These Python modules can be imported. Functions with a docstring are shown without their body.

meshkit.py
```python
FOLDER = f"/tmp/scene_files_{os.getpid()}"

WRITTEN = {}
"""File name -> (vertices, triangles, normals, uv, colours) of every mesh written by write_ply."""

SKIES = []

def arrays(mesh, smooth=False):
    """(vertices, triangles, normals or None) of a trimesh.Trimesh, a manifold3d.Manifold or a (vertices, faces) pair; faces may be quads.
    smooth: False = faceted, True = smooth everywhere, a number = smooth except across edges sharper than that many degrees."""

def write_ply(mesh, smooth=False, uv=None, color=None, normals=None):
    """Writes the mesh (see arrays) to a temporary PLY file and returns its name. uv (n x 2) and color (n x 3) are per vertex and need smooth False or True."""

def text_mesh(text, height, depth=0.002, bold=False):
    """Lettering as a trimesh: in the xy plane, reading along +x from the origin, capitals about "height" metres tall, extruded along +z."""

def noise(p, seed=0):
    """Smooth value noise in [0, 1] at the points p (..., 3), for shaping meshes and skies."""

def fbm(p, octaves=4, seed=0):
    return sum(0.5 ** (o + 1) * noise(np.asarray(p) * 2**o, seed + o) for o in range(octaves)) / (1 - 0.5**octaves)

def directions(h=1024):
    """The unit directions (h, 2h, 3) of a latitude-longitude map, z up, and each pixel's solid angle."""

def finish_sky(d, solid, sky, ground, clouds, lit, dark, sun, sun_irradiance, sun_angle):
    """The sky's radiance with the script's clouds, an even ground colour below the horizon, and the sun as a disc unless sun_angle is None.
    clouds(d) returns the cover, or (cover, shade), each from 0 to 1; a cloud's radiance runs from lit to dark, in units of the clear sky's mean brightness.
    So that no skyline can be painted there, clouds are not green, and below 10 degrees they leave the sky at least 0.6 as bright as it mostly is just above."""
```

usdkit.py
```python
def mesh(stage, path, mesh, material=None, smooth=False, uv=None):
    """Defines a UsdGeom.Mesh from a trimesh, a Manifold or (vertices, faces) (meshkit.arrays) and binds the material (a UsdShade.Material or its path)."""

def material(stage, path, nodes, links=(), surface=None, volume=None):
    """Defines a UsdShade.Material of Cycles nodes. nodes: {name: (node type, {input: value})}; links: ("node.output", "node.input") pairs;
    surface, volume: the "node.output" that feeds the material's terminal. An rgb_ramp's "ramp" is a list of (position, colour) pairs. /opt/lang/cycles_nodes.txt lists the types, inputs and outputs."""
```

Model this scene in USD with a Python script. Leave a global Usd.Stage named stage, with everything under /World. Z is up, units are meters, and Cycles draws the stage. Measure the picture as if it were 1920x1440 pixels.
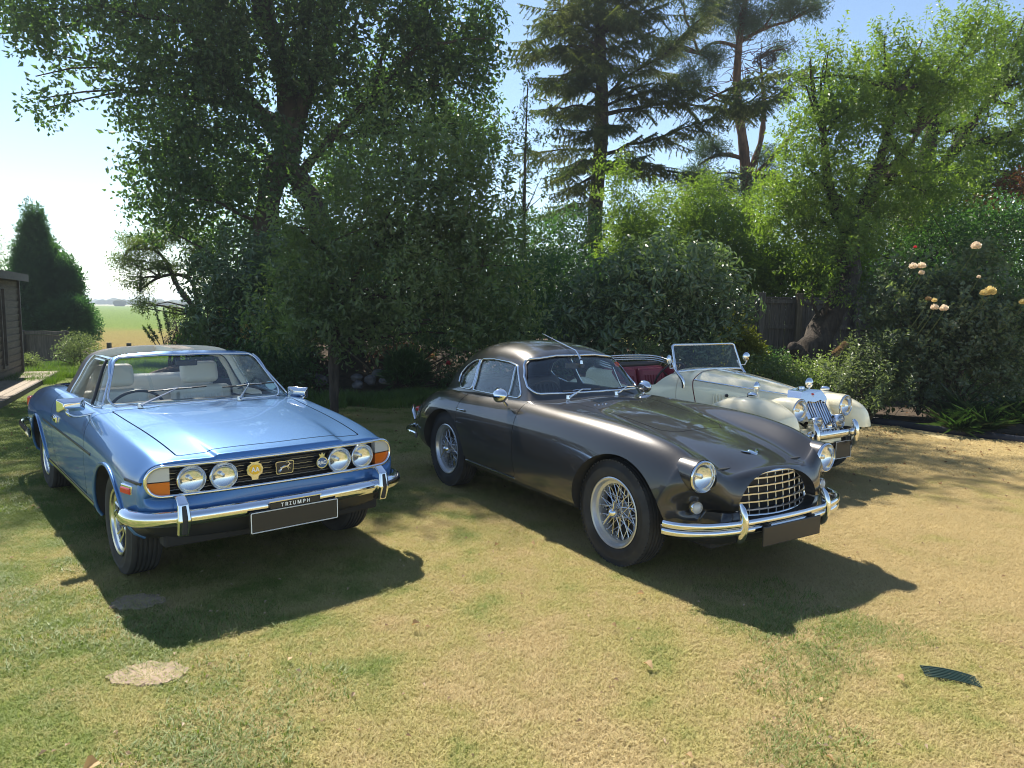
import math, random
import numpy as np, trimesh, manifold3d, meshkit, usdkit
from manifold3d import Manifold, Mesh as MMesh, CrossSection
from scipy.interpolate import PchipInterpolator, LinearNDInterpolator
from scipy.ndimage import gaussian_filter1d
from scipy.spatial import cKDTree
from shapely.geometry import Polygon, LineString
from pxr import Usd, UsdGeom, UsdLux, UsdShade, Gf, Sdf, Vt

stage = Usd.Stage.CreateInMemory()
UsdGeom.SetStageUpAxis(stage, 'Z')
UsdGeom.Xform.Define(stage, '/World')
UsdGeom.Scope.Define(stage, '/World/Looks')

# ---------------------------------------------------------------- camera, sky, sun, exposure
CAM_H, CAM_PITCH, CAM_ROLL, CAM_F = 1.5908, math.radians(6.074), math.radians(0.8637), 1332.7   # focal length in pixels of a 1920 wide picture
EXPOSURE = 1.20
SUN_EL, SUN_AZ, SUN_POWER, SKY_POWER = math.radians(50.5), math.radians(-31.0), 1.25, 0.078
FW = np.array([0, math.cos(CAM_PITCH), -math.sin(CAM_PITCH)]); _UP = np.array([0, math.sin(CAM_PITCH), math.cos(CAM_PITCH)]); _RT = np.array([1.0, 0, 0])
RT = _RT*math.cos(CAM_ROLL)+_UP*math.sin(CAM_ROLL); UP = -_RT*math.sin(CAM_ROLL)+_UP*math.cos(CAM_ROLL)
cam = UsdGeom.Camera.Define(stage, '/World/camera')
m4 = Gf.Matrix4d(*RT, 0, *UP, 0, *(-FW), 0, 0, 0, CAM_H, 1)
cam.AddTransformOp().Set(m4)
cam.CreateHorizontalApertureAttr(36.0); cam.CreateVerticalApertureAttr(27.0)
cam.CreateFocalLengthAttr(36.0*CAM_F/1920); cam.CreateClippingRangeAttr(Gf.Vec2f(0.05, 50000))
cam.CreateExposureAttr(EXPOSURE)
SUN = np.array([math.sin(SUN_AZ)*math.cos(SUN_EL), math.cos(SUN_AZ)*math.cos(SUN_EL), math.sin(SUN_EL)])
sun = UsdLux.DistantLight.Define(stage, '/World/sun')
zx = SUN; xx = np.cross([0, 0, 1], zx); xx /= np.linalg.norm(xx); yx = np.cross(zx, xx)
sun.AddTransformOp().Set(Gf.Matrix4d(*xx, 0, *yx, 0, *zx, 0, 0, 0, 0, 1))
sun.CreateNormalizeAttr(True); sun.CreateIntensityAttr(SUN_POWER); sun.CreateAngleAttr(0.53); sun.CreateColorAttr(Gf.Vec3f(1.0, 0.93, 0.82))

LOOKS = {}
def mat(name, nodes, links=(), surface=None, volume=None):
    LOOKS[name] = usdkit.material(stage, '/World/Looks/'+name, nodes, links, surface=surface, volume=volume)
    return LOOKS[name]
sky = UsdLux.DomeLight.Define(stage, '/World/sky')
mat('sky_air', {'s': ('sky_texture', {'sky_type': 'single_scattering', 'sun_disc': False, 'sun_elevation': SUN_EL, 'sun_rotation': SUN_AZ, 'altitude': 50.0, 'air_density': 1.0, 'aerosol_density': 0.05, 'ozone_density': 1.0}),
                'b': ('background_shader', {'strength': SKY_POWER})}, [('s.color', 'b.color')], surface='b.background')
UsdShade.MaterialBindingAPI.Apply(sky.GetPrim()).Bind(LOOKS['sky_air'])

# ---------------------------------------------------------------- materials
def pbr(name, color, rough=0.5, metal=0.0, **k):
    return mat(name, {'p': ('principled_bsdf', dict(base_color=color, roughness=rough, metallic=metal, **k))}, [], surface='p.BSDF')
def noisy(name, ca, cb, scale, rough=0.8, bump=0.0, bscale=None, detail=6, dist=0.01, stretch=(1, 1, 1), spec=0.3, extra=None, lo=0.35, hi=0.65):
    """a two-tone material: fine noise between two colours, with a bump of its own"""
    n = {'g': ('texture_coordinate', {}), 'm': ('mapping', {'scale': stretch}), 'n': ('noise_texture', {'scale': scale, 'detail': detail, 'roughness': 0.6}),
         'r': ('rgb_ramp', {'ramp': [(lo, ca), (hi, cb)]}), 'p': ('principled_bsdf', dict(roughness=rough, specular_ior_level=spec, **(extra or {})))}
    l = [('g.object', 'm.vector'), ('m.vector', 'n.vector'), ('n.fac', 'r.fac'), ('r.color', 'p.base_color')]
    if bump:
        n['n2'] = ('noise_texture', {'scale': bscale or scale*2, 'detail': 6.0, 'roughness': 0.65}); n['b'] = ('bump', {'strength': bump, 'distance': dist})
        l += [('m.vector', 'n2.vector'), ('n2.fac', 'b.height'), ('b.normal', 'p.normal')]
    return mat(name, n, l, surface='p.BSDF')
def leafmat(name, ca, cb, trans, rough=0.40, tmix=0.5):
    """leaves: each leaf its own tone, clumps lighter and darker, light passing through"""
    n = {'g': ('geometry', {}), 'nz': ('noise_texture', {'scale': 0.9, 'detail': 2.0}), 'a': ('math', {'math_type': 'multiply', 'value2': 0.55}), 'a2': ('math', {'math_type': 'multiply', 'value2': 0.75}),
         's': ('math', {'math_type': 'add'}), 'r': ('rgb_ramp', {'ramp': [(0.25, ca), (0.85, cb)]}),
         'p': ('principled_bsdf', {'roughness': rough, 'specular_ior_level': 0.7}), 't': ('translucent_bsdf', {}),
         'mx': ('mix', {'mix_type': 'multiply', 'fac': 1.0, 'color2': [1.4*c for c in trans]}), 'k': ('mix_closure', {'fac': tmix})}
    l = [('g.random_per_island', 'a.value1'), ('g.position', 'nz.vector'), ('nz.fac', 'a2.value1'), ('a.value', 's.value1'), ('a2.value', 's.value2'), ('s.value', 'r.fac'),
         ('r.color', 'p.base_color'), ('r.color', 'mx.color1'), ('mx.color', 't.color'), ('p.BSDF', 'k.closure1'), ('t.BSDF', 'k.closure2')]
    return mat(name, n, l, surface='k.closure')

pbr('chrome', (0.82, 0.83, 0.85), 0.05, 1.0)
pbr('steel', (0.62, 0.63, 0.65), 0.22, 1.0)
pbr('silver_paint', (0.55, 0.56, 0.58), 0.3, 0.85)
pbr('black_rubber', (0.018, 0.018, 0.019), 0.62)
noisy('tyre_rubber', (0.016, 0.016, 0.017), (0.03, 0.029, 0.028), 9.0, 0.68, 0.15, 60.0, dist=0.004)
pbr('black_trim', (0.012, 0.012, 0.013), 0.4)
pbr('underbody', (0.012, 0.011, 0.010), 0.9)
pbr('grille_black', (0.010, 0.010, 0.011), 0.45)
pbr('cream_leather', (0.72, 0.65, 0.54), 0.5)
pbr('red_leather', (0.16, 0.012, 0.022), 0.5)
pbr('dark_leather', (0.03, 0.022, 0.02), 0.5)
pbr('carpet', (0.03, 0.03, 0.035), 0.95)
pbr('amber_lens', (0.50, 0.11, 0.008), 0.15, 0.0, coat_weight=0.6)
pbr('red_lens', (0.45, 0.01, 0.01), 0.15, 0.0, coat_weight=0.6)
pbr('clear_lens', (0.42, 0.42, 0.41), 0.12, 0.0, coat_weight=0.6)
pbr('plate_black', (0.012, 0.012, 0.012), 0.35)
pbr('white_enamel', (0.8, 0.8, 0.78), 0.35)
pbr('yellow_enamel', (0.75, 0.42, 0.02), 0.3, 0.0, coat_weight=0.5)
pbr('blue_enamel', (0.03, 0.09, 0.22), 0.3, 0.0, coat_weight=0.5)
pbr('red_enamel', (0.5, 0.04, 0.02), 0.35)
pbr('paper_disc', (0.55, 0.75, 0.75), 0.6)
pbr('reflector', (0.85, 0.85, 0.84), 0.12, 1.0)
def paint(name, base, flake, rough, metal, dust=(0.45, 0.42, 0.36), coat=1.0):
    """car paint: base under lacquer, a little dust lying in specks on it"""
    mat(name, {'g': ('texture_coordinate', {}), 'f': ('noise_texture', {'scale': 900.0, 'detail': 1.0}), 'fr': ('rgb_ramp', {'ramp': [(0.35, base), (0.75, flake)]}),
               'd': ('noise_texture', {'scale': 34.0, 'detail': 8.0, 'roughness': 0.75}), 'dr': ('rgb_ramp', {'ramp': [(0.60, (0, 0, 0)), (0.85, (0.16, 0.16, 0.16))]}),
               'mx': ('mix', {'color2': dust}), 'p': ('principled_bsdf', {'roughness': rough, 'metallic': metal, 'coat_weight': coat, 'coat_roughness': 0.03, 'specular_ior_level': 0.12}),
               'w': ('noise_texture', {'scale': 3.0, 'detail': 1.0}), 'b': ('bump', {'strength': 0.03, 'distance': 0.02})},
        [('g.object', 'f.vector'), ('f.fac', 'fr.fac'), ('g.object', 'd.vector'), ('d.fac', 'dr.fac'), ('dr.color', 'mx.fac'), ('fr.color', 'mx.color1'), ('mx.color', 'p.base_color'),
         ('g.object', 'w.vector'), ('w.fac', 'b.height'), ('b.normal', 'p.coat_normal')], surface='p.BSDF')
paint('blue_paint', (0.042, 0.122, 0.285), (0.064, 0.162, 0.36), 0.36, 0.55)
paint('gunmetal_paint', (0.031, 0.030, 0.030), (0.080, 0.076, 0.073), 0.34, 0.7)
paint('cream_paint', (0.78, 0.71, 0.50), (0.80, 0.74, 0.54), 0.4, 0.0)
noisy('tan_vinyl', (0.016, 0.011, 0.009), (0.024, 0.017, 0.013), 120.0, 0.55, 0.1, 200.0, dist=0.002, spec=0.35)
def pane(name, tint, rough=0.0):
    mat(name, {'f': ('layer_weight', {'blend': 0.5}), 'q': ('math', {'math_type': 'power', 'value2': 5.0}), 'a': ('math', {'math_type': 'multiply_add', 'value2': 0.92, 'value3': 0.055}), 't': ('transparent_bsdf', {'color': tint}), 'g': ('glossy_bsdf', {'color': (1, 1, 1), 'roughness': rough}), 'k': ('mix_closure', {})},
        [('f.facing', 'q.value1'), ('q.value', 'a.value1'), ('a.value', 'k.fac'), ('t.BSDF', 'k.closure1'), ('g.BSDF', 'k.closure2')], surface='k.closure')
pane('car_glass', (0.93, 0.96, 0.955)); pane('lens_glass', (0.95, 0.96, 0.96), 0.02); pane('shed_glass', (0.7, 0.74, 0.74))

noisy('bark', (0.026, 0.020, 0.015), (0.062, 0.048, 0.036), 14.0, 0.9, 0.9, 20.0, dist=0.03, stretch=(1, 1, 0.25))
noisy('pine_bark', (0.06, 0.032, 0.02), (0.14, 0.075, 0.045), 10.0, 0.9, 0.8, 14.0, dist=0.03, stretch=(1, 1, 0.3))
noisy('twig', (0.04, 0.03, 0.018), (0.09, 0.07, 0.04), 8.0, 0.85)
leafmat('leaf_walnut', (0.046, 0.080, 0.034), (0.100, 0.150, 0.058), (1.4, 1.7, 0.6))
leafmat('leaf_fruit', (0.09, 0.125, 0.06), (0.20, 0.245, 0.115), (1.35, 1.55, 0.5), 0.38)
leafmat('leaf_bright', (0.095, 0.145, 0.030), (0.185, 0.235, 0.060), (1.45, 1.65, 0.5))
leafmat('leaf_dark', (0.048, 0.095, 0.036), (0.10, 0.165, 0.055), (1.2, 1.7, 0.5), 0.4, 0.35)
leafmat('leaf_grey', (0.085, 0.125, 0.072), (0.16, 0.215, 0.115), (1.3, 1.5, 0.5), 0.4, 0.3)
leafmat('leaf_lime', (0.10, 0.15, 0.012), (0.17, 0.21, 0.02), (1.4, 1.7, 0.4))
leafmat('leaf_hawthorn', (0.073, 0.097, 0.032), (0.138, 0.162, 0.056), (1.2, 1.5, 0.5))
leafmat('leaf_rose', (0.10, 0.13, 0.075), (0.20, 0.235, 0.135), (1.1, 1.2, 0.5), 0.38)
leafmat('leaf_strap', (0.018, 0.040, 0.014), (0.045, 0.075, 0.026), (1.1, 1.3, 0.5), 0.38)
leafmat('leaf_russet', (0.080, 0.036, 0.016), (0.128, 0.064, 0.024), (1.4, 1.0, 0.5))
leafmat('needle_spruce', (0.050, 0.082, 0.036), (0.173, 0.173, 0.050), (1.4, 1.4, 0.5), 0.6, 0.42)
leafmat('needle_pine', (0.049, 0.079, 0.055), (0.114, 0.146, 0.083), (1.1, 1.3, 0.6), 0.6, 0.35)
leafmat('needle_cypress', (0.036, 0.085, 0.041), (0.092, 0.151, 0.057), (1.2, 1.6, 0.6), 0.6, 0.35)
leafmat('needle_gold', (0.13, 0.15, 0.012), (0.22, 0.22, 0.02), (1.3, 1.4, 0.4), 0.6, 0.3)
leafmat('dead_leaf', (0.16, 0.09, 0.045), (0.34, 0.23, 0.12), (1.2, 1.0, 0.7), 0.7, 0.3)
leafmat('petal_cream', (0.84, 0.71, 0.56), (0.90, 0.80, 0.67), (0.7, 0.68, 0.62), 0.6, 0.3)
leafmat('petal_yellow', (0.74, 0.60, 0.27), (0.82, 0.70, 0.40), (0.7, 0.68, 0.55), 0.6, 0.3)
leafmat('petal_red', (0.5, 0.03, 0.05), (0.6, 0.06, 0.08), (1.1, 0.9, 0.8), 0.6, 0.3)
leafmat('seed_head', (0.28, 0.19, 0.09), (0.42, 0.30, 0.16), (1.1, 1.0, 0.8), 0.7, 0.2)
leafmat('leaf_purple', (0.052, 0.039, 0.058), (0.117, 0.091, 0.117), (1.1, 1.0, 1.0), 0.6, 0.2)

# ---------------------------------------------------------------- naming and defining
TAKEN = {}
def numbered(parent, name):
    k = (parent, name); n = TAKEN.get(k, 0); TAKEN[k] = n+1
    return f'{parent}/{name}' + (f'_{n:03d}' if n else '')
def path_of(parent): return '/World' if parent is None else (parent if isinstance(parent, str) else str(parent.GetPath()))
def tag(p, label=None, cat=None, group=None, kind=None):
    p = p.GetPrim() if hasattr(p, 'GetPrim') else p
    for k, v in (('label', label), ('category', cat), ('group', group), ('kind', kind)):
        if v: p.SetCustomDataByKey(k, v)
    return p
def thing(name, label, cat, loc=(0, 0, 0), rz=0.0, group=None, kind=None):
    x = UsdGeom.Xform.Define(stage, numbered('/World', name)); x.AddTranslateOp().Set(Gf.Vec3d(*map(float, loc)))
    x.AddRotateZOp().Set(float(rz))
    return tag(x, label, cat, group, kind)
def put(name, mesh, m, parent=None, smooth=30, normals=None, label=None, cat=None, group=None, kind=None):
    """one Mesh prim of the scene under parent (or directly under /World)"""
    path = numbered(path_of(parent), name)
    if isinstance(mesh, MB): mesh = mesh.mesh()
    if normals is None:
        g = usdkit.mesh(stage, path, mesh, LOOKS[m], smooth=smooth)
    else:
        g = usdkit.mesh(stage, path, mesh, LOOKS[m], smooth=False)
        g.CreateNormalsAttr(Vt.Vec3fArray.FromNumpy(np.asarray(normals, np.float32))); g.SetNormalsInterpolation('vertex')
    return tag(g, label, cat, group, kind)
def copy_of(src, name, loc, rz=0.0, label=None, cat=None, group=None, scale=None):
    x = UsdGeom.Xform.Define(stage, numbered('/World', name)); p = x.GetPrim()
    p.GetReferences().AddInternalReference(src.GetPath() if not isinstance(src, str) else Sdf.Path(src)); p.SetInstanceable(True)
    x.ClearXformOpOrder()
    a = math.radians(rz); s = scale or 1.0
    x.AddTransformOp(opSuffix='place').Set(Gf.Matrix4d(s*math.cos(a), s*math.sin(a), 0, 0, -s*math.sin(a), s*math.cos(a), 0, 0, 0, 0, s, 0, *map(float, loc), 1))
    return tag(p, label, cat, group)

# ---------------------------------------------------------------- mesh helpers
def unit(v): v = np.asarray(v, float); return v/np.maximum(np.linalg.norm(v, axis=-1, keepdims=True), 1e-12)
class MB:
    """collects shapes into one mesh"""
    def __init__(self): self.v, self.f, self.n = [], [], 0
    def add(self, v, f):
        v = np.asarray(v, float); f = np.asarray(f, int)
        if f.shape[1] == 4: f = np.vstack([f[:, [0, 1, 2]], f[:, [0, 2, 3]]])
        self.v.append(v); self.f.append(f+self.n); self.n += len(v); return self
    def tm(self, t): return self.add(t.vertices, t.faces)
    def box(self, c, s, rot=None, bevel=0.0):
        c, s = np.asarray(c, float), np.asarray(s, float)
        if bevel:
            b = min(bevel, min(s)/2.01)
            P = [p for ax in range(3) for p in [np.array([sx*(s[0]/2-(b if ax != 0 else 0)), sy*(s[1]/2-(b if ax != 1 else 0)), sz*(s[2]/2-(b if ax != 2 else 0))]) for sx in (-1, 1) for sy in (-1, 1) for sz in (-1, 1)]]
            h = trimesh.Trimesh(*man_vf(Manifold.hull_points(np.array(P))), process=False)
        else: h = trimesh.creation.box(s)
        v = np.array(h.vertices)
        if rot is not None: v = v @ np.asarray(rot).T
        return self.add(v+c, h.faces)
    def tube(self, pts, r, n=8, closed=False, caps=True, squash=None):
        v, f = tube_vf(pts, r, n, closed, caps, squash); return self.add(v, f)
    def lathe(self, prof, n=32, axis='z', at=(0, 0, 0), rot=None, arc=None):
        v, f = lathe_vf(prof, n); v = axis_to(v, axis)
        if rot is not None: v = v @ np.asarray(rot).T
        return self.add(v+np.asarray(at, float), f)
    def man(self, m): return self.add(*man_vf(m))
    def mesh(self): return (np.vstack(self.v), np.vstack(self.f))
def man_vf(m):
    q = m.to_mesh(); return np.asarray(q.vert_properties)[:, :3].astype(float), np.asarray(q.tri_verts).astype(int)
def axis_to(v, axis):
    if axis == 'z': return v
    if axis == 'y': return np.stack([v[:, 0], v[:, 2], -v[:, 1]], 1)      # z -> +y
    if axis == '-y': return np.stack([v[:, 0], -v[:, 2], v[:, 1]], 1)
    if axis == 'x': return np.stack([v[:, 2], v[:, 0], v[:, 1]], 1)       # z -> +x
def lathe_vf(prof, n=32):
    """prof: (radius, z) points; revolved about z"""
    prof = np.asarray(prof, float); k = len(prof); a = np.linspace(0, 2*np.pi, n, endpoint=False)
    v = np.stack([prof[:, None, 0]*np.cos(a), prof[:, None, 0]*np.sin(a), np.repeat(prof[:, 1:2], n, 1)], -1).reshape(-1, 3)
    i, j = np.meshgrid(np.arange(k-1), np.arange(n), indexing='ij'); j2 = (j+1) % n
    f = np.stack([i*n+j, i*n+j2, (i+1)*n+j2, (i+1)*n+j], -1).reshape(-1, 4)
    f = np.vstack([f[:, [0, 1, 2]], f[:, [0, 2, 3]]])
    A = np.cross(v[f[:, 1]]-v[f[:, 0]], v[f[:, 2]]-v[f[:, 0]])
    return v, f[np.linalg.norm(A, axis=1) > 1e-12]
def frames(p, closed):
    t = unit(np.roll(p, -1, 0)-np.roll(p, 1, 0)) if closed else unit(np.gradient(p, axis=0))
    n = np.zeros_like(p); a = np.array([0, 0, 1.0]) if abs(t[0][2]) < 0.9 else np.array([1.0, 0, 0])
    n[0] = unit(a-t[0]*(a@t[0]))
    for i in range(1, len(p)):
        w = n[i-1]-t[i]*(n[i-1]@t[i]); n[i] = unit(w)
    return t, n, np.cross(t, n)
def tube_vf(pts, r, n=8, closed=False, caps=True, squash=None):
    p = np.asarray(pts, float); r = np.broadcast_to(np.asarray(r, float), (len(p),)); t, nn, bb = frames(p, closed)
    a = np.linspace(0, 2*np.pi, n, endpoint=False); sx, sy = squash or (1, 1)
    v = (p[:, None]+r[:, None, None]*(sx*np.cos(a)[None, :, None]*nn[:, None]+sy*np.sin(a)[None, :, None]*bb[:, None])).reshape(-1, 3)
    m = len(p); i, j = np.meshgrid(np.arange(m if closed else m-1), np.arange(n), indexing='ij'); i2 = (i+1) % m; j2 = (j+1) % n
    f = np.stack([i*n+j, i*n+j2, i2*n+j2, i2*n+j], -1).reshape(-1, 4); f = np.vstack([f[:, [0, 1, 2]], f[:, [0, 2, 3]]])
    if not closed and caps:
        c0, c1 = len(v), len(v)+1; v = np.vstack([v, p[0], p[-1]]); k = np.arange(n); k2 = (k+1) % n
        f = np.vstack([f, np.stack([np.full(n, c0), k2, k], 1), np.stack([np.full(n, c1), (m-1)*n+k, (m-1)*n+k2], 1)])
    return v, f
def spline(P, n=40, closed=False):
    P = np.asarray(P, float)
    if closed: P = np.vstack([P, P[:1]])
    d = np.concatenate([[0], np.cumsum(np.linalg.norm(np.diff(P, axis=0), axis=1)**0.7)])
    from scipy.interpolate import CubicSpline
    s = CubicSpline(d, P, bc_type='periodic' if closed else 'natural')
    t = np.linspace(0, d[-1], n, endpoint=not closed); return s(t)
def resample(P, n, closed=False):
    P = np.asarray(P, float)
    if closed: P = np.vstack([P, P[:1]])
    d = np.concatenate([[0], np.cumsum(np.linalg.norm(np.diff(P, axis=0), axis=1))]); t = np.linspace(0, d[-1], n, endpoint=not closed)
    return np.stack([np.interp(t, d, P[:, k]) for k in range(P.shape[1])], 1)
def rounded(poly, r):
    p = Polygon(poly).buffer(0); p = p.buffer(-r, quad_segs=8).buffer(r, quad_segs=8)
    c = np.array(p.exterior.coords)[:-1]; return c if Polygon(c).exterior.is_ccw else c[::-1]
def prism(poly, a0, a1, axis):
    """polygon pushed along an axis from a0 to a1. axis y: poly is (x, z); axis x: poly is (y, z); axis z: poly is (x, y)"""
    c = np.asarray(poly, float); c = c if Polygon(c).exterior.is_ccw else c[::-1]
    m = CrossSection([c.tolist()]).extrude(a1-a0)
    if axis == 'z': return m.translate((0, 0, a0))
    if axis == 'y': return m.transform(np.array([[1, 0, 0, 0], [0, 0, -1, a1], [0, 1, 0, 0]], float))
    return m.transform(np.array([[0, 0, 1, a0], [1, 0, 0, 0], [0, 1, 0, 0]], float))
def cyl(axis, c, r, a0, a1, n=64):
    a = np.linspace(0, 2*np.pi, n, endpoint=False); return prism(np.stack([c[0]+r*np.cos(a), c[1]+r*np.sin(a)], 1), a0, a1, axis)
def mbox(lo, hi): lo, hi = np.asarray(lo, float), np.asarray(hi, float); return Manifold.cube(tuple(hi-lo)).translate(tuple(lo))
def rbox(c, s, r, rot=None):
    """a box with rounded edges, as a hull of spheres"""
    s = np.asarray(s, float)/2-r; sp = trimesh.creation.icosphere(1, r).vertices
    P = np.vstack([sp+s*np.array([x, y, z]) for x in (-1, 1) for y in (-1, 1) for z in (-1, 1)])
    if rot is not None: P = P @ np.asarray(rot).T
    return Manifold.hull_points(P+np.asarray(c, float))
def rot(axis, deg): return trimesh.transformations.rotation_matrix(math.radians(deg), {'x': [1, 0, 0], 'y': [0, 1, 0], 'z': [0, 0, 1]}[axis])[:3, :3]
def grid_faces(nu, nv, wrap_v=False):
    i, j = np.meshgrid(np.arange(nu-1), np.arange(nv if wrap_v else nv-1), indexing='ij'); j2 = (j+1) % nv
    f = np.stack([i*nv+j, i*nv+j2, (i+1)*nv+j2, (i+1)*nv+j], -1).reshape(-1, 4); return np.vstack([f[:, [0, 1, 2]], f[:, [0, 2, 3]]])
def vnormals(v, f):
    n = np.zeros_like(v); fn = np.cross(v[f[:, 1]]-v[f[:, 0]], v[f[:, 2]]-v[f[:, 0]])
    for k in range(3): np.add.at(n, f[:, k], fn)
    return unit(n)
class Skin:
    """a closed lofted surface with smooth normals, which survive cutting"""
    def __init__(self, v, f):
        e = v[f]; vol = np.einsum('ij,ij->i', e[:, 0], np.cross(e[:, 1], e[:, 2])).sum()
        if vol < 0: f = f[:, ::-1]
        self.v, self.f = v, f; self.n = vnormals(v, f)
    def man(self, off=0.0):
        p = np.hstack([self.v+self.n*off, self.n]).astype(np.float32)
        return Manifold(MMesh(vert_properties=p, tri_verts=self.f.astype(np.uint32)))
    def field(self, axis, cond):
        """the surface as a height over the two other axes, for the vertices that cond picks"""
        k = cond(self.v, self.n); o = [a for a in range(3) if a != axis]
        return LinearNDInterpolator(self.v[k][:, o], np.hstack([self.v[k][:, axis:axis+1], self.n[k]]))
    def lay(self, fld, axis, uv, lift=0.0):
        q = fld(np.asarray(uv, float)); o = [a for a in range(3) if a != axis]; P = np.zeros((len(uv), 3)); P[:, o] = uv; P[:, axis] = q[:, 0]
        ok = ~np.isnan(q[:, 0]); return P[ok]+unit(q[ok, 1:])*lift
def loft(rows, x0, x1, nx=150, sub=9, smooth_x=2.5, smooth_k=1.2, nose=None, tail=None, plan=None, ends=(0.05, 0.05)):
    """rows: from the top centre line round the side to the bottom centre line, each a list of (x, y, z). nose/tail: (length, z of the middle, y kept, power).
    plan(x, y) shifts a point along x (the curve of the nose in plan)"""
    xs = np.linspace(x0, x1, nx); K = len(rows); R = np.zeros((nx, K, 2))
    for k, r in enumerate(rows):
        r = np.array(sorted(r), float); 
        for c in (1, 2):
            R[:, k, c-1] = PchipInterpolator(r[:, 0], r[:, c])(np.clip(xs, r[0, 0], r[-1, 0]))
    step = (x1-x0)/(nx-1)
    R = gaussian_filter1d(R, smooth_x*0.025/step, axis=0, mode='nearest')
    n = (K-1)*sub+1; ring = np.zeros((nx, n, 2)); u = np.linspace(0, 1, n)
    chord = np.concatenate([np.zeros((nx, 1)), np.cumsum(np.linalg.norm(np.diff(R, axis=1), axis=2)**0.75, axis=1)], 1).mean(0); chord /= chord[-1]
    uu = np.interp(np.linspace(0, K-1, n), np.arange(K), chord)
    for i in range(nx):
        ring[i] = PchipInterpolator(chord, R[i])(uu)
    ext = np.concatenate([ring[:, 1:12][:, ::-1]*[-1, 1], ring, ring[:, -12:-1][:, ::-1]*[-1, 1]], 1)
    ring = gaussian_filter1d(ext, smooth_k*sub/9.0*2, axis=1, mode='nearest')[:, 11:-11]
    ring[:, 0, 0] = 0; ring[:, -1, 0] = 0
    rings = [(np.full(n, xs[i]), ring[i]) for i in range(nx)]
    def cap(base, x, L, zm, ky, pw, sgn):
        out = []
        for t in np.linspace(0, 1, 17)[1:]:
            s = max(1-t**pw, 0.0)**(1/pw) if t < 1 else 0.0; s = max(s, 0.03)
            q = base.copy(); q[:, 1] = zm+(base[:, 1]-zm)*s; q[:, 0] = base[:, 0]*(ky+(1-ky)*s)
            out.append((np.full(n, x+sgn*L*t), q))
        return out
    if tail: rings = cap(ring[0], xs[0], tail[0], tail[1], tail[2], tail[3], -1)[::-1]+rings
    if nose: rings = rings+cap(ring[-1], xs[-1], nose[0], nose[1], nose[2], nose[3], 1)
    X = np.array([r[0] for r in rings]); Q = np.array([r[1] for r in rings])
    full = np.concatenate([np.stack([X, Q[..., 0], Q[..., 1]], -1), np.stack([X[:, 1:-1], -Q[:, 1:-1, 0], Q[:, 1:-1, 1]], -1)[:, ::-1]], 1)
    m = full.shape[1]
    if plan is not None: full[..., 0] += plan(full[..., 0], full[..., 1])
    v = full.reshape(-1, 3); f = grid_faces(len(full), m, True)
    c0, c1 = len(v), len(v)+1; v = np.vstack([v, full[0].mean(0), full[-1].mean(0)]); k = np.arange(m); k2 = (k+1) % m; L = (len(full)-1)*m
    f = np.vstack([f, np.stack([np.full(m, c0), k2, k], 1), np.stack([np.full(m, c1), L+k, L+k2], 1)])
    return Skin(v, f)
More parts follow.
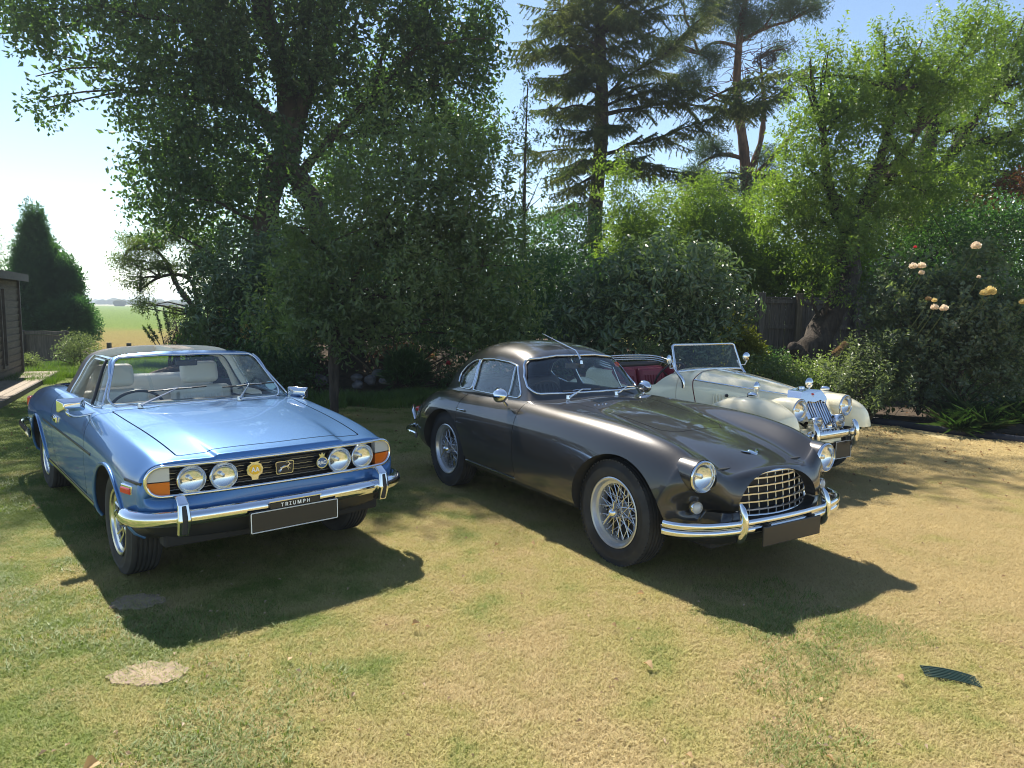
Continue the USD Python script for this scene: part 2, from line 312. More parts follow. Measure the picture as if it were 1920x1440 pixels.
def skin_out(m):
    """the loft's own surface with its smooth normals, and the cut faces (flat): ((vertices, faces), normals), (vertices, faces) or None"""
    q = m.to_mesh(); p = np.asarray(q.vert_properties, float); f = np.asarray(q.tri_verts, int); v = p[:, :3]
    vn = p[:, 3:6] if p.shape[1] >= 6 else np.zeros_like(v)
    fn = unit(np.cross(v[f[:, 1]]-v[f[:, 0]], v[f[:, 2]]-v[f[:, 0]])); cn = vn[f]; ln = np.linalg.norm(cn, axis=2)
    cut = (ln < 0.5).sum(1) >= 2
    ok = (ln > 0.5) & (np.einsum('ijk,ik->ij', cn, fn) > 0.35)
    cn = unit(np.where(ok[..., None], cn, fn[:, None, :]))
    g, c = f[~cut], cn[~cut]
    key = np.round(np.hstack([v[g].reshape(-1, 3)*1e5, c.reshape(-1, 3)*300])).astype(np.int64)
    _, first, inv = np.unique(key, axis=0, return_index=True, return_inverse=True)
    return ((v[g].reshape(-1, 3)[first], inv.reshape(-1, 3)), c.reshape(-1, 3)[first]), ((v, f[cut]) if cut.any() else None)
def put_skin(name, m, mt, parent, inner='underbody', **k):
    """a cut body panel; its cut edges and hollows get a look of their own"""
    (vf, n), cut = skin_out(m); p = put(name, vf, mt, parent, normals=n, **k)
    if cut is not None:
        u, inv = np.unique(cut[1], return_inverse=True)
        put('inner_edge', (cut[0][u], inv.reshape(-1, 3)), inner, p, smooth=False)
    return p
def ray(u, v): return FW+RT*(u-960)/CAM_F-UP*(v-720)/CAM_F
def at(u, v, Y): d = ray(u, v); return np.array([0, 0, CAM_H])+d*Y/d[1]
def gp(u, v, z=0.0): d = ray(u, v); return np.array([0, 0, CAM_H])+d*(z-CAM_H)/d[2]
HAZE = 0.0007
# ================================================================ ground
def lawn_nodes(dry, mid, green, bump=True):
    """the parched lawn: broad and small patches of dry straw and living green, the same over soil and blades"""
    n = {'g': ('geometry', {}), 'n1': ('noise_texture', {'scale': 0.55, 'detail': 4.0, 'roughness': 0.6}), 'n2': ('noise_texture', {'scale': 2.4, 'detail': 5.0, 'roughness': 0.65}), 'n3': ('noise_texture', {'scale': 60.0, 'detail': 3.0}),
         'a': ('math', {'math_type': 'multiply', 'value2': 0.40}), 'b': ('math', {'math_type': 'multiply_add', 'value2': 0.45}), 'c': ('math', {'math_type': 'multiply_add', 'value2': 0.15}),
         'sx': ('separate_xyz', {}), 'gx': ('math', {'math_type': 'multiply_add', 'value2': 0.024}), 'r': ('rgb_ramp', {'ramp': [(0.38, green), (0.47, mid), (0.56, dry), (0.72, [c*1.12 for c in dry])]})}
    l = [('g.position', 'n1.vector'), ('g.position', 'n2.vector'), ('g.position', 'n3.vector'), ('n1.fac', 'a.value1'), ('n2.fac', 'b.value1'), ('a.value', 'b.value3'), ('n3.fac', 'c.value1'), ('b.value', 'c.value3'),
         ('g.position', 'sx.vector'), ('sx.x', 'gx.value1'), ('c.value', 'gx.value3'), ('gx.value', 'r.fac')]
    return n, l
DRY, MID, GREEN = (0.70, 0.57, 0.295), (0.62, 0.555, 0.225), (0.32, 0.405, 0.10)
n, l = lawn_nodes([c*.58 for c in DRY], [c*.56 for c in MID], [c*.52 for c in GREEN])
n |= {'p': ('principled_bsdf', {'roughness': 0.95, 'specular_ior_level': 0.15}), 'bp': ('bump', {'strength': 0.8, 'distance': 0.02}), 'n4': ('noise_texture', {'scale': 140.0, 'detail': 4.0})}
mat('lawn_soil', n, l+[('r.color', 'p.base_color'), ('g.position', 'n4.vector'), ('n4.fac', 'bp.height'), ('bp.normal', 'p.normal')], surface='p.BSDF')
n, l = lawn_nodes(DRY, MID, GREEN)
n |= {'p': ('principled_bsdf', {'roughness': 0.6, 'specular_ior_level': 0.3}), 'v': ('math', {'math_type': 'multiply_add', 'value2': 0.95, 'value3': 0.74}), 'hs': ('hsv', {}), 't': ('translucent_bsdf', {}), 'k': ('mix_closure', {'fac': 0.45})}
mat('lawn_blade', n, l+[('g.random_per_island', 'v.value1'), ('r.color', 'hs.color'), ('v.value', 'hs.value'), ('hs.color', 'p.base_color'), ('hs.color', 't.color'), ('p.BSDF', 'k.closure1'), ('t.BSDF', 'k.closure2')], surface='k.closure')
leafmat('grass_green', (0.06, 0.11, 0.015), (0.13, 0.18, 0.03), (1.3, 1.5, 0.4), 0.5, 0.35)
leafmat('clover_green', (0.11, 0.16, 0.03), (0.20, 0.24, 0.06), (1.3, 1.5, 0.4), 0.6, 0.35)
noisy('green_stem', (0.05, 0.07, 0.025), (0.09, 0.11, 0.04), 12.0, 0.6)
leafmat('pale_leaf', (0.36, 0.24, 0.11), (0.50, 0.36, 0.19), (1.0, 0.9, 0.7), 0.7, 0.3)
leafmat('pale_fleck', (0.30, 0.20, 0.11), (0.70, 0.60, 0.45), (1.0, 0.9, 0.8), 0.7, 0.2)
noisy('bed_soil', (0.035, 0.025, 0.017), (0.085, 0.06, 0.038), 7.0, 0.95, 0.9, 30.0, dist=0.03)
noisy('stone', (0.07, 0.068, 0.075), (0.15, 0.145, 0.148), 7.0, 0.85, 0.5, 25.0, dist=0.01)
noisy('slab_stone', (0.22, 0.165, 0.12), (0.38, 0.29, 0.215), 16.0, 0.9, 0.5, 60.0, dist=0.006)
noisy('fence_wood', (0.062, 0.054, 0.046), (0.115, 0.10, 0.086), 9.0, 0.85, 0.5, 30.0, stretch=(6, 6, 0.4))
noisy('post_wood', (0.07, 0.055, 0.035), (0.13, 0.10, 0.065), 9.0, 0.85, 0.5, 30.0, stretch=(6, 6, 0.4))
noisy('shed_wood', (0.080, 0.062, 0.048), (0.13, 0.10, 0.078), 9.0, 0.75, 0.4, 30.0, stretch=(0.5, 4, 6))
noisy('deck_wood', (0.20, 0.165, 0.125), (0.30, 0.25, 0.19), 8.0, 0.8, 0.4, 30.0, stretch=(0.6, 6, 6))
noisy('roof_felt', (0.16, 0.17, 0.18), (0.24, 0.25, 0.26), 20.0, 0.6, 0.2)
noisy('fascia_wood', (0.06, 0.048, 0.038), (0.09, 0.07, 0.055), 9.0, 0.7, 0.3)
pbr('edging_plastic', (0.012, 0.014, 0.022), 0.45)
pbr('drain_plastic', (0.02, 0.045, 0.035), 0.4)
# far country: the field near and gold, further off green; hedges and hills beyond it
mat('field_crop', {'g': ('geometry', {}), 's': ('separate_xyz', {}), 'n': ('noise_texture', {'scale': 0.09, 'detail': 6.0, 'roughness': 0.7}), 'm': ('mapping', {'scale': (1, 0.35, 1)}), 'd': ('math', {'math_type': 'multiply_add', 'value2': 26.0}),
                   'mr': ('map_range', {'from_min': 38.0, 'from_max': 84.0, 'clamp': True}), 'r': ('rgb_ramp', {'ramp': [(0.0, (0.23, 0.165, 0.05)), (0.3, (0.20, 0.175, 0.042)), (0.5, (0.125, 0.18, 0.025)), (1.0, (0.105, 0.165, 0.024))]}),
                   'p': ('principled_bsdf', {'roughness': 0.95, 'specular_ior_level': 0.1}), 'n2': ('noise_texture', {'scale': 1.6, 'detail': 8.0, 'roughness': 0.75}), 'b': ('bump', {'strength': 1.0, 'distance': 0.25})},
    [('g.position', 's.vector'), ('g.position', 'm.vector'), ('m.vector', 'n.vector'), ('n.fac', 'd.value1'), ('s.y', 'd.value3'), ('d.value', 'mr.value'), ('mr.result', 'r.fac'), ('r.color', 'p.base_color'), ('g.position', 'n2.vector'), ('n2.fac', 'b.height'), ('b.normal', 'p.normal')], surface='p.BSDF')
noisy('far_land', (0.11, 0.13, 0.06), (0.26, 0.24, 0.12), 0.006, 0.95, stretch=(1, 2.5, 1))
noisy('far_wood', (0.022, 0.035, 0.016), (0.05, 0.07, 0.03), 0.15, 0.95)
noisy('hill_land', (0.06, 0.08, 0.04), (0.13, 0.14, 0.07), 0.006, 0.95)
rng = np.random.default_rng(11)
# one sheet to the horizon, finer near the camera
gx = np.concatenate([-np.geomspace(3900, 16, 14), np.linspace(-15, 15, 31), np.geomspace(16, 3900, 14)]); gy = np.concatenate([[-200, -40, -15], np.linspace(-8, 26, 35), np.geomspace(28, 3900, 20)])
GX2, GY2 = np.meshgrid(gx, gy, indexing='ij')
v = np.stack([GX2, GY2, np.full_like(GX2, -.012)], -1).reshape(-1, 3); put('ground', (v, grid_faces(len(gx), len(gy))), 'far_land', kind='structure')
def sheet(name, poly, z, m, kind='structure', step=None):
    c = np.asarray(poly, float); c = c if Polygon(c).exterior.is_ccw else c[::-1]
    v, f = trimesh.creation.triangulate_polygon(Polygon(c), engine='earcut'); v = np.hstack([v, np.full((len(v), 1), z)])
    a = np.cross(v[f[0, 1]]-v[f[0, 0]], v[f[0, 2]]-v[f[0, 0]])[2]
    return put(name, (v, f if a > 0 else f[:, ::-1]), m, smooth=False, kind=kind)
sheet('garden_bed', [(-30, -8), (30, -8), (30, 24), (-30, 24)], -.006, 'bed_soil')
LAWN = [(-16, -7), (14, -7), (14, 4), (9.6, 6.2), (7.2, 8.0), (6.4, 8.85), (5.8, 9.5), (5.3, 10.2), (4.4, 10.9), (3.0, 11.4), (1.0, 11.8), (-1.4, 12.0), (-3.2, 11.3), (-4.6, 11.9), (-6.0, 13.0), (-7.4, 17.5), (-9.2, 21.5), (-16, 21.5)]
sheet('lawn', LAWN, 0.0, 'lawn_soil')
sheet('field', [(-260, 24), (120, 24), (160, 300), (-420, 300)], -.002, 'field_crop')
# hills far off and strips of wood before them
def ridge(name, y, x0, x1, h, base, m, n=240, seed=1, depth=400, rough=1.0, kind='structure'):
    xs = np.linspace(x0, x1, n); top = base+h*meshkit.fbm(np.stack([xs/(x1-x0)*14, 0*xs, 0*xs], 1), 5, seed)*rough
    v = np.array([[x, y+d, z] for x, t in zip(xs, top) for d, z in ((0, -1), (depth*.3, t*.75), (depth*.6, t), (depth, -1))]); put(name, (v, grid_faces(n, 4)[:, ::-1]), m, smooth=60, kind=kind)
ridge('hill', 1500, -2600, 900, 24, 6, 'hill_land', seed=3, depth=500)
ridge('hill', 900, -1500, 600, 6, 1, 'hill_land', seed=7, depth=260)
for k, (y, h) in enumerate(((312, 3.2), (520, 5.0), (700, 5.0))):
    xs = np.arange(-y*1.0, y*.25, h*.9); mb = MB(); R_ = np.random.default_rng(40+k)
    for x in xs:
        if meshkit.noise(np.array([[x/(h*14), k*3.3, 0]]))[0] < .30: continue
        s = trimesh.creation.icosphere(1, 1.0); sc = h*np.array([.9, .8, .5])*R_.uniform(.55, 1.15, 3); q = s.vertices*sc*(1+.35*(R_.random((len(s.vertices), 1))-.5)); mb.add(q+[x+R_.normal()*h*.3, y+R_.normal()*h, sc[2]*.75], s.faces)
    put('far_wood', mb, 'far_wood', smooth=False, kind='stuff', label='hedge and wood far off across the fields', cat='wood')

# the air: thin sunlit haze over the whole scene
hv = trimesh.creation.box((7900, 4300, 24.5)).vertices+np.array([0, 1900, 10.5])
mat('haze_air', {'v': ('principled_volume', {'color': (0.78, 0.89, 1.0), 'density': HAZE, 'anisotropy': 0.45})}, [], volume='v.volume')
put('haze', (hv, trimesh.creation.box((1, 1, 1)).faces), 'haze_air', smooth=False, kind='stuff', label='thin bluish summer haze filling the air', cat='haze')

# ================================================================ leaves, trees, plants
def q_from(R):
    """rotation matrices (n, 3, 3) -> quaternions (w, x, y, z)"""
    from scipy.spatial.transform import Rotation
    q = Rotation.from_matrix(R).as_quat(); return q[:, [3, 0, 1, 2]]
def instancer(name, protos, mts, P, R, S, idx, parent=None, kind='stuff', label=None, cat=None):
    path = numbered(path_of(parent), name); pi = UsdGeom.PointInstancer.Define(stage, path); rel = pi.CreatePrototypesRel()
    for k, (mesh, m) in enumerate(zip(protos, mts)):
        if isinstance(mesh, MB): mesh = mesh.mesh()
        g = usdkit.mesh(stage, f'{path}/pattern_{k}' if k else f'{path}/pattern', mesh, LOOKS[m], smooth=False); rel.AddTarget(g.GetPath())
    q = q_from(R)
    pi.CreatePositionsAttr(Vt.Vec3fArray.FromNumpy(np.asarray(P, np.float32))); pi.CreateProtoIndicesAttr(Vt.IntArray.FromNumpy(np.asarray(idx, np.int32)))
    pi.CreateOrientationsAttr(Vt.QuathArray([Gf.Quath(float(a), float(b), float(c), float(d)) for a, b, c, d in q]))
    S = np.asarray(S, float); S = np.repeat(S[:, None], 3, 1) if S.ndim == 1 else S
    pi.CreateScalesAttr(Vt.Vec3fArray.FromNumpy(S.astype(np.float32)))
    return tag(pi, label, cat, None, kind)
def basis(d, rng, up=None):
    """frames whose z runs along d, with a random turn about it"""
    d = unit(d); a = unit(rng.normal(size=d.shape)) if up is None else unit(np.broadcast_to(up, d.shape)+.001*rng.normal(size=d.shape))
    x = unit(a-d*(a*d).sum(1, keepdims=True)); return np.stack([x, np.cross(d, x), d], 2)
def leaf_vf(L, W, fold=.25, curl=.15, fine=False):
    """one leaf from the origin along +z, its face towards +x"""
    if not fine:
        v = np.array([[0, 0, 0], [fold*W, W/2, L*.45], [fold*W, -W/2, L*.45], [-curl*L, 0, L]], float); return v, np.array([[0, 1, 3], [0, 3, 2]])
    v = np.array([[0, 0, 0], [fold*W, W*.42, L*.28], [fold*W*1.1, W*.48, L*.58], [-curl*L, 0, L], [fold*W*1.1, -W*.48, L*.58], [fold*W, -W*.42, L*.28], [0, 0, L*.30], [-curl*L*.35, 0, L*.62]], float)
    return v, np.array([[0, 1, 6], [1, 2, 7], [1, 7, 6], [2, 3, 7], [0, 6, 5], [5, 6, 7], [5, 7, 4], [4, 7, 3]])
def spray(n, L, W, twig, seed, droop=.3, spread=1.0, fine=False, upright=0.0, twigr=.004):
    """a twig along +z with n leaves set round it"""
    r = np.random.default_rng(seed); m = MB()
    lv, lf = leaf_vf(L, W, fine=fine)
    for k in range(n):
        t = (k+.6)/n; a = k*2.4+r.normal()*.3; out = np.array([math.cos(a), math.sin(a), 0])*spread
        d = unit(out+np.array([0, 0, .55+upright-.2*r.random()])+r.normal(size=3)*.18); s = r.uniform(.65, 1.15)*(1-.25*abs(t-.45))
        face = unit(np.cross(np.cross(d, [0, 0, 1.0])+1e-3, d)); x = unit(face+r.normal(size=3)*.25); x = unit(x-d*(x@d)); y = np.cross(d, x)
        base = np.array([0, 0, t*twig])+r.normal(size=3)*twig*.05+out*.012
        m.add(lv*s @ np.stack([x, y, d])+base, lf)
    if twigr: m.tube([(0, 0, -.25*twig), (0, 0, twig*.95)], [twigr, twigr*.35], 3, caps=False)
    return m.mesh()
def clump(n, L, W, R, seed, fine=False, flat=.75):
    """a loose ball of short leafy twigs"""
    r = np.random.default_rng(seed); m = MB(); lv, lf = leaf_vf(L, W, fine=fine)
    for k in range(n):
        p = unit(r.normal(size=3))*R*r.random()**.4*np.array([1, 1, flat]); d = unit(p/R+np.array([0, 0, -.15])+r.normal(size=3)*.55); x = unit(r.normal(size=3)*.5+np.array([0, 0, 1.0])); x = unit(x-d*(x@d)); s = r.uniform(.6, 1.15)
        m.add(lv*s @ np.stack([x, np.cross(d, x), d])+p, lf)
    return m.mesh()
def needle_frond(n, L, width, seed, nl=.035, nw=.004, droop=.12):
    """a flat conifer frond along +z with hanging side twigs, dense with needles"""
    r = np.random.default_rng(seed); m = MB()
    def twig(p0, p1, k):
        d = p1-p0; u = unit(d)
        for j in range(k):
            p = p0+d*((j+r.random())/k); o = unit(np.cross(u, r.normal(size=3))); e = unit(o+u*.75); w = unit(np.cross(e, u))*nw
            s = nl*r.uniform(.7, 1.2); m.add(np.array([p-w, p+w, p+e*s]), [[0, 1, 2]])
        m.tube([p0, p1], [.004, .002], 3, caps=False)
    twig(np.zeros(3), np.array([0, 0, L]), int(n*.3))
    for k in range(9):
        t = .08+.86*k/9; s = 1 if k % 2 else -1; w = width*(1-.7*t)*r.uniform(.7, 1.1)
        p0 = np.array([0, 0, t*L]); p1 = p0+np.array([-droop*w*3, s*w, w*.55])+r.normal(size=3)*.02; twig(p0, p1, int(n*.08))
    return m.mesh()
def blob_points(blobs, n, rng, shell=.5, gap=.0, freq=.9, seed=0):
    """points and outward directions in a union of ellipsoids (centre, radii), thinned into clumps and gaps"""
    B = [(np.asarray(c, float), np.broadcast_to(np.asarray(r, float), (3,))) for c, r in blobs]; w = np.array([np.prod(r)**.72 for c, r in B]); w /= w.sum(); P, D = [], []
    while sum(map(len, P)) < n:
        k = rng.choice(len(B), size=n, p=w); C = np.array([b[0] for b in B])[k]; R = np.array([b[1] for b in B])[k]
        d = unit(rng.normal(size=(n, 3))); rad = 1-(1-shell)*rng.random(n)**1.2
        p = C+d*R*rad[:, None]
        keep = meshkit.fbm(p*freq, 3, seed) > gap
        P.append(p[keep]); D.append(unit(d/R)[keep])
    return np.vstack(P)[:n], np.vstack(D)[:n]
def limb(m, p0, p1, r0, r1, rng, n=7, bend=.12, sides=7):
    p0, p1 = np.asarray(p0, float), np.asarray(p1, float); L = np.linalg.norm(p1-p0); t = np.linspace(0, 1, n)[:, None]
    side = unit(np.cross(p1-p0, rng.normal(size=3)))*L*bend*rng.uniform(-1, 1)+np.array([0, 0, L*.06]); q = p0+(p1-p0)*t+side*np.sin(t*math.pi)+rng.normal(size=(n, 3))*L*.012*np.sin(t*math.pi)
    m.tube(q, np.linspace(r0, r1, n), sides, caps=False); return q
def tree(name, label, base, trunk, blobs, n, protos, mts, seed, group=None, cat='tree', trunkmat='bark', limbs=12, limb_r=.05, shell=.5, gap=.0, freq=.9, size=(.8, 1.25), updir=.25, attach=None, twigs=40, above=None):
    """trunk: [(points, radii)] in world metres; crown of leafy twigs through the blobs; limbs run from the trunk into the blobs"""
    rng = np.random.default_rng(seed); base = np.asarray(base, float)
    T = thing(name, label, cat, base, group=group)
    tk = MB()
    for pts, rad in trunk:
        q = spline(pts, 24) if len(pts) > 2 else np.asarray(pts, float); rr = np.interp(np.linspace(0, 1, len(q)), np.linspace(0, 1, len(rad)), rad)
        q = q+rng.normal(size=q.shape)*rr[:, None]*.06; tk.tube(q-base, rr*(1+.08*rng.normal(size=len(q))), 12)
    if trunk: put('trunk', tk, trunkmat, T, smooth=60)
    P, D = blob_points(blobs, n, rng, shell, gap, freq, seed)
    if above: P2_, D2_ = blob_points(above[0], above[1], rng, .3, gap, freq, seed+1); P, D = np.vstack([P, P2_]), np.vstack([D, D2_])
    br = MB(); anch = np.vstack([np.asarray(p, float) for p, r in trunk]) if trunk else base[None]
    if attach is not None: anch = np.asarray(attach, float)
    nodes = []
    for k in range(limbs):
        c, r = blobs[k % len(blobs)]; r = np.broadcast_to(np.asarray(r, float), (3,)); tgt = np.asarray(c, float)+rng.uniform(-.6, .6, 3)*r
        lower = anch[anch[:, 2] < tgt[2]+.3]; pool = lower if len(lower) else anch; a = pool[np.argmin(np.linalg.norm(pool-tgt, axis=1)+rng.random(len(pool))*1.0)]
        q = limb(br, a-base, tgt-base, limb_r*rng.uniform(.7, 1.2), limb_r*.25, rng); nodes.append(q[3:])
    if nodes:
        N = np.vstack(nodes); pick = rng.choice(len(P), size=min(twigs, len(P)), replace=False); tr = cKDTree(N)
        for i in pick:
            _, j = tr.query(P[i]-base); limb(br, N[j], P[i]-base, limb_r*.22, limb_r*.07, rng, 5, .15, 4)
        put('branches', br, trunkmat, T, smooth=60, kind='stuff')
    d = unit(D*.8+rng.normal(size=D.shape)*.45+np.array([0, 0, updir]))
    instancer('crown', protos, mts, P-base, basis(d, rng), rng.uniform(*size, len(P)), rng.integers(0, len(protos), len(P)), T)
    return T
def px(blobs):
    """(u, v, distance, rx, ry, rz): an ellipsoid seen at a pixel of the photograph, at its distance"""
    return [(at(u, v, Y), (rx, ry, rz)) for u, v, Y, rx, ry, rz in blobs]
def pxl(pts): return [tuple(at(*p)) for p in pts]

WAL = [clump(40, .125, .070, .36, s) for s in (1, 2, 3)]
FRU = [spray(18, .105, .043, .44, s, fine=True, upright=.25) for s in (4, 5)]+[clump(22, .098, .043, .28, s, fine=True) for s in (6, 7)]
BRI = [spray(20, .085, .036, .40, s, upright=.1) for s in (8, 9)]+[clump(30, .075, .036, .30, s) for s in (10,)]
SHR = [clump(34, .075, .042, .27, s) for s in (11, 12, 13)]
LAU = [spray(14, .15, .052, .30, s, fine=True, upright=-.75) for s in (14, 15)]+[clump(22, .14, .05, .26, s, fine=True) for s in (16,)]
SMA = [clump(40, .045, .026, .22, s) for s in (17, 18)]
HAW = [clump(60, .048, .034, .28, s, flat=.45) for s in (19, 20)]
ROS = [spray(16, .080, .052, .28, s, fine=True, upright=.1) for s in (21, 22)]+[clump(22, .08, .052, .22, s, fine=True) for s in (23,)]
SPR = [needle_frond(520, 1.0, .46, s, .075, .013, .30) for s in (24, 25)]
PIN = [clump(110, .12, .020, .30, s, flat=.6) for s in (26, 27)]
CYP = [clump(90, .13, .034, .24, s, flat=1.2) for s in (28, 29)]
# the great tree at the left, its crown reaching far above the picture
tree('walnut_tree', 'great dark leafy tree with forked trunk overhanging the left half of the garden', (-5.6, 16.6, 0),
     [(pxl([(498, 720, 16.6), (497, 560, 16.6), (500, 430, 16.6), (508, 350, 16.6), (536, 300, 16.6), (546, 215, 16.6), (520, 100, 16.6), (490, 0, 16.6)])+[(-6.0, 16.6, 10.5), (-6.2, 16.6, 13)], [.34, .30, .28, .27, .30, .25, .22, .19, .14, .05]),
      (pxl([(625, 720, 16.9), (612, 500, 16.9), (590, 392, 16.9), (562, 340, 16.8), (540, 298, 16.6)]), [.36, .33, .31, .26, .20]),
      (pxl([(534, 270, 16.6), (480, 205, 16.4), (415, 130, 16.0), (340, 40, 15.5)]), [.19, .15, .11, .05]), (pxl([(545, 240, 16.6), (500, 215, 17), (440, 200, 17.4), (390, 180, 17.6)]), [.13, .11, .08, .05]),
      (pxl([(548, 260, 16.6), (572, 190, 16.4), (610, 60, 16.0), (640, -60, 15.6)]), [.17, .14, .11, .07]), (pxl([(560, 330, 16.8), (620, 260, 16.5), (700, 180, 16), (780, 90, 15.5)]), [.12, .10, .07, .04])],
     px([(150, 55, 15.5, 1.55, 1.4, 1.0), (40, 10, 15.5, .9, .9, .5), (330, 70, 15.5, 1.8, 1.8, 1.4), (500, 60, 16.2, 1.8, 2.0, 1.6), (680, 80, 16, 1.9, 1.8, 1.6), (840, 50, 16, 1.2, 1.4, 1.2), (905, 110, 15.6, .6, .8, .75), (100, 195, 15.2, .5, .4, .42), (75, 120, 15.4, .4, .5, .6),
         (300, 215, 16.2, .95, 1.2, .9), (305, 330, 16.5, .85, 1.2, .9), (290, 400, 16.6, .65, .9, .45), (400, 290, 16.8, 1.0, 1.2, 1.1), (420, 410, 17.2, .9, 1.0, .9), (640, 220, 16.8, 1.2, 1.0, .9), (760, 210, 17, 1.3, 1.2, 1.0), (860, 200, 16.8, .9, 1.0, .8), (880, 270, 17.2, .8, .9, .9), (620, 330, 18.2, .9, .8, .9), (470, 330, 18.0, .9, .8, 1.0), (700, 330, 18.4, 1.4, 1.0, 1.0)])
     +[((-6.4, 14.9, 5.6), (1.3, .7, 1.1)), ((-5.2, 14.9, 4.6), (1.0, .7, 1.0)), ((-7.0, 15.2, 4.2), (.8, .6, .9)), ((-6.0, 13.6, 9.6), (2.4, 1.8, 1.6)), ((-3.0, 13.6, 9.4), (2.0, 1.6, 1.4))],
     2050, WAL, ['leaf_walnut']*3, 101, above=([((-9.0, 16.0, 9.8), (2.6, 2.8, 1.7)), ((-5.6, 16.5, 10.6), (3.2, 3.2, 2.0)), ((-2.4, 16.0, 10.2), (2.6, 2.8, 1.8)), ((-8.0, 16.8, 12.2), (2.9, 3.0, 2.0)), ((-5.0, 16.8, 12.4), (2.4, 2.6, 1.7)), ((-7.4, 16.8, 14.1), (2.2, 2.4, 1.5)), ((-.6, 16.0, 10.7), (2.0, 2.4, 1.5)), ((-10.4, 16.6, 13.9), (2.0, 2.2, 1.6))], 1200), limbs=36, limb_r=.045, shell=.5, gap=.34, freq=.8, size=(.75, 1.3), twigs=200)
# the young fruit tree in front of it
tree('fruit_tree', 'small round fruit tree with twin slim trunks and grey green upright shoots', (-2.45, 10.0, 0),
     [(pxl([(629, 792, 9.9), (622, 690, 9.9), (626, 620, 9.9), (650, 540, 10)]), [.062, .05, .048, .03]), (pxl([(622, 792, 9.95), (630, 720, 9.9), (629, 650, 9.9), (640, 560, 10.1)]), [.055, .045, .045, .03]), (pxl([(640, 560, 10.1), (700, 460, 10.2), (760, 330, 10.3)]), [.03, .025, .012]), (pxl([(640, 560, 10.1), (600, 470, 10.1), (560, 430, 9.8)]), [.03, .022, .01])],
     px([(700, 520, 10.2, 1.35, 1.1, .75), (600, 560, 10, .85, .9, .62), (830, 500, 10.3, 1.1, 1.1, .95), (760, 400, 10.3, 1.2, 1.0, .8), (650, 440, 10.1, .75, .8, .6), (880, 400, 10.4, .75, .8, .8), (935, 520, 10.4, .75, .8, .85), (950, 610, 10.3, .6, .6, .4), (640, 630, 9.9, .75, .7, .30), (540, 600, 9.9, .75, .7, .5), (780, 590, 10.1, .9, .8, .4), (900, 610, 10.2, .6, .6, .35), (720, 310, 10.3, .55, .6, .55), (840, 310, 10.4, .6, .6, .6), (560, 440, 9.8, .35, .4, .3)]),
     1250, FRU, ['leaf_fruit']*4, 102, limbs=40, limb_r=.022, shell=.45, gap=.34, freq=1.6, size=(.75, 1.15), updir=.9, twigs=120)
# its long upright shoots
sh = []
R_ = np.random.default_rng(5)
for u, v, Y in [(610, 215, 10.0), (690, 195, 10.2), (720, 205, 10.3), (755, 210, 10.3), (800, 175, 10.4), (835, 170, 10.4), (865, 215, 10.4), (900, 230, 10.4), (925, 260, 10.4), (590, 275, 10.0), (640, 260, 10.1), (660, 235, 10.1), (775, 230, 10.3), (945, 300, 10.5), (735, 245, 10.3)]:
    top_ = at(u, v, Y)
    for k in range(7): sh.append((top_-np.array([R_.normal()*.03+.02*k*(1 if u > 760 else -1)*-.6, R_.normal()*.05, .17*k]), k))
FT = '/World/fruit_tree'; d = np.array([[R_.normal()*.12, R_.normal()*.12, 1.0] for _ in sh])
instancer('upright_shoots', FRU[:2], ['leaf_fruit']*2, np.array([p for p, k in sh])-np.array([-2.45, 10.0, 0]), basis(d, R_), R_.uniform(.7, 1.0, len(sh)), R_.integers(0, 2, len(sh)), FT)
# clipped dark conifer by the summer house
tree('cypress_tree', 'dense dark green cone shaped conifer beside the wooden summer house', (at(95, 640, 21)[0], 21, 0), [([(at(95, 640, 21)[0], 21, 0), (at(70, 500, 21)[0], 21, 3.0)], [.12, .05])],
     px([(64, 408, 21, .10, .15, .30), (65, 440, 21, .26, .3, .40), (70, 475, 21, .48, .5, .5), (78, 515, 21, .75, .8, .6), (82, 555, 21, 1.0, 1.0, .75), (90, 610, 21, 1.25, 1.2, .75), (115, 605, 20.6, .75, .8, .5), (142, 590, 20.4, .32, .4, .4), (135, 618, 20.3, .4, .5, .35), (110, 520, 21, .45, .5, .6)]), 2300, CYP, ['needle_cypress']*2, 103, limbs=0, shell=.5, size=(.7, 1.15), updir=.9)
tree('edge_tree', 'pale leafy tree just showing at the left edge of the picture', (at(-40, 640, 24)[0], 24, 0), [([(at(-40, 640, 24)[0], 24, 0), (at(-40, 480, 24)[0], 24, 3)], [.1, .05])], px([(-45, 490, 24, 1.0, .8, .75), (-30, 450, 24, .5, .6, .5)]), 90, HAW, ['leaf_hawthorn']*2, 104, limbs=4)
# hawthorn leaning out over the field edge
tree('hawthorn_tree', 'small twisted thorn tree with bare arching branches against the field', (at(375, 650, 19)[0], 19, 0),
     [(pxl([(392, 660, 19), (372, 590, 19), (335, 540, 19), (318, 505, 18.9)]), [.10, .085, .07, .05]), (pxl([(372, 590, 19), (350, 520, 19), (300, 520, 18.8), (262, 545, 18.6)]), [.06, .05, .04, .02]), (pxl([(335, 540, 19), (290, 470, 18.8), (240, 470, 18.6)]), [.05, .04, .02]), (pxl([(350, 520, 19), (370, 460, 19), (340, 420, 19)]), [.05, .04, .02])],
     px([(270, 455, 18.7, .75, .7, .30), (330, 440, 18.9, .8, .7, .35), (240, 490, 18.6, .45, .5, .25), (300, 500, 18.7, .7, .6, .30), (255, 530, 18.6, .45, .5, .30), (265, 570, 18.6, .30, .4, .25), (380, 470, 19, .7, .6, .5), (400, 540, 19.2, .7, .6, .6), (330, 590, 18.9, .35, .4, .2)]), 520, HAW, ['leaf_hawthorn']*2, 105, limbs=34, limb_r=.035, shell=.2, size=(.7, 1.1), twigs=90)

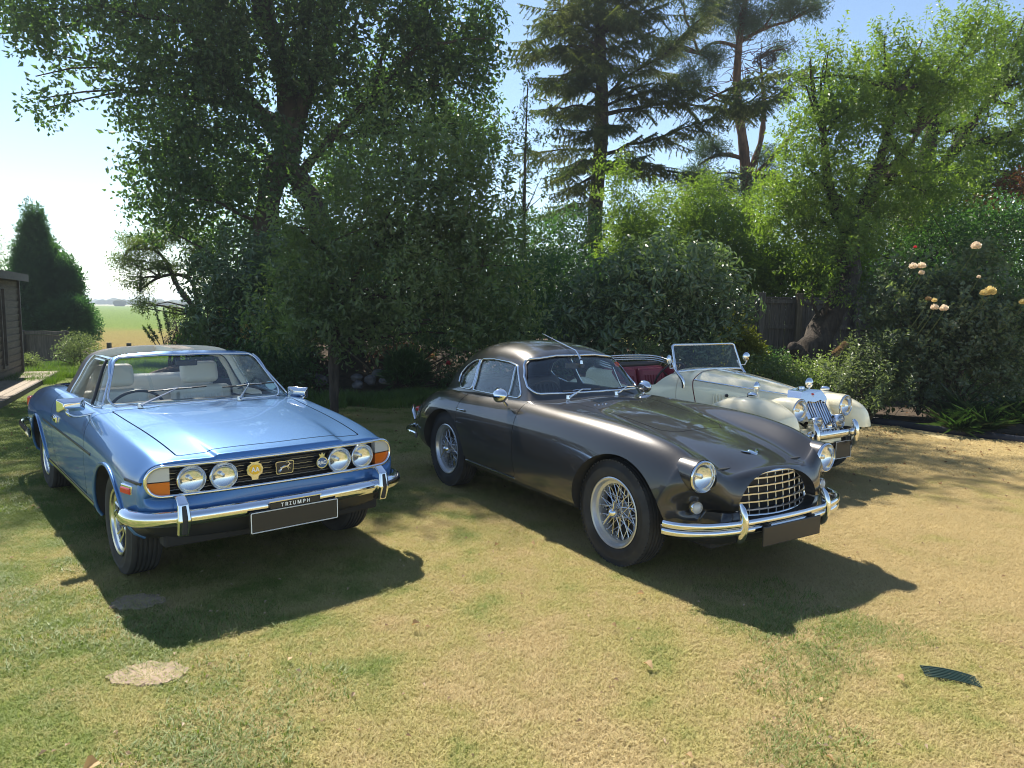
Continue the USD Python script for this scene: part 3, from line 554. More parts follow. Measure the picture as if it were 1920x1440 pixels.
# ---------------------------------------------------------------- conifers
def conifer(name, label, base, trunk, boughs, protos, mats, seed, barkm, spacing=.17, droop=.5, size=(.55, 1.0), n_side=2):
    """boughs: (start, end, radius); fronds hang and stand along each one"""
    rng = np.random.default_rng(seed); base = np.asarray(base, float); T = thing(name, label, 'tree', base)
    tk = MB(); 
    for p, r in trunk: q = spline(p, 24); tk.tube(q-base, np.interp(np.linspace(0, 1, 24), np.linspace(0, 1, len(r)), r), 12)
    put('trunk', tk, barkm, T, smooth=60)
    P, D = [], []
    for a, b, r, dens in boughs:
        a, b = np.asarray(a, float), np.asarray(b, float); L = np.linalg.norm(b-a); bm = MB(); q = limb(bm, a-base, b-base, r, r*.2, rng, 9, .06); put('bough', bm, barkm, T, smooth=60)
        q = resample(q, 30)+base; u = unit(b-a); side = unit(np.cross(u, [0, 0, 1.0]))
        for t in np.arange(.12, 1.0, spacing/L/dens):
            for s in (-1, 1)[:n_side]:
                p = q[min(int(t*29), 29)]; P.append(p+rng.normal(size=3)*.05); D.append(unit(u*rng.uniform(.3, 1.0)+side*s*rng.uniform(.3, 1.1)+np.array([0, 0, rng.uniform(-droop, .15)])))
        P.append(q[-1]); D.append(u)
    P, D = np.array(P), np.array(D)
    instancer('foliage', protos, mats, P-base, basis(D, rng, np.array([0, 0, 1.0])), rng.uniform(*size, len(P)), rng.integers(0, len(protos), len(P)), T)
    return T
def B(u0, v0, u1, v1, Y0, Y1, r=.05, dens=1.0): return (at(u0, v0, Y0), at(u1, v1, Y1), r, dens)
Y = 22.0
bo = [B(1125, 40, 1030, 20, Y, Y-.5), B(1125, 60, 1040, 50, Y, Y-1), B(1125, 95, 990, 108, Y, Y-1.2, .05, 1.2), B(1125, 90, 1060, 62, Y, Y+1), B(1128, 60, 1220, 20, Y, Y-1), B(1130, 50, 1180, 45, Y, Y+1.2), B(1128, 150, 1040, 152, Y, Y-1.8, .05, 1.3), B(1122, 160, 1080, 110, Y, Y-1.6, .05, 1.3), B(1122, 175, 1045, 165, Y, Y-.8), B(1130, 190, 1240, 110, Y, Y-.4, .07, 1.2), B(1240, 110, 1330, 20, Y-.4, Y-.6, .05, 1.3),
      B(1130, 180, 1255, 160, Y, Y-1.2, .05), B(1125, 205, 1020, 210, Y, Y-1.0, .05, 1.2), B(1125, 212, 1060, 225, Y, Y-1.5), B(1132, 215, 1390, 217, Y, Y-1.0, .07, 1.3), B(1132, 200, 1300, 170, Y, Y-1.6, .05, 1.2), B(1390, 217, 1500, 150, Y-1.0, Y-1.2, .03, 1.2), B(1320, 190, 1480, 140, Y-1.2, Y-1.4, .04, 1.4), B(1132, 290, 1330, 225, Y, Y-1.4, .06, 1.3), B(1330, 225, 1430, 195, Y-1.4, Y-1.6, .03, 1.3), B(1120, 262, 1080, 250, Y, Y-1.4),
      B(1125, 300, 1060, 330, Y, Y-1.8, .05, 1.3), B(1122, 285, 1000, 290, Y, Y-.6, .05), B(1125, 330, 1060, 360, Y, Y-1.2, .05), B(1130, 310, 1250, 320, Y, Y-1.5, .06, 1.3), B(1250, 320, 1330, 350, Y-1.5, Y-1.7, .03, 1.3), B(1130, 320, 1190, 300, Y, Y-1.8, .04, 1.2), B(1125, 380, 1040, 400, Y, Y-1.2, .04), B(1130, 20, 1075, -30, Y, Y-1), B(1130, 10, 1180, -20, Y, Y-1), B(1160, 20, 1300, -40, Y, Y-.5, .05, 1.2), B(1130, 130, 1150, 130, Y, Y-2.0), B(1130, 240, 1140, 245, Y, Y-2.0)]
for z in np.arange(9.2, 14, .55):
    for k in range(4): a = z*5+k*1.57; L = (14.6-z)*.42; x0 = at(1125, 0, Y)[0]; bo.append(((x0, Y, z), (x0+L*math.cos(a), Y+L*math.sin(a), z-.15*L), .04, .8))
conifer('spruce_tree', 'tall open conifer with long level boughs and hanging olive sprays, in the middle', (at(1118, 560, Y)[0], Y, 0), [(pxl([(1108, 700, Y), (1118, 560, Y), (1116, 400, Y), (1128, 250, Y), (1126, 100, Y), (1124, 0, Y)])+[(at(1124, 0, Y)[0], Y, 14.5)], [.28, .25, .22, .20, .17, .14, .03])], bo, SPR, ['needle_spruce']*2, 106, 'bark', spacing=.225, size=(.5, 1.0))
Y = 26.0
pine_blobs = px([(1400, 40, Y, 1.1, 1.2, .6), (1340, 15, Y, 1.2, 1.2, .6), (1470, 15, Y, .95, 1.0, .45), (1525, 20, Y, .42, .5, .3), (1290, 150, Y, .8, .9, .55), (1260, 90, Y, .8, .8, .5), (1330, 110, Y, .6, .8, .4), (1465, 90, Y, .42, .5, .25), (1440, 290, Y, .55, .6, .35), (1330, 280, Y, .75, .8, .4), (1380, 350, Y, 1.0, 1.0, .55), (1310, 330, Y, .7, .8, .45), (1340, 400, Y, .9, .8, .5), (1440, 340, Y, .6, .7, .4), (1400, -60, Y, 2.2, 1.6, .8), (1250, -40, Y, 1.2, 1.2, .7)])
pt = tree('pine_tree', 'tall pine with reddish trunk, bare inner twigs and a dark nest, right of the spruce', (at(1395, 560, Y)[0], Y, 0),
     [(pxl([(1405, 640, Y), (1402, 420, Y), (1395, 290, Y), (1384, 200, Y), (1384, 100, Y), (1398, 0, Y)])+[(at(1398, 0, Y)[0], Y, 11.5)], [.24, .22, .20, .17, .15, .12, .04]), (pxl([(1402, 330, Y), (1425, 270, Y), (1432, 190, Y), (1425, 110, Y)]), [.12, .10, .08, .03]), (pxl([(1400, 300, Y), (1350, 290, Y), (1310, 310, Y)]), [.09, .07, .03]), (pxl([(1415, 330, Y), (1470, 270, Y), (1500, 230, Y)]), [.10, .08, .05]), (pxl([(1386, 80, Y), (1430, 55, Y), (1480, 40, Y)]), [.08, .06, .03]), (pxl([(1386, 90, Y), (1340, 80, Y), (1310, 100, Y)]), [.07, .05, .03])],
     pine_blobs, 560, PIN, ['needle_pine']*2, 107, trunkmat='pine_bark', limbs=40, limb_r=.05, shell=.15, size=(.9, 1.5), twigs=150)
bt = MB(); R_ = np.random.default_rng(9)
for k in range(46):
    a = at(1400+R_.normal()*14, 110+R_.normal()*30, Y); e = a+np.array([R_.normal()*.9, R_.normal()*.5, R_.normal()*.35]); limb(bt, a-np.array([at(1395, 560, Y)[0], Y, 0]), e-np.array([at(1395, 560, Y)[0], Y, 0]), .018, .004, R_, 6, .3, 4)
put('bare_twigs', bt, 'pine_bark', pt, smooth=60, kind='stuff')
nb = MB(); nc = at(1435, 112, Y-.3)-np.array([at(1395, 560, Y)[0], Y, 0])
for k in range(120): d = unit(R_.normal(size=3)*[1, 1, .5]); p = nc+d*[.42, .42, .26]*R_.uniform(.6, 1); t = unit(np.cross(d, R_.normal(size=3))); nb.tube([p-t*.2, p+t*.2], .009, 3, caps=False)
put('nest', nb, 'bark', pt, kind='stuff', label='dark round bird nest of twigs in the bare branches')

# ---------------------------------------------------------------- bright trees at the right
Y = 12.6
tree('leaning_fruit_tree', 'old fruit tree with thick leaning trunk and light green sunlit crown, beside the fence', (at(1500, 690, 11.8)[0], 11.8, 0),
     [(pxl([(1488, 735, 11.8), (1515, 680, 11.8), (1545, 610, 12.0), (1585, 545, 12.2), (1592, 450, 12.5), (1560, 370, 12.6), (1545, 260, 12.6)]), [.25, .23, .21, .17, .13, .09, .05]), (pxl([(1588, 500, 12.3), (1600, 420, 12.8), (1660, 340, 13), (1720, 250, 13.2)]), [.14, .12, .09, .04]), (pxl([(1592, 450, 12.5), (1640, 330, 12.4), (1690, 170, 12.4)]), [.11, .08, .03]), (pxl([(1510, 680, 11.7), (1492, 655, 11.6), (1486, 648, 11.55)]), [.16, .12, .07])],
     px([(1500, 330, Y, .75, .8, .55), (1540, 240, Y, .7, .8, .6), (1590, 190, Y, .6, .7, .55), (1470, 400, Y, .5, .7, .4), (1570, 390, Y, .85, .8, .5), (1640, 290, Y, .8, .9, .6), (1650, 160, 12.8, .6, .7, .6), (1720, 150, 12.9, .7, .8, .6), (1665, 90, 12.8, .20, .25, .35), (1715, 80, 12.9, .35, .4, .35), (1780, 90, 13, .38, .45, .40), (1835, 55, 13, .30, .35, .38), (1800, 150, 13.2, .7, .8, .55), (1700, 230, 13, .8, .9, .6), (1660, 380, 13, .9, .9, .5), (1750, 330, 13.2, .9, .9, .6), (1540, 470, 12.6, .7, .7, .4), (1578, 485, 11.75, .50, .35, .32), (1610, 430, 11.9, .5, .4, .4), (1545, 545, 11.6, .30, .25, .22), (1500, 150, 12.6, .2, .25, .3), (1520, 115, 12.6, .15, .2, .2), (1560, 100, 12.6, .15, .2, .3)]),
     2100, BRI, ['leaf_bright']*3, 108, limbs=46, limb_r=.04, shell=.4, gap=.42, freq=1.3, size=(.75, 1.2), updir=.7, twigs=150)
sh = []
for u, v, Y in [(1520, 118, 12.6), (1558, 95, 12.6), (1598, 118, 12.7), (1650, 70, 12.8), (1662, 42, 12.8), (1700, 55, 12.9), (1728, 45, 12.9), (1772, 30, 13), (1790, 60, 13), (1832, 14, 13), (1838, 40, 13), (1480, 250, 12.5), (1468, 300, 12.5), (1620, 150, 12.7), (1855, 120, 13.1), (1745, 90, 12.9)]:
    top_ = at(u, v, Y)
    for k in range(8): sh.append(top_-np.array([R_.normal()*.04, R_.normal()*.05, .15*k]))
d = np.array([[R_.normal()*.15, R_.normal()*.15, 1.0] for _ in sh]); instancer('upright_shoots', BRI[:2], ['leaf_bright']*2, np.array(sh)-np.array([at(1500, 690, 11.8)[0], 11.8, 0]), basis(d, R_), R_.uniform(.6, .95, len(sh)), R_.integers(0, 2, len(sh)), '/World/leaning_fruit_tree')
Y = 16.5
tree('broad_fruit_tree', 'broad bright green tree with a stout dark trunk at the right, behind the rose bush', (at(1735, 560, Y)[0], Y, 0),
     [(pxl([(1740, 640, Y), (1735, 460, Y), (1728, 360, Y), (1745, 250, Y), (1760, 150, Y)]), [.32, .28, .24, .15, .05]), (pxl([(1730, 370, Y), (1690, 300, Y), (1650, 220, Y)]), [.14, .10, .04]), (pxl([(1735, 350, Y), (1790, 280, Y), (1850, 190, Y)]), [.16, .12, .05])],
     px([(1800, 230, Y, 1.2, 1.2, .9), (1880, 200, Y, 1.0, 1.2, .9), (1890, 100, Y, .8, .9, .7), (1900, 40, Y, .4, .5, .45), (1870, 320, Y, 1.2, 1.2, .8), (1780, 350, Y, 1.2, 1.1, .7), (1690, 420, Y, 1.1, 1.0, .6), (1820, 430, Y, 1.3, 1.1, .6), (1960, 260, Y, 1.2, 1.2, 1.5), (1640, 480, Y, .9, .9, .5), (1950, 120, Y, 1.0, 1, .9)]),
     2300, BRI, ['leaf_bright']*3, 109, limbs=34, limb_r=.05, shell=.4, gap=.40, freq=1.1, size=(.85, 1.35), updir=.5, twigs=120)
tree('sapling', 'slim young tree with sparse leaves standing against the sky left of the spruce', (at(985, 560, 14.5)[0], 14.5, 0), [(pxl([(985, 640, 14.5), (983, 400, 14.5), (986, 250, 14.5), (990, 150, 14.5)]), [.05, .035, .022, .008])],
     px([(992, 170, 14.5, .22, .22, .3), (975, 230, 14.5, .28, .25, .3), (1000, 270, 14.5, .30, .25, .4), (965, 320, 14.5, .25, .25, .4), (1010, 350, 14.5, .3, .3, .4), (980, 400, 14.5, .4, .3, .4)]), 75, FRU[:2], ['leaf_fruit']*2, 110, limbs=18, limb_r=.012, shell=.1, size=(.6, .9), updir=.8, twigs=30)
# ---------------------------------------------------------------- shrubs
def shrub(name, label, base, blobs, n, protos, m, seed, group=None, cat='shrub', **k):
    k = dict(dict(limbs=10, limb_r=.025, shell=.65, gap=.36, freq=1.5, size=(.75, 1.25), updir=.3, twigs=40, trunkmat='twig'), **k)
    bx, by = base; return tree(name, label, (bx, by, 0), [], blobs, n, protos, [m]*len(protos), seed, group=group, cat=cat, attach=[(bx+dx, by+dy, .05) for dx, dy in ((0, 0), (.2, .1), (-.2, .05), (.1, -.1))], **k)
def gx_(u, Y): return at(u, 640, Y)[0]
shrub('laurel_bush', 'large dark shrub with drooping glossy leaves, behind the cream car', (gx_(1230, 11.8), 11.8), px([(1240, 560, 11.6, 1.0, .8, .55), (1150, 560, 11.8, .8, .8, .6), (1330, 560, 11.6, .6, .7, .55), (1200, 630, 11.5, 1.2, .7, .5), (1315, 630, 11.5, .45, .6, .45), (1260, 500, 12, .9, .7, .4), (1090, 620, 11.8, .6, .6, .6)]), 760, LAU, 'leaf_grey', 121, updir=-.2)
shrub('evergreen_bush', 'dark evergreen mass of shrubs behind the young fruit tree', (gx_(740, 13.6), 13.6), px([(560, 560, 14, 1.2, 1.0, .9), (700, 560, 14.2, 1.4, 1.0, 1.0), (850, 580, 14, 1.3, 1.0, .9), (960, 560, 13.8, 1.0, .9, .9), (1050, 540, 14, .9, .9, .8), (500, 640, 13.2, .9, .8, .6), (1020, 640, 13, .9, .8, .6), (900, 660, 13.4, .6, .6, .35), (620, 470, 15, 1.2, .8, .8)]), 1200, SHR, 'leaf_dark', 122)
shrub('backing_hedge', 'tall dark hedge closing the garden beneath the great tree', (gx_(850, 19), 19), [((x, 19.5+.3*math.sin(x*2), z), (1.3, .9, 1.0)) for x in np.arange(-7.2, 6.5, 1.25) for z in (.9, 2.1, 3.1+.4*math.sin(x*1.7))], 2300, SHR, 'leaf_dark', 123, cat='hedge', size=(1.0, 1.6), limbs=20)
shrub('grey_leaved_bush', 'big shrub with pale grey green leaves under the left trunk of the great tree', (gx_(420, 13.5), 13.5), px([(440, 500, 13.5, .75, .7, .6), (400, 540, 13.6, .5, .6, .5), (500, 560, 13.4, .6, .6, .6), (440, 600, 13.4, .7, .6, .6), (520, 480, 14, .6, .6, .5), (385, 620, 13.6, .4, .5, .5)]), 380, LAU, 'leaf_grey', 124)
shrub('yellow_green_bush', 'sunlit yellow green bush in front of the spruce trunk', (gx_(1280, 15.5), 15.5), px([(1250, 440, 15.5, .9, .8, .8), (1340, 420, 15.5, .9, .8, .7), (1190, 400, 15.6, .5, .6, .7), (1400, 470, 15.4, .7, .7, .6), (1280, 520, 15.2, 1.2, .8, .5), (1180, 480, 15.4, .6, .6, .6), (1150, 350, 15.8, .25, .3, .7), (1310, 360, 15.6, .4, .4, .3)]), 1300, BRI, 'leaf_bright', 125, updir=.7)
shrub('far_thicket', 'tall green thicket closing the view behind the fence and the spruce', (gx_(1350, 20.5), 20.5), [((x, 20.5, z), (1.2, .9, .9)) for x in np.arange(1.5, 15.5, 1.3) for z in (1.2, 2.6, 3.7+.5*math.sin(x*2.1))], 2000, SHR, 'leaf_walnut', 142, size=(1.0, 1.6), updir=.6, limbs=20)
shrub('lime_bush', 'vivid lime green bush showing above the fence', (gx_(1530, 15), 15), px([(1500, 500, 15, .9, .7, .5), (1570, 490, 15, .7, .6, .5), (1600, 540, 14.9, .6, .6, .4), (1480, 545, 14.8, .8, .6, .4), (1430, 500, 15, .5, .6, .5), (1560, 540, 14.9, .8, .6, .4)]), 620, SHR, 'leaf_lime', 126, updir=.6)
shrub('golden_conifer', 'small golden feathery conifer in front of the fence', (gx_(1385, 12.2), 12.2), px([(1378, 605, 12.2, .10, .12, .18), (1385, 635, 12.2, .17, .18, .2), (1392, 665, 12.2, .24, .22, .25), (1405, 680, 12.2, .2, .2, .3)]), 130, CYP, 'needle_gold', 127, cat='tree', size=(.5, .8), updir=1.0, gap=0)
shrub('border_plants', 'low leafy plants at the foot of the fence behind the cream car', (gx_(1440, 11.2), 11.2), px([(1430, 705, 11.2, .5, .4, .3), (1480, 710, 11, .45, .4, .28), (1390, 700, 11.3, .35, .35, .3), (1530, 735, 10.6, .4, .4, .25), (1540, 700, 11.2, .4, .3, .2)]), 300, SMA, 'leaf_fruit', 128, cat='plants')
shrub('shade_plants', 'feathery dark green plants between the fence and the cream windscreen', (gx_(1430, 12.6), 12.6), px([(1420, 680, 12.6, .3, .3, .22), (1470, 690, 12.4, .3, .3, .2)]), 100, SMA, 'leaf_dark', 129, cat='plants')
rb = shrub('rose_bush', 'tall rose bush with cream and peach blooms at the right', (gx_(1760, 10.8), 10.8), px([(1690, 560, 11, .55, .6, .5), (1720, 640, 10.8, .7, .6, .5), (1800, 600, 10.8, .7, .6, .6), (1870, 620, 10.6, .65, .6, .6), (1820, 530, 11, .4, .4, .45), (1830, 690, 10.6, .9, .6, .45), (1680, 700, 10.8, .6, .5, .4), (1930, 660, 10.6, .6, .6, .7), (1725, 530, 11, .25, .3, .25), (1838, 490, 11, .16, .2, .22)]), 900, ROS, 'leaf_rose', 130, limbs=40, limb_r=.014, twigs=120, updir=.5, gap=.40)
base = np.array([gx_(1760, 10.8), 10.8, 0])
def bloom(u, v, Y, R, m, seed, n=34):
    """a full cupped rose: petals lapping round a ball, a green stalk beneath"""
    r = np.random.default_rng(seed); b = MB(); c = at(u, v, Y)-base
    for k in range(n):
        z = 1-1.55*(k+.5)/n; a = k*2.4; q = math.sqrt(max(1-z*z, 0)); nrm = np.array([q*math.cos(a), q*math.sin(a), z]); up_ = unit(np.array([0, 0, 1.0])-nrm*z+r.normal(size=3)*.15+np.array([math.cos(a), math.sin(a), 0])*.01)
        d = unit(up_+nrm*.45); x = unit(nrm-d*(nrm@d)); y = np.cross(d, x); L = R*r.uniform(.75, 1.0)*(1.15 if z < .2 else .8); lv, lf = leaf_vf(L, L*1.05, .12, -.16, True)
        b.add(lv @ np.stack([x, y, d])+c+nrm*R*(.72 if k % 2 else .55)-d*L*.45, lf)
    put('bloom_stalk', MB().tube([c-np.array([0, 0, R*.6]), c+np.array([.01, .12, -.16]), c+np.array([.02, .4, -.40])], [.004, .005, .006], 5), 'green_stem', rb)
    return put('bloom', b, m, rb, smooth=False)
for i, (u, v, R, m) in enumerate([(1830, 461, .085, 'petal_cream'), (1712, 499, .07, 'petal_cream'), (1728, 498, .07, 'petal_cream'), (1728, 511, .05, 'petal_cream'), (1856, 546, .10, 'petal_yellow'), (1845, 549, .07, 'petal_yellow'), (1752, 576, .065, 'petal_cream'), (1770, 578, .07, 'petal_cream'), (1740, 560, .05, 'seed_head'), (1752, 563, .045, 'petal_yellow'), (1918, 566, .06, 'petal_yellow'), (1835, 519, .035, 'petal_cream'), (1716, 463, .03, 'petal_red')]):
    bloom(u, v, 9.65, R*.78, m, 300+i)
shrub('dark_climber', 'dark brown shaded hedge behind the roses', (gx_(1790, 13.2), 13.2), [((x, 13.5, z), (.8, .5, .7)) for x in np.arange(7.6, 13.5, .75) for z in (.6, 1.5, 2.4, 3.0)], 1700, SHR, 'leaf_dark', 131, cat='hedge')
shrub('daisy_plants', 'loose leafy plants catching the sun just right of the cream car', (gx_(1620, 10.4), 10.4), px([(1590, 700, 10.6, .4, .35, .3), (1640, 690, 10.6, .45, .4, .35), (1610, 740, 10.2, .4, .35, .3), (1680, 740, 10.3, .4, .4, .3), (1570, 740, 10.3, .25, .3, .2)]), 240, FRU[:2], 'leaf_rose', 132, cat='plants', updir=.8, size=(.5, .9))
shrub('russet_bush', 'bush with russet red leaves at the right edge above the roses', (gx_(1900, 15), 15), px([(1880, 405, 15, .4, .4, .2), (1910, 350, 15, .3, .3, .2), (1850, 390, 15, .2, .3, .15)]), 34, SHR, 'leaf_russet', 133)
shrub('sunlit_bush', 'small sunlit leafy bush beside the field posts', (gx_(150, 17), 17), px([(150, 650, 17, .35, .35, .3), (130, 665, 16.8, .3, .3, .25), (175, 680, 16.6, .25, .3, .3), (165, 700, 16, .25, .3, .2)]), 110, SMA, 'leaf_rose', 134)
shrub('doorstep_plant', 'dark low plant at the corner of the summer house', (gx_(55, 16.5), 16.5), px([(52, 690, 16, .22, .25, .22)]), 50, SMA, 'leaf_rose', 135, cat='plants')
# tall spires: mullein and ligularia, and a purple ball
def spires(name, label, items, m, leafm, seed, stemm='twig', fat=.035):
    r = np.random.default_rng(seed); c0 = np.mean([at(u0, v0, Y) for (u0, v0, u1, v1, Y) in items], 0); c0[2] = 0; T = thing(name, label, 'plants', c0)
    for (u0, v0, u1, v1, Y) in items:
        a, b = at(u0, v0, Y)-c0, at(u1, v1, Y)-c0; s = MB().tube([a, b], [.012, .006], 5); put('stalk', s, stemm, T)
        f = MB(); lv, lf = leaf_vf(.05, .02)
        for k in range(170): t = .35+.65*r.random(); p = a+(b-a)*t; d = unit(r.normal(size=3)+[0, 0, .4]); x = unit(np.cross(d, r.normal(size=3))); f.add(lv @ np.stack([x, np.cross(d, x), d])+p+d*fat*(1.2-t)*.6, lf)
        put('flower_spike', f, m, T, smooth=False, kind='stuff')
    return T
spires('mullein', 'grey leaning flower spikes standing before the field', [(310, 655, 290, 572, 15), (325, 655, 306, 577, 15), (298, 655, 268, 612, 15), (305, 655, 278, 610, 15), (345, 650, 350, 600, 15), (360, 650, 356, 590, 15)], 'leaf_grey', 'leaf_grey', 1)
spires('ligularia', 'yellow flower spires in the dark border at the left', [(410, 650, 395, 585, 13.8), (420, 650, 412, 580, 13.8), (405, 650, 402, 590, 13.8), (470, 650, 460, 600, 13), (478, 645, 474, 585, 13), (484, 650, 482, 600, 13), (462, 650, 452, 610, 13)], 'petal_yellow', 'leaf_dark', 2)
shrub('purple_ball', 'round dusky purple plant before the field edge', (gx_(333, 15.5), 15.5), px([(333, 613, 15.5, .17, .17, .17), (330, 645, 15.5, .22, .2, .2)]), 60, SMA, 'leaf_purple', 136, cat='plants', gap=0, size=(.5, .8))
shrub('dark_border', 'dark low border shrubs left of the great tree', (gx_(400, 15.5), 15.5), px([(400, 640, 15.5, .6, .5, .5), (460, 650, 14.5, .6, .5, .5), (360, 655, 15.8, .3, .4, .3), (510, 690, 12.6, .6, .5, .5), (555, 690, 12.6, .4, .4, .45)]), 380, SHR, 'leaf_dark', 137)
rf = shrub('red_flower_plant', 'thin plant with one small red bloom behind the grey roof', (gx_(842, 13), 13), px([(842, 710, 13, .16, .2, .4)]), 40, SMA, 'leaf_dark', 138, cat='plants')
base = np.array([gx_(842, 13), 13, 0]); rb = rf; bloom(841, 681, 12.9, .05, 'petal_red', 400)
shrub('poolside_fern', 'grassy dark green tuft among the rockery stones', (gx_(760, 13), 13), px([(762, 705, 13, .35, .3, .3)]), 90, [spray(16, .30, .016, .1, s, upright=1.2, twigr=0) for s in (51, 52)], 'leaf_dark', 139, cat='plants', limbs=0, updir=1.5)
shrub('strap_leaf_clump', 'clump of arching strap shaped leaves by the black edging', (gx_(1850, 9.6), 9.6), px([(1810, 800, 9.4, .3, .2, .10), (1870, 800, 9.3, .35, .25, .12), (1920, 790, 9.3, .3, .25, .15), (1790, 780, 9.8, .2, .2, .12)]), 46, [spray(22, .42, .022, .04, s, upright=.35, spread=1.0, twigr=0) for s in (53, 54)], 'leaf_strap', 140, cat='plants', limbs=0, updir=2.5, size=(.7, 1.1))
shrub('pale_fern', 'pale variegated leaves showing behind the folded hood of the cream car', (gx_(1215, 10.6), 10.6), px([(1215, 658, 10.6, .14, .15, .15)]), 24, SMA, 'leaf_fruit', 141, cat='plants', gap=0, size=(.5, .8))
sd = spires('seed_head_stalk', 'pale dry globe seed head on a leaning stalk before the tree trunk', [(1560, 668, 1578, 652, 10.6)], 'seed_head', 'seed_head', 3)
c = at(1583, 646, 10.6); b = MB(); R_ = np.random.default_rng(3)
for k in range(90): d = unit(R_.normal(size=3)); b.tube([c+d*.005, c+d*.055], [.0015, .004], 3)
sdp = sd.GetPrim() if hasattr(sd, 'GetPrim') else sd; o = np.array(UsdGeom.Xformable(sdp).GetLocalTransformation().ExtractTranslation())
v, f = b.mesh(); put('seed_head', (v-o, f), 'seed_head', sd, smooth=False, kind='stuff')

# ---------------------------------------------------------------- bank and stones behind the lawn
xs = np.linspace(-8, 6, 60); ys = np.linspace(12.9, 18.5, 20); v = np.array([[x, y, -.004+.75*np.clip((y-12.9)/2.2, 0, 1)**1.3*(1+.25*math.sin(x*1.3))*np.interp(x, [-8, -6, 4.5, 6], [0, 1, 1, 0])+.08*meshkit.fbm(np.array([[x*2, y*2, 0]]), 3)[0]-.04] for x in xs for y in ys])
put('bank', (v, grid_faces(60, 20)), 'bed_soil', smooth=60, kind='structure')
def rock(label, u, v, Y, s, seed, m='stone'):
    r = np.random.default_rng(seed); t = trimesh.creation.icosphere(2, 1.0); n = t.vertices; q = n*(1+.30*(meshkit.fbm(n*1.6+seed, 3)[:, None]-.5)*2)
    for k in range(7):                                   # broken flat faces
        d = unit(r.normal(size=3)); h = r.uniform(.62, .85); o = q@d; q = q-np.maximum(o-h, 0)[:, None]*d*.9
    c = at(u, v, Y); put('rock', (q*s*np.array([1, .8, .75])+c, t.faces), m, smooth=25, label=label, cat='rock', group='stones edging the raised bed')
for i, (lb, u, v, Y_, s) in enumerate([('dark purplish squared boulder left of the slim tree trunk', 599, 712, 13.2, .17), ('small grey stone furthest left in the rockery', 577, 707, 13.4, .10), ('flat grey stone just right of the slim tree trunk', 668, 708, 13.3, .12), ('tall blue grey stone in the middle of the rockery', 696, 712, 13.2, .13), ('pale grey rounded stone right of the tall blue grey one', 721, 714, 13.2, .13), ('mossy stone lying on top of the rockery row', 707, 699, 13.5, .11), ('low stone at the grass in front of the rockery', 672, 722, 13.0, .12), ('small pale tan stone beside the dark fern', 781, 712, 13.2, .08), ('grey stone low beside the dark squared boulder', 565, 722, 13.0, .10)]): rock(lb, u, v, Y_, s, 60+i)
# dry leaves heaped on the bank, and litter under the trees
lv, lf = leaf_vf(.09, .05, .3, .3); R_ = np.random.default_rng(77); b = MB()
for k in range(900):
    c = at(np.clip(R_.normal(752, 30), 695, 815), 655+R_.normal()*8, 14.6+R_.normal()*.35); c[2] = .52+R_.random()*.30*np.exp(-((c[0]+2.3)/.7)**2); d = unit(R_.normal(size=3)*[1, 1, .5]); x = unit(np.cross(d, R_.normal(size=3))); b.add(lv*R_.uniform(.6, 1.2) @ np.stack([x, np.cross(d, x), d])+c, lf)
put('leaf_heap', b, 'dead_leaf', smooth=False, label='heap of dry brown leaves on the bank in a patch of sun', cat='leaf heap', kind='stuff')
b = MB(); lv, lf = leaf_vf(.05, .028, .35, .25)
for k in range(1500):
    x, y = R_.uniform(-9, 7.5), 6+abs(R_.normal())*3.2
    if y > 15 or (y < 8 and R_.random() < .65): continue
    d = unit(np.array([R_.normal(), R_.normal(), R_.normal()*.25])); xx = unit(np.array([R_.normal()*.3, R_.normal()*.3, 1.0])); xx = unit(xx-d*(xx@d)); b.add(lv*R_.uniform(.4, 1.1) @ np.stack([xx, np.cross(d, xx), d])+[x, y, .022], lf)
put('leaf_litter', b, 'dead_leaf', smooth=False, label='small dry leaves strewn over the shaded lawn', cat='fallen leaves', kind='stuff')
b = MB(); lv, lf = leaf_vf(.030, .017, .35, .25); R_ = np.random.default_rng(88)
for k in range(420):
    x, y = R_.uniform(-4.2, 4.6), 1.9+abs(R_.normal())*2.4
    d = unit(np.array([R_.normal(), R_.normal(), R_.normal()*.2])); xx = unit(np.array([R_.normal()*.3, R_.normal()*.3, 1.0])); xx = unit(xx-d*(xx@d)); b.add(lv*R_.uniform(.35, 1.0) @ np.stack([xx, np.cross(d, xx), d])+[x, y, .020], lf)
put('leaf_flecks', b, 'pale_fleck', smooth=False, label='tiny pale bits of leaf and clover scattered over the sunlit lawn', cat='fallen leaves', kind='stuff')
# ---------------------------------------------------------------- grass
def blade_patch(n, seed, h=(.007, .022), w=.0034, size=1.0, lean=1.6):
    r = np.random.default_rng(seed); p = np.stack([r.uniform(-size/2, size/2, n), r.uniform(-size/2, size/2, n), np.zeros(n)], 1); a = r.uniform(0, 2*np.pi, n); hh = r.uniform(*h, n); ww = w*r.uniform(.6, 1.3, n)
    t = np.stack([np.cos(a), np.sin(a), 0*a], 1); s = np.stack([-np.sin(a), np.cos(a), 0*a], 1); ln = lean*r.uniform(.2, 1.3, n)
    mid = p+t*(hh*ln*.35)[:, None]+np.array([0, 0, 1])*(hh*.62)[:, None]; tip = p+t*(hh*ln*1.1)[:, None]+np.array([0, 0, 1])*hh[:, None]
    v = np.stack([p-s*ww[:, None]/2, p+s*ww[:, None]/2, mid+s*ww[:, None]*.4, mid-s*ww[:, None]*.4, tip], 1).reshape(-1, 3); k = np.arange(n)[:, None]*5
    return v, np.vstack([k+[0, 1, 2], k+[0, 2, 3], k+[3, 2, 4]])
PATCH = [blade_patch(32000, s, (.005, .016), .0034, 1.0, 1.7) for s in (1, 2, 3)]
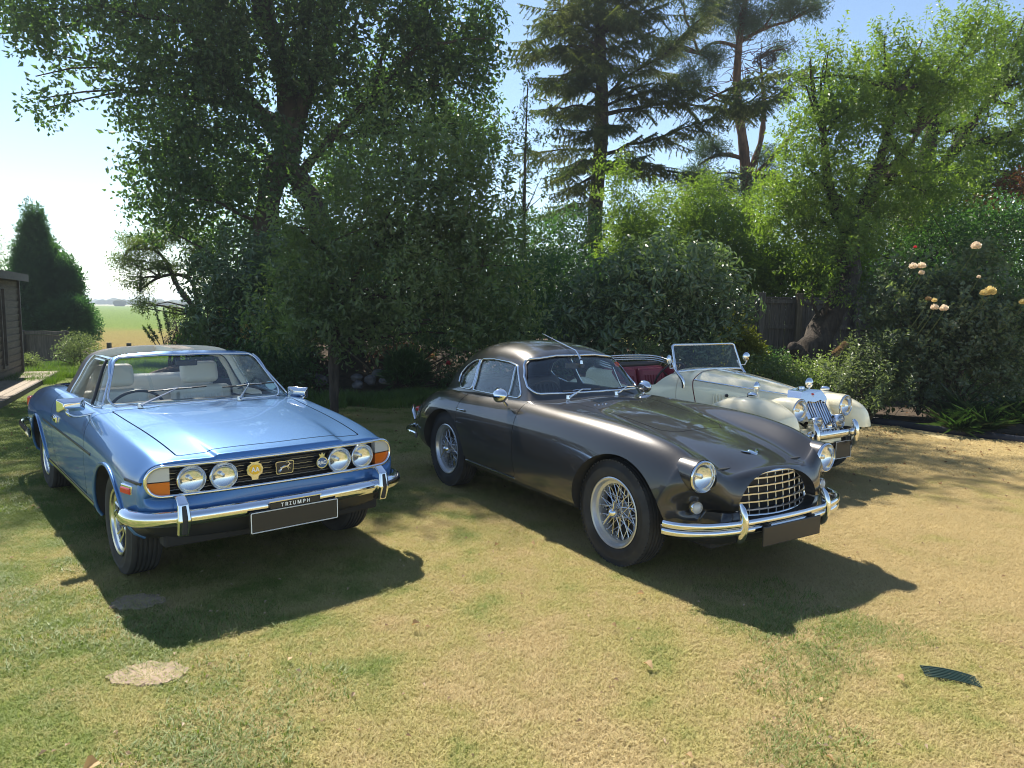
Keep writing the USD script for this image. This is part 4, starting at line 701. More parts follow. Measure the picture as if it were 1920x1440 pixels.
FAR = [blade_patch(9000, s, (.008, .022), .0060, 1.0, 1.6) for s in (4, 5)]
LP = Polygon(LAWN); P1, P2 = [], []
from shapely.geometry import Point
for x in np.arange(-16, 14, 1.0):
    for y in np.arange(-.5, 21, 1.0):
        q = pj_ok = (np.array([x, y, 0])-[0, 0, CAM_H])@FW
        if q < .6: continue
        u = 960+CAM_F*(np.array([x, y, -CAM_H])@RT)/q
        if -320*6/max(y, 1) < u+200 and u-200 < 1920+320*6/max(y, 1) and LP.buffer(-.45).contains(Point(x, y)): (P1 if y < 7.5 else P2).append((x, y, .001))
def lay_patches(name, protos, P, m, label):
    r = np.random.default_rng(len(P)); P = np.array(P); a = r.integers(0, 4, len(P))*np.pi/2; R = np.zeros((len(P), 3, 3)); R[:, 0, 0] = R[:, 1, 1] = np.cos(a); R[:, 0, 1] = -np.sin(a); R[:, 1, 0] = np.sin(a); R[:, 2, 2] = 1
    instancer(name, protos, [m]*len(protos), P, R, np.ones(len(P)), r.integers(0, len(protos), len(P)), None, 'stuff', label, 'grass')
lay_patches('mown_grass', PATCH, P1, 'lawn_blade', 'short mown grass, straw coloured and green, of the near lawn'); lay_patches('mown_grass', FAR, P2, 'lawn_blade', 'short mown grass of the far shaded lawn')
# green tufts left in the dry lawn, long grass at its far edge
TUF = [blade_patch(420, s, (.012, .028), .0045, .34, 1.7) for s in (6, 7)]; P = []
R_ = np.random.default_rng(21)
for k in range(900):
    x, y = R_.uniform(-6, 6), R_.uniform(1.6, 8)
    if meshkit.fbm(np.array([[x*.9+3, y*.9, 0]]), 3, 5)[0]+(-x*.02) > .60: P.append((x, y, 0))
P = np.array(P); a = R_.uniform(0, 6.28, len(P)); R = np.zeros((len(P), 3, 3)); R[:, 0, 0] = R[:, 1, 1] = np.cos(a); R[:, 0, 1] = -np.sin(a); R[:, 1, 0] = np.sin(a); R[:, 2, 2] = 1
instancer('clover_tufts', TUF, ['clover_green']*2, P, R, R_.uniform(.5, 1.2, len(P)), R_.integers(0, 2, len(P)), None, 'stuff', 'fresh green tufts scattered in the dry lawn', 'grass')
LON = [blade_patch(520, s, (.06, .20), .006, .5, .5) for s in (8, 9)]; P = []
for k in range(240):
    t = R_.random(); x = -4.2+t*5.6; P.append((x, np.interp(x, [-4.2, -3.2, -1.4, 1.4], [11.9, 11.6, 12.2, 12.1])+R_.normal()*.28, 0))
for k in range(420): P.append((R_.uniform(-11.5, -6.4), R_.uniform(13.2, 21), 0))
P = np.array(P); a = R_.uniform(0, 6.28, len(P)); R = np.zeros((len(P), 3, 3)); R[:, 0, 0] = R[:, 1, 1] = np.cos(a); R[:, 0, 1] = -np.sin(a); R[:, 1, 0] = np.sin(a); R[:, 2, 2] = 1
instancer('long_grass', LON, ['grass_green']*2, P, R, R_.uniform(.5, 1.1, len(P)), R_.integers(0, 2, len(P)), None, 'stuff', 'longer bright green grass along the far edge of the lawn', 'grass')
# ---------------------------------------------------------------- fence
Yf = 13.6; fx0, fx1 = gx_(1345, Yf), gx_(1680, Yf)
F_ = thing('fence', 'dark brown board fence with stouter posts, behind the leaning trunk', 'fence', (fx0, Yf, 0)); R_ = np.random.default_rng(31)
x = 0.0
while x < fx1-fx0:
    w = R_.uniform(.092, .105); put('board', MB().box((x+w/2, R_.normal()*.003, .95+R_.normal()*.004), (w-.006, .020, 1.80)), 'fence_wood', F_, smooth=False); x += w
for z in (.30, 1.32, 1.80): put('rail', MB().box(((fx1-fx0)/2, -.035, z), (fx1-fx0, .05, .075)), 'fence_wood', F_, smooth=False)
put('cap_rail', MB().box(((fx1-fx0)/2, -.005, 1.868), (fx1-fx0, .09, .03)), 'fence_wood', F_, smooth=False)
for u in (1355, 1422, 1491, 1600, 1668): xx = gx_(u, Yf)-fx0; put('post', MB().box((xx, -.09, .98), (.11, .10, 1.96), None, .008), 'post_wood' if u == 1491 else 'fence_wood', F_, smooth=False)
# ---------------------------------------------------------------- summer house and deck
H_ = thing('summer_house', 'brown timber summer house with felt roof and a tall narrow window, at the left edge', 'shed', (-10.4, 15.0, 0), 114.6); R_ = np.random.default_rng(32)
for k in range(15):
    z = .10+k*.135
    for x0, x1 in ((-6, -1.72), (-1.38, 0)) if 2 <= k <= 12 else ((-6, 0),): put('board', MB().box(((x0+x1)/2, R_.normal()*.002, z+.067), (x1-x0, .024, .142), rot('x', 9)), 'shed_wood', H_, smooth=False)
    put('board', MB().box((.0, 1.6, z+.067), (.022, 3.2, .139), rot('y', -4.5)), 'shed_wood', H_, smooth=False)
put('corner_post', MB().box((-.005, -.02, 1.12), (.07, .06, 2.06)), 'fascia_wood', H_, smooth=False)
put('wall_core', MB().box((-3, 1.6, 1.1), (5.95, 3.1, 2.0)), 'fascia_wood', H_, smooth=False)
wf = put('window', MB().box((-1.70, -.022, 1.08), (.05, .05, 1.56)).box((-1.40, -.022, 1.08), (.05, .05, 1.56)).box((-1.55, -.022, 1.84), (.25, .05, .05)).box((-1.55, -.022, .32), (.25, .05, .05)), 'fascia_wood', H_, smooth=False)
put('pane', MB().box((-1.55, .0, 1.08), (.26, .006, 1.48)), 'shed_glass', wf, smooth=False)
put('roof', MB().box((-2.95, 1.56, 2.18), (6.1, 3.5, .03), rot('x', 2)), 'roof_felt', H_, smooth=False)
put('fascia', MB().box((-2.95, -.19, 2.07), (6.1, .022, .15)), 'fascia_wood', H_, smooth=False); put('fascia', MB().box((.10, 1.56, 2.09), (.022, 3.46, .14)), 'fascia_wood', H_, smooth=False)
D_ = thing('deck', 'low timber deck of pale planks in front of the summer house', 'deck', (-10.4, 15.0, 0), 114.6)
for k in range(5): put('plank', MB().box((-3.1, -.07-k*.13, .085), (6.3, .122, .028)), 'deck_wood', D_, smooth=False)
put('edge_board', MB().box((-3.1, -.67, .05), (6.3, .022, .095)), 'fascia_wood', D_, smooth=False); put('edge_board', MB().box((.062, -.34, .05), (.022, .66, .095)), 'fascia_wood', D_, smooth=False)
pl_ = thing('low_fence', 'low dark timber rail and box in the shade below the cone conifer', 'fence', (at(85, 660, 18.5)[0], 18.5, 0))
put('rail', MB().box((0, 0, .78), (1.3, .06, .09)), 'fence_wood', pl_); put('panel', MB().box((-.05, .05, .38), (1.2, .04, .68)), 'fence_wood', pl_)
for x in (-.55, .55): put('post', MB().box((x, -.02, .42), (.09, .09, .84)), 'fence_wood', pl_)
for u, nm in ((205, 'left of the two short wooden posts at the field edge'), (242, 'right of the two short wooden posts at the field edge')):
    c = at(u, 655, 20); put('field_post', MB().box((c[0], 20, .22), (.10, .10, .48), None, .01), 'fence_wood', label=nm, cat='post', group='posts at the field edge')
# ---------------------------------------------------------------- things on the lawn
e = spline([(4.5, 11.0), (5.0, 10.55), (5.36, 10.22), (5.8, 9.6), (6.43, 8.85), (7.2, 8.1), (8.4, 7.1), (9.8, 6.2)], 60); q = np.hstack([e, np.full((60, 1), .035)]); q[:, 1] += .02*np.sin(np.arange(60)*.9)
put('lawn_edging', MB().tube(q, .035, 8, squash=(1.5, .6)), 'edging_plastic', smooth=60, label='black plastic strip edging the lawn at the right', cat='edging')
def flag(name, label, c, poly, m, z=.012):
    v, f = man_vf(prism(np.asarray(poly)+c, -.02, z, 'z')); return put(name, (v, f), m, smooth=False, label=label, cat='stone')
R_ = np.random.default_rng(6)
oval = lambda a, b: [((a+.03*(meshkit.fbm(np.array([[3*math.cos(t), 3*math.sin(t), a*40]]), 4)[0]-.5)*3)*math.cos(t), (b+.03*(meshkit.fbm(np.array([[3*math.cos(t)+9, 3*math.sin(t), b*40]]), 4)[0]-.5)*3)*math.sin(t)) for t in np.linspace(0, 2*np.pi, 70, endpoint=False)]
flag('stepping_stone', 'pale flat stone sunk in the grass, in the sun at the lower left', gp(280, 1265)[:2], oval(.150, .105), 'slab_stone', .0085)
flag('stepping_stone', 'flat stone sunk in the grass in the shadow of the blue car', gp(258, 1130)[:2], oval(.13, .11), 'slab_stone', .0085)
dr = thing('drain_grating', 'half buried dark green plastic grating in the dry grass at the lower right', 'grating', (*gp(1778, 1270)[:2], 0), -16)
for k in range(7):
    y = (k-3)*.015; put('slat', MB().tube(spline([(-.10, y+.010, .010), (-.035, y, .017), (.035, y-.008, .016), (.11, y-.024, .009)], 10), .0035, 6), 'drain_plastic', dr, smooth=60)
for x in (-.07, -.01, .05): put('cross_bar', MB().tube([(x, -.05, .010), (x+.015, .05, .010)], .003, 6), 'drain_plastic', dr)
put('recess', MB().box((0, 0, .003), (.19, .09, .004)), 'underbody', dr)
lv, lf = leaf_vf(.065, .05, .35, .25, True)
for i, (u, v, s) in enumerate([(1207, 1247, .8), (1208, 1117, .7), (773, 1176, .7), (1683, 1271, .6), (184, 1432, 1.0), (1146, 1174, .5), (1285, 1420, .5), (540, 1242, .6), (1547, 1422, .5), (1540, 1320, .5), (996, 1020, .6), (935, 1023, .6)]):
    r = np.random.default_rng(500+i); p = gp(u, v, .02); d = unit(np.array([r.normal(), r.normal(), .1])); x = unit(np.array([r.normal()*.3, r.normal()*.3, 1.0])); x = unit(x-d*(x@d)); put('fallen_leaf', (lv*s @ np.stack([x, np.cross(d, x), d])+p+[0, 0, .010], lf), 'pale_leaf', smooth=False, label='small pale dry leaf lying loose on the near lawn', cat='leaf', group='loose leaves on the near lawn')
# ================================================================ cars: shared pieces
def split(body, poly, axis, a0, a1, gap=0.005):
    """cuts a panel out of a body with a shut line of the given width round it"""
    P = Polygon(poly).buffer(0); g = P.buffer(gap, join_style=1, quad_segs=3)
    c = np.array(g.exterior.coords)[:-1]
    return body ^ prism(np.array(P.exterior.coords)[:-1], a0, a1, axis), body-prism(c, a0, a1, axis)
def tyre_mesh(R, r, w, grooves=4, n=72):
    """revolved about z, outer side wall towards +z: beads, bulging walls, shoulders and a grooved tread"""
    h = w/2; P = [(r-0.004, h*0.62), (r+0.012, h*0.80), (r+(R-r)*0.30, h*0.98), (r+(R-r)*0.55, h*1.0), (r+(R-r)*0.60, h*1.012), (r+(R-r)*0.64, h*0.99), (R-0.028, h*0.90), (R-0.013, h*0.84), (R-0.009, h*0.83), (R-0.006, h*0.76)]
    t = np.linspace(h*0.70, -h*0.70, grooves*2+2); tread = []
    for i in range(len(t)-1):
        d = 0.0 if i % 2 == 0 else 0.008
        z0, z1 = t[i], t[i+1]; crown = lambda z: R-0.004*(z/h)**2
        if d: z0, z1 = (z0+z1)/2+0.004, (z0+z1)/2-0.004
        tread += [(crown(z0)-d, z0), (crown(z1)-d, z1)]
    prof = P+tread+[(a, -b) for a, b in P[::-1]]
    prof.append(prof[0])
    return lathe_vf(prof[::-1], n)
def tread_blocks(R, w, count=70):
    """cross cuts of the tread as small raised shoulder blocks"""
    m = MB(); h = w/2
    for k in range(count):
        a = 2*np.pi*k/count
        for s in (-1, 1):
            c, sn = math.cos(a), math.sin(a); M = np.array([[c, -sn, 0], [sn, c, 0], [0, 0, 1]])
            m.box(M @ np.array([R-0.007, 0, s*h*0.80]), (0.010, 2*np.pi*R/count*0.62, h*0.13), rot=M)
    return m.mesh()
def place_axis(vf, axis, c): v, f = vf; return axis_to(np.asarray(v), axis)+np.asarray(c, float), np.asarray(f)
def lamp(parent, name, c, R, yaw=0.0, pitch=0.0, depth=0.06, bulge=0.028, rim='chrome', clear=True, ribs=True, bowl=True):
    """a round lamp looking along +x: bowl, chrome rim, domed and fluted lens"""
    M = rot('z', yaw) @ rot('y', -pitch); c = np.asarray(c, float)
    shell = MB().lathe([(R*0.80, -depth), (R*1.02, -depth*0.8), (R*1.06, -0.012), (R*1.05, 0.0), (R*1.02, 0.007), (R*0.965, 0.009), (R*0.93, 0.004), (R*0.92, -0.004)], 40, 'x', c, M)
    p = put(name, shell, rim, parent, smooth=50)
    if bowl:
        b = [(R*0.93*math.sin(t), -depth*0.2-(depth*1.1)*math.cos(t)) for t in np.linspace(0.02, math.pi/2, 9)]
        put('reflector', MB().lathe(b+[(R*0.95, -0.004)], 36, 'x', c, M), 'reflector', p, smooth=60)
        put('bulb', MB().lathe([(0.001, 0.0), (R*0.16, -0.004), (R*0.17, -0.02), (R*0.10, -0.05), (0.001, -0.05)], 16, 'x', c+M @ np.array([-0.012, 0, 0]), M), 'steel', p, smooth=50)
    L = [(max(R*0.935*math.sin(t), 0.0005), bulge*(math.cos(t)-math.cos(1.25))/(1-math.cos(1.25))*1.0) for t in np.linspace(0, math.pi/2, 9)]
    k = 0.935*R; L = [(k*x, bulge*(1-x*x)) for x in np.linspace(1, 0.004, 10)]
    v, f = lathe_vf(L, 48)
    if ribs: v[:, 2] += 0.0009*np.sin(v[:, 1]/R*42)*(np.hypot(v[:, 0], v[:, 1]) < 0.85*R)
    v = axis_to(v, 'x') @ M.T+c
    put('lens', (v, f), 'lens_glass' if clear else 'clear_lens', p, smooth=60)
    return p
def wire_wheel(parent, c, R, rim_r, w, side, spokes=60, rimmat='silver_paint'):
    """side -1: outer face towards -y"""
    ax = '-y' if side < 0 else 'y'; W = UsdGeom.Xform.Define(stage, numbered(path_of(parent), 'wheel'))
    ty = put('tyre', place_axis(tyre_mesh(R, rim_r, w), ax, c), 'tyre_rubber', W, smooth=40)
    put('tread', place_axis(tread_blocks(R, w), ax, c), 'tyre_rubber', W, smooth=False, kind='stuff')
    h = w*0.40; r = rim_r
    prof = [(r+0.006, h), (r+0.010, h+0.004), (r+0.004, h+0.007), (r-0.006, h+0.003), (r-0.012, h-0.012), (r-0.016, h-0.022), (r-0.034, h-0.028), (r-0.040, h-0.05), (r-0.040, -h+0.04), (r-0.014, -h+0.02), (r+0.008, -h), (r+0.010, -h+0.006)]
    put('rim', place_axis(lathe_vf(prof, 64), ax, c), rimmat, W, smooth=40)
    hub = [(0.001, h*0.55), (0.03, h*0.55), (0.040, h*0.50), (0.042, h*0.2), (0.052, -h*0.2), (0.058, -h*0.9), (0.001, -h*0.95)]
    put('hub', place_axis(lathe_vf(hub, 24), ax, c), rimmat, W, smooth=40)
    m = MB(); rr = r-0.036
    for k in range(spokes):
        a = 2*np.pi*k/spokes; row = k % 3; sgn = 1 if (k//3) % 2 else -1
        zo = (0.02, -0.005, -0.028)[row]; zi = (h*0.42, -h*0.85, -h*0.30)[row]; da = sgn*(0.42, 0.62, 0.75)[row]; ri = (0.041, 0.057, 0.050)[row]
        p0 = np.array([rr*math.cos(a), rr*math.sin(a), zo]); p1 = np.array([ri*math.cos(a+da*1.6), ri*math.sin(a+da*1.6), zi])
        m.tube([p0, p1], 0.0030, 5, caps=False)
        m.lathe([(0.001, 0.010), (0.0055, 0.008), (0.006, -0.004)], 6, 'z', p0*[0.985, 0.985, 1])
    put('spokes', place_axis(m.mesh(), ax, c), 'steel', W, smooth=40, kind='stuff')
    put('brake_drum', place_axis(lathe_vf([(0.001, -h*0.6), (0.15, -h*0.6), (0.155, -h*1.2), (0.001, -h*1.2)], 32), ax, c), 'underbody', W, smooth=30)
    k = MB().lathe([(0.001, h*0.55+0.062), (0.012, h*0.55+0.060), (0.026, h*0.55+0.048), (0.034, h*0.55+0.026), (0.036, h*0.55)], 24)
    for s in (0, 1):
        A = s*math.pi+0.9; d = np.array([math.cos(A), math.sin(A), 0]); e = np.array([-d[1], d[0], 0])
        pts = [d*0.02+[0, 0, h*0.55+0.035], d*0.055+[0, 0, h*0.55+0.044]+e*0.004, d*0.085+[0, 0, h*0.55+0.058]+e*0.012, d*0.102+[0, 0, h*0.55+0.066]+e*0.016]
        k.tube(pts, [0.014, 0.011, 0.008, 0.003], 8, squash=(1.3, 0.6))
    put('spinner', place_axis(k.mesh(), ax, c), 'chrome', W, smooth=50)
    return W
def seat(parent, x, y, z, m, w=0.48, back_h=0.55, head=True, rake=18, depth=0.48):
    p = put('seat', MB().man(rbox((x, y, z), (depth, w, 0.16), 0.05)), m, parent, smooth=50)
    M = rot('y', -rake); b = np.array([x-depth/2+0.02, y, z+0.05])
    pl = MB().man(rbox(b+M @ np.array([-0.03, 0, back_h/2]), (0.13, w, back_h), 0.055, M))
    for k in range(7):
        yy = (k-3)*w*0.105; q = [b+M @ np.array([0.037, yy, h]) for h in np.linspace(0.08, back_h-0.10, 4)]
        pl.tube([np.array([p_[0], y+yy, p_[2]]) for p_ in q], 0.012, 6)
    put('seat_back', pl, m, p, smooth=50)
    if head:
        put('headrest', MB().man(rbox(b+M @ np.array([-0.03, 0, back_h+0.115]), (0.11, w*0.62, 0.19), 0.045, M)), m, p, smooth=50)
    return p
def steering(parent, c, R, tilt=62, m='black_trim', spokes=3):
    M = rot('y', -tilt+90)
    a = np.linspace(0, 2*np.pi, 48, endpoint=False); q = np.stack([np.zeros_like(a), R*np.cos(a), R*np.sin(a)], 1) @ rot('y', tilt-62+28).T
    w = MB().tube(q+np.asarray(c), 0.011, 8, closed=True)
    B = rot('y', tilt-62+28)
    for k in range(spokes):
        t = math.pi/2+2*math.pi*k/spokes+math.pi; w.tube([np.asarray(c), np.asarray(c)+B @ np.array([0, R*math.cos(t), R*math.sin(t)])], 0.009, 6)
    w.tube([np.asarray(c), np.asarray(c)+B @ np.array([0.35, 0, 0])], 0.022, 10)
    return put('steering_wheel', w, m, parent, smooth=50)
def wiper(parent, base, tip, blade_dir, lift, blade=0.42, m='chrome'):
    """pivot, arm and blade; lift: direction off the glass"""
    base, tip, bd, lift = map(lambda a: np.asarray(a, float), (base, tip, blade_dir, lift)); bd = unit(bd)
    w = MB().lathe([(0.001, 0.03), (0.014, 0.028), (0.018, 0.0)], 14, 'z', base)
    w.tube([base+lift*0.02, base*0.75+tip*0.25+lift*0.022, tip+lift*0.016], [0.010, 0.008, 0.004], 6)
    w.tube([tip-bd*blade*0.25+lift*0.006, tip+lift*0.014, tip+bd*blade*0.25+lift*0.006], 0.004, 6)
    p = put('wiper', w, m, parent, smooth=50)
    put('wiper_blade', MB().tube([tip-bd*blade/2+lift*0.004, tip+bd*blade/2+lift*0.004], 0.006, 6), 'black_trim', p)
    return p

# ================================================================ the grey coupe
def build_coupe():
    T = thing('coupe', 'dark metallic grey fastback coupe with wire wheels, the middle one of the cars', 'car', (1.2368, 4.6978, 0), -57.8)
    X = [0.60, 0.50, 0.2, -0.1, -0.5, -1.0, -1.6, -2.0, -2.4, -2.8, -3.1]
    def row(ys, zs): return list(zip(X, ys, zs))
    rows = [row([0]*11, [.672, .722, .79, .838, .885, .915, .90, .89, .87, .81, .715]),
            row([.18, .18, .2, .2, .21, .22, .22, .22, .22, .21, .2], [.664, .712, .78, .828, .876, .905, .895, .885, .865, .805, .71]),
            row([.34, .345, .36, .37, .40, .44, .46, .47, .46, .43, .4], [.645, .692, .765, .816, .868, .898, .885, .875, .86, .80, .705]),
            row([.46, .462, .468, .478, .50, .53, .55, .56, .55, .52, .48], [.70, .752, .812, .853, .880, .897, .878, .865, .855, .795, .70]),
            row([.555, .558, .565, .57, .58, .60, .615, .62, .62, .60, .55], [.755, .800, .856, .880, .888, .888, .862, .847, .845, .78, .685]),
            row([.652, .658, .67, .678, .685, .69, .695, .70, .70, .68, .63], [.70, .738, .80, .828, .836, .825, .80, .79, .785, .72, .625]),
            row([.70, .712, .735, .745, .75, .748, .748, .752, .758, .74, .685], [.585, .61, .665, .695, .70, .69, .68, .675, .67, .61, .54]),
            row([.715, .732, .762, .772, .772, .765, .762, .766, .774, .755, .70], [.46, .475, .505, .52, .51, .50, .50, .50, .50, .48, .44]),
            row([.69, .71, .74, .752, .75, .745, .745, .746, .75, .73, .68], [.345, .35, .36, .365, .36, .36, .36, .36, .36, .36, .36]),
            row([.60, .63, .67, .68, .69, .69, .69, .69, .69, .67, .6], [.275, .265, .26, .255, .255, .255, .255, .255, .26, .27, .30]),
            row([.42, .45, .48, .5, .5, .5, .5, .5, .5, .5, .45], [.25, .235, .225, .22, .22, .22, .22, .22, .22, .23, .26]),
            row([0]*11, [.25, .235, .225, .22, .22, .22, .22, .22, .22, .23, .26])]
    plan = lambda x, y: -0.19*(np.abs(y)/0.75)**2.4*np.clip((x+0.3)/0.9, 0, 1)**1.5 + 0.22*(np.abs(y)/0.7)**2.2*np.clip((-2.6-x)/0.6, 0, 1)**1.5
    S = loft(rows, -3.1, 0.60, 170, 9, nose=(0.105, 0.46, 0.86, 2.2), tail=(0.16, 0.5, 0.85, 2.2), plan=plan)
    # below each lamp the wing falls back towards the bumper
    sm = lambda t: np.clip(t, 0, 1)**2*(3-2*np.clip(t, 0, 1))
    S.v[:, 0] -= 0.085*sm((np.abs(S.v[:, 1])-.40)/.12)*sm((.64-S.v[:, 2])/.16)*sm((S.v[:, 0]-.30)/.25); S = Skin(S.v, S.f)
    body = S.man()
    top = S.field(2, lambda v, n: (n[:, 2] > 0.15) & (v[:, 2] > 0.5))
    side = S.field(1, lambda v, n: (n[:, 1] < -0.3))
    for s in (-1, 1): body = body-cyl('x', (s*.561, .668), .084, .535, 1.0, 48)
    # cockpit, wheel arches, grille mouth
    cab = rounded([(-1.20, -.46), (-1.20, .46), (-2.0, .52), (-2.75, .40), (-2.75, -.40), (-2.0, -.52)], 0.08)
    body = body-prism(cab, 0.36, 1.2, 'z')
    arch_r = []
    for sx, r in ((0.035, 0.405), (-2.272, 0.392)):
        for s in (-1, 1):
            lo, hi = sorted((s*0.40, s*1.0)); a = np.linspace(0, 2*np.pi, 72, endpoint=False)
            P = np.stack([sx+r*np.cos(a), 0.305+r*np.sin(a)], 1); P[:, 1] = np.where(P[:, 1] < 0.30, P[:, 1]-0.2, P[:, 1])
            body = body-prism(P, lo, hi, 'y')
    th = np.linspace(0, 2*np.pi, 80, endpoint=False)
    def mouth(grow=0.0):
        q = [(0, .662+grow), (.14, .652+grow), (.25, .612+grow*.9), (.325+grow*.6, .545+grow*.4), (.350+grow, .475), (.325+grow*.7, .425-grow*.5), (.24, .408-grow*.8), (0, .402-grow*.8)]
        q = q+[(-a, b) for a, b in q[-2:0:-1]]
        return spline(q, 80, True)
    body = body-prism(mouth(), 0.50, 0.95, 'x')
    hood, body = split(body, rounded([(-.97, -.37), (-.05, -.275), (0.03, -.20), (.045, 0), (0.03, .20), (-.05, .275), (-.97, .37), (-1.0, 0)], 0.045), 'z', 0.70, 1.0, 0.0065)
    dp = [(-1.145, .97), (-1.13, .70), (-1.09, .36), (-1.12, .327), (-1.86, .327), (-1.93, .42), (-2.0, .60), (-2.045, .75), (-2.05, .97)]
    doors = []
    for s in (-1, 1):
        lo, hi = sorted((s*0.47, s*1.0)); d, body = split(body, rounded(dp, 0.03), 'y', lo, hi, 0.0055); doors.append(d)
    B = put_skin('body', body, 'gunmetal_paint', T)
    put_skin('bonnet', hood, 'gunmetal_paint', T)
    D = [put_skin('door', d, 'gunmetal_paint', T) for d in doors]
    for s, d in zip((-1, 1), D):
        p = side(np.array([[-1.97, .735]]))[0, 0]*(-s)
        put('handle', MB().tube([(-2.01, p+s*.006, .735), (-1.99, p+s*.028, .738), (-1.93, p+s*.03, .738), (-1.90, p+s*.006, .735)], [0.006, 0.009, 0.008, 0.005], 8), 'chrome', d, smooth=50)
        q = S.lay(side, 1, np.stack([np.linspace(-1.88, -1.10, 14), np.full(14, 0.316)], 1), 0.001); q[:, 1] *= -s
        put('sill_strip', MB().tube(q, 0.005, 6), 'chrome', T)
    # floor pan and dark inside of the arches
    put('floor', MB().box((-1.1, 0, 0.235), (3.3, 0.86, 0.03)).box((0.0, 0, 0.36), (0.6, 0.7, 0.2)), 'underbody', T)
    ex = MB().tube(spline([(-0.55, -.45, .20), (-1.2, -.47, .19), (-2.2, -.47, .19), (-3.1, -.45, .22)], 12), 0.028, 8)
    put('exhaust', ex, 'steel', T)
    # roof and glass
    G = {-1.03: [(0, .865), (.2, .865), (.36, .864), (.47, .862), (.55, .86), (.585, .855), (.60, .84), (.60, .80)],
         -1.09: [(0, .925), (.2, .925), (.36, .922), (.48, .915), (.555, .900), (.587, .88), (.602, .85), (.60, .80)],
         -1.20: [(0, 1.06), (.2, 1.058), (.36, 1.052), (.46, 1.04), (.525, 1.00), (.565, .93), (.598, .86), (.60, .80)],
         -1.33: [(0, 1.205), (.2, 1.203), (.35, 1.192), (.43, 1.165), (.495, 1.10), (.548, .98), (.598, .86), (.60, .80)],
         -1.42: [(0, 1.255), (.2, 1.25), (.34, 1.23), (.43, 1.19), (.495, 1.115), (.550, .98), (.60, .86), (.60, .80)],
         -1.60: [(0, 1.297), (.2, 1.289), (.34, 1.262), (.435, 1.21), (.497, 1.125), (.552, .98), (.602, .86), (.60, .80)],
         -1.85: [(0, 1.316), (.2, 1.306), (.34, 1.274), (.437, 1.215), (.498, 1.125), (.553, .98), (.604, .86), (.60, .80)],
         -2.10: [(0, 1.306), (.2, 1.293), (.335, 1.255), (.43, 1.192), (.492, 1.105), (.550, .965), (.604, .85), (.60, .80)],
         -2.40: [(0, 1.255), (.195, 1.236), (.32, 1.187), (.41, 1.118), (.475, 1.03), (.535, .915), (.59, .835), (.59, .78)],
         -2.70: [(0, 1.155), (.18, 1.13), (.295, 1.075), (.38, 1.0), (.44, .925), (.495, .85), (.55, .79), (.56, .74)],
         -2.95: [(0, 1.02), (.16, .99), (.27, .93), (.35, .865), (.41, .80), (.46, .75), (.50, .72), (.50, .68)],
         -3.08: [(0, .90), (.15, .87), (.24, .82), (.31, .77), (.36, .73), (.40, .70), (.43, .68), (.43, .64)]}
    grow = [[(x, *G[x][k]) for x in G] for k in range(8)]+[[(x, 0, .80 if x > -2.5 else .64) for x in G]]
    gplan = lambda x, y: -0.055*(np.abs(y)/0.55)**2*np.clip((x+1.5)/0.35, 0, 1)+0.16*(np.abs(y)/0.5)**2*np.clip((-2.6-x)/0.4, 0, 1)
    R = loft(grow, -3.08, -1.03, 120, 8, smooth_x=1.1, smooth_k=0.8, plan=gplan)
    shell = R.man()-R.man(-0.022)-mbox((-2.8, -.5, .5), (-1.15, .5, .88))
    gside = R.field(1, lambda v, n: (n[:, 1] < -0.25) & (v[:, 2] > 0.84))
    gfront = R.field(0, lambda v, n: (n[:, 0] > 0.12) & (v[:, 0] > -1.55) & (np.abs(v[:, 1]) < 0.56))
    dwin = rounded([(-1.262, .902), (-1.462, 1.128), (-1.60, 1.150), (-1.85, 1.158), (-2.062, 1.142), (-2.00, .893), (-1.60, .895)], 0.022)
    qwin = rounded([(-2.035, .893), (-2.092, 1.138), (-2.20, 1.118), (-2.32, 1.065), (-2.40, .985), (-2.36, .925), (-2.24, .890)], 0.03)
    wscr = rounded([(-.545, .945), (.545, .945), (.525, 1.02), (.462, 1.15), (.425, 1.183), (.2, 1.208), (-.2, 1.208), (-.425, 1.183), (-.462, 1.15), (-.525, 1.02)], 0.05)
    rwin = rounded([(-.33, .93), (.33, .93), (.29, 1.06), (.16, 1.12), (-.16, 1.12), (-.29, 1.06)], 0.05)
    cuts = [(dwin, 'y', 0.3, 0.9), (dwin, 'y', -0.9, -0.3), (qwin, 'y', 0.3, 0.9), (qwin, 'y', -0.9, -0.3), (wscr, 'x', -1.42, -0.9), (rwin, 'x', -3.2, -2.5)]
    film = R.man(-0.008)-R.man(-0.012)
    for (poly, ax, a, b), nm in zip(cuts, ('side_window', 'side_window', 'quarter_window', 'quarter_window', 'windscreen', 'rear_window')):
        shell = shell-prism(poly, a, b, ax)
        put_skin(nm, film ^ prism(np.array(Polygon(poly).buffer(0.012).exterior.coords)[:-1], a, b, ax), 'car_glass', T)
    put_skin('roof', shell, 'gunmetal_paint', T)
    for s in (-1, 1):
        for poly in (dwin, qwin):
            q = R.lay(gside, 1, resample(np.array(Polygon(poly).buffer(0.004).exterior.coords)[:-1], 90, True), 0.001); q[:, 1] *= -s
            put('window_trim', MB().tube(q, 0.0085, 8, closed=True, squash=(1, 1)), 'chrome', T, smooth=60)
        q = R.lay(gside, 1, resample([(-1.30, .902), (-1.385, 1.045), (-1.462, 1.128)], 10)[:0].reshape(0, 2) if False else np.stack([np.linspace(-1.435, -1.485, 10), np.linspace(.905, 1.125, 10)], 1), 0.001); q[:, 1] *= -s
        put('quarterlight_bar', MB().tube(q, 0.007, 8), 'chrome', T, smooth=60)
    q = R.lay(gfront, 0, resample(np.array(Polygon(wscr).buffer(0.006).exterior.coords)[:-1], 120, True), 0.002)
    put('windscreen_trim', MB().tube(q, 0.009, 8, closed=True), 'chrome', T, smooth=60)
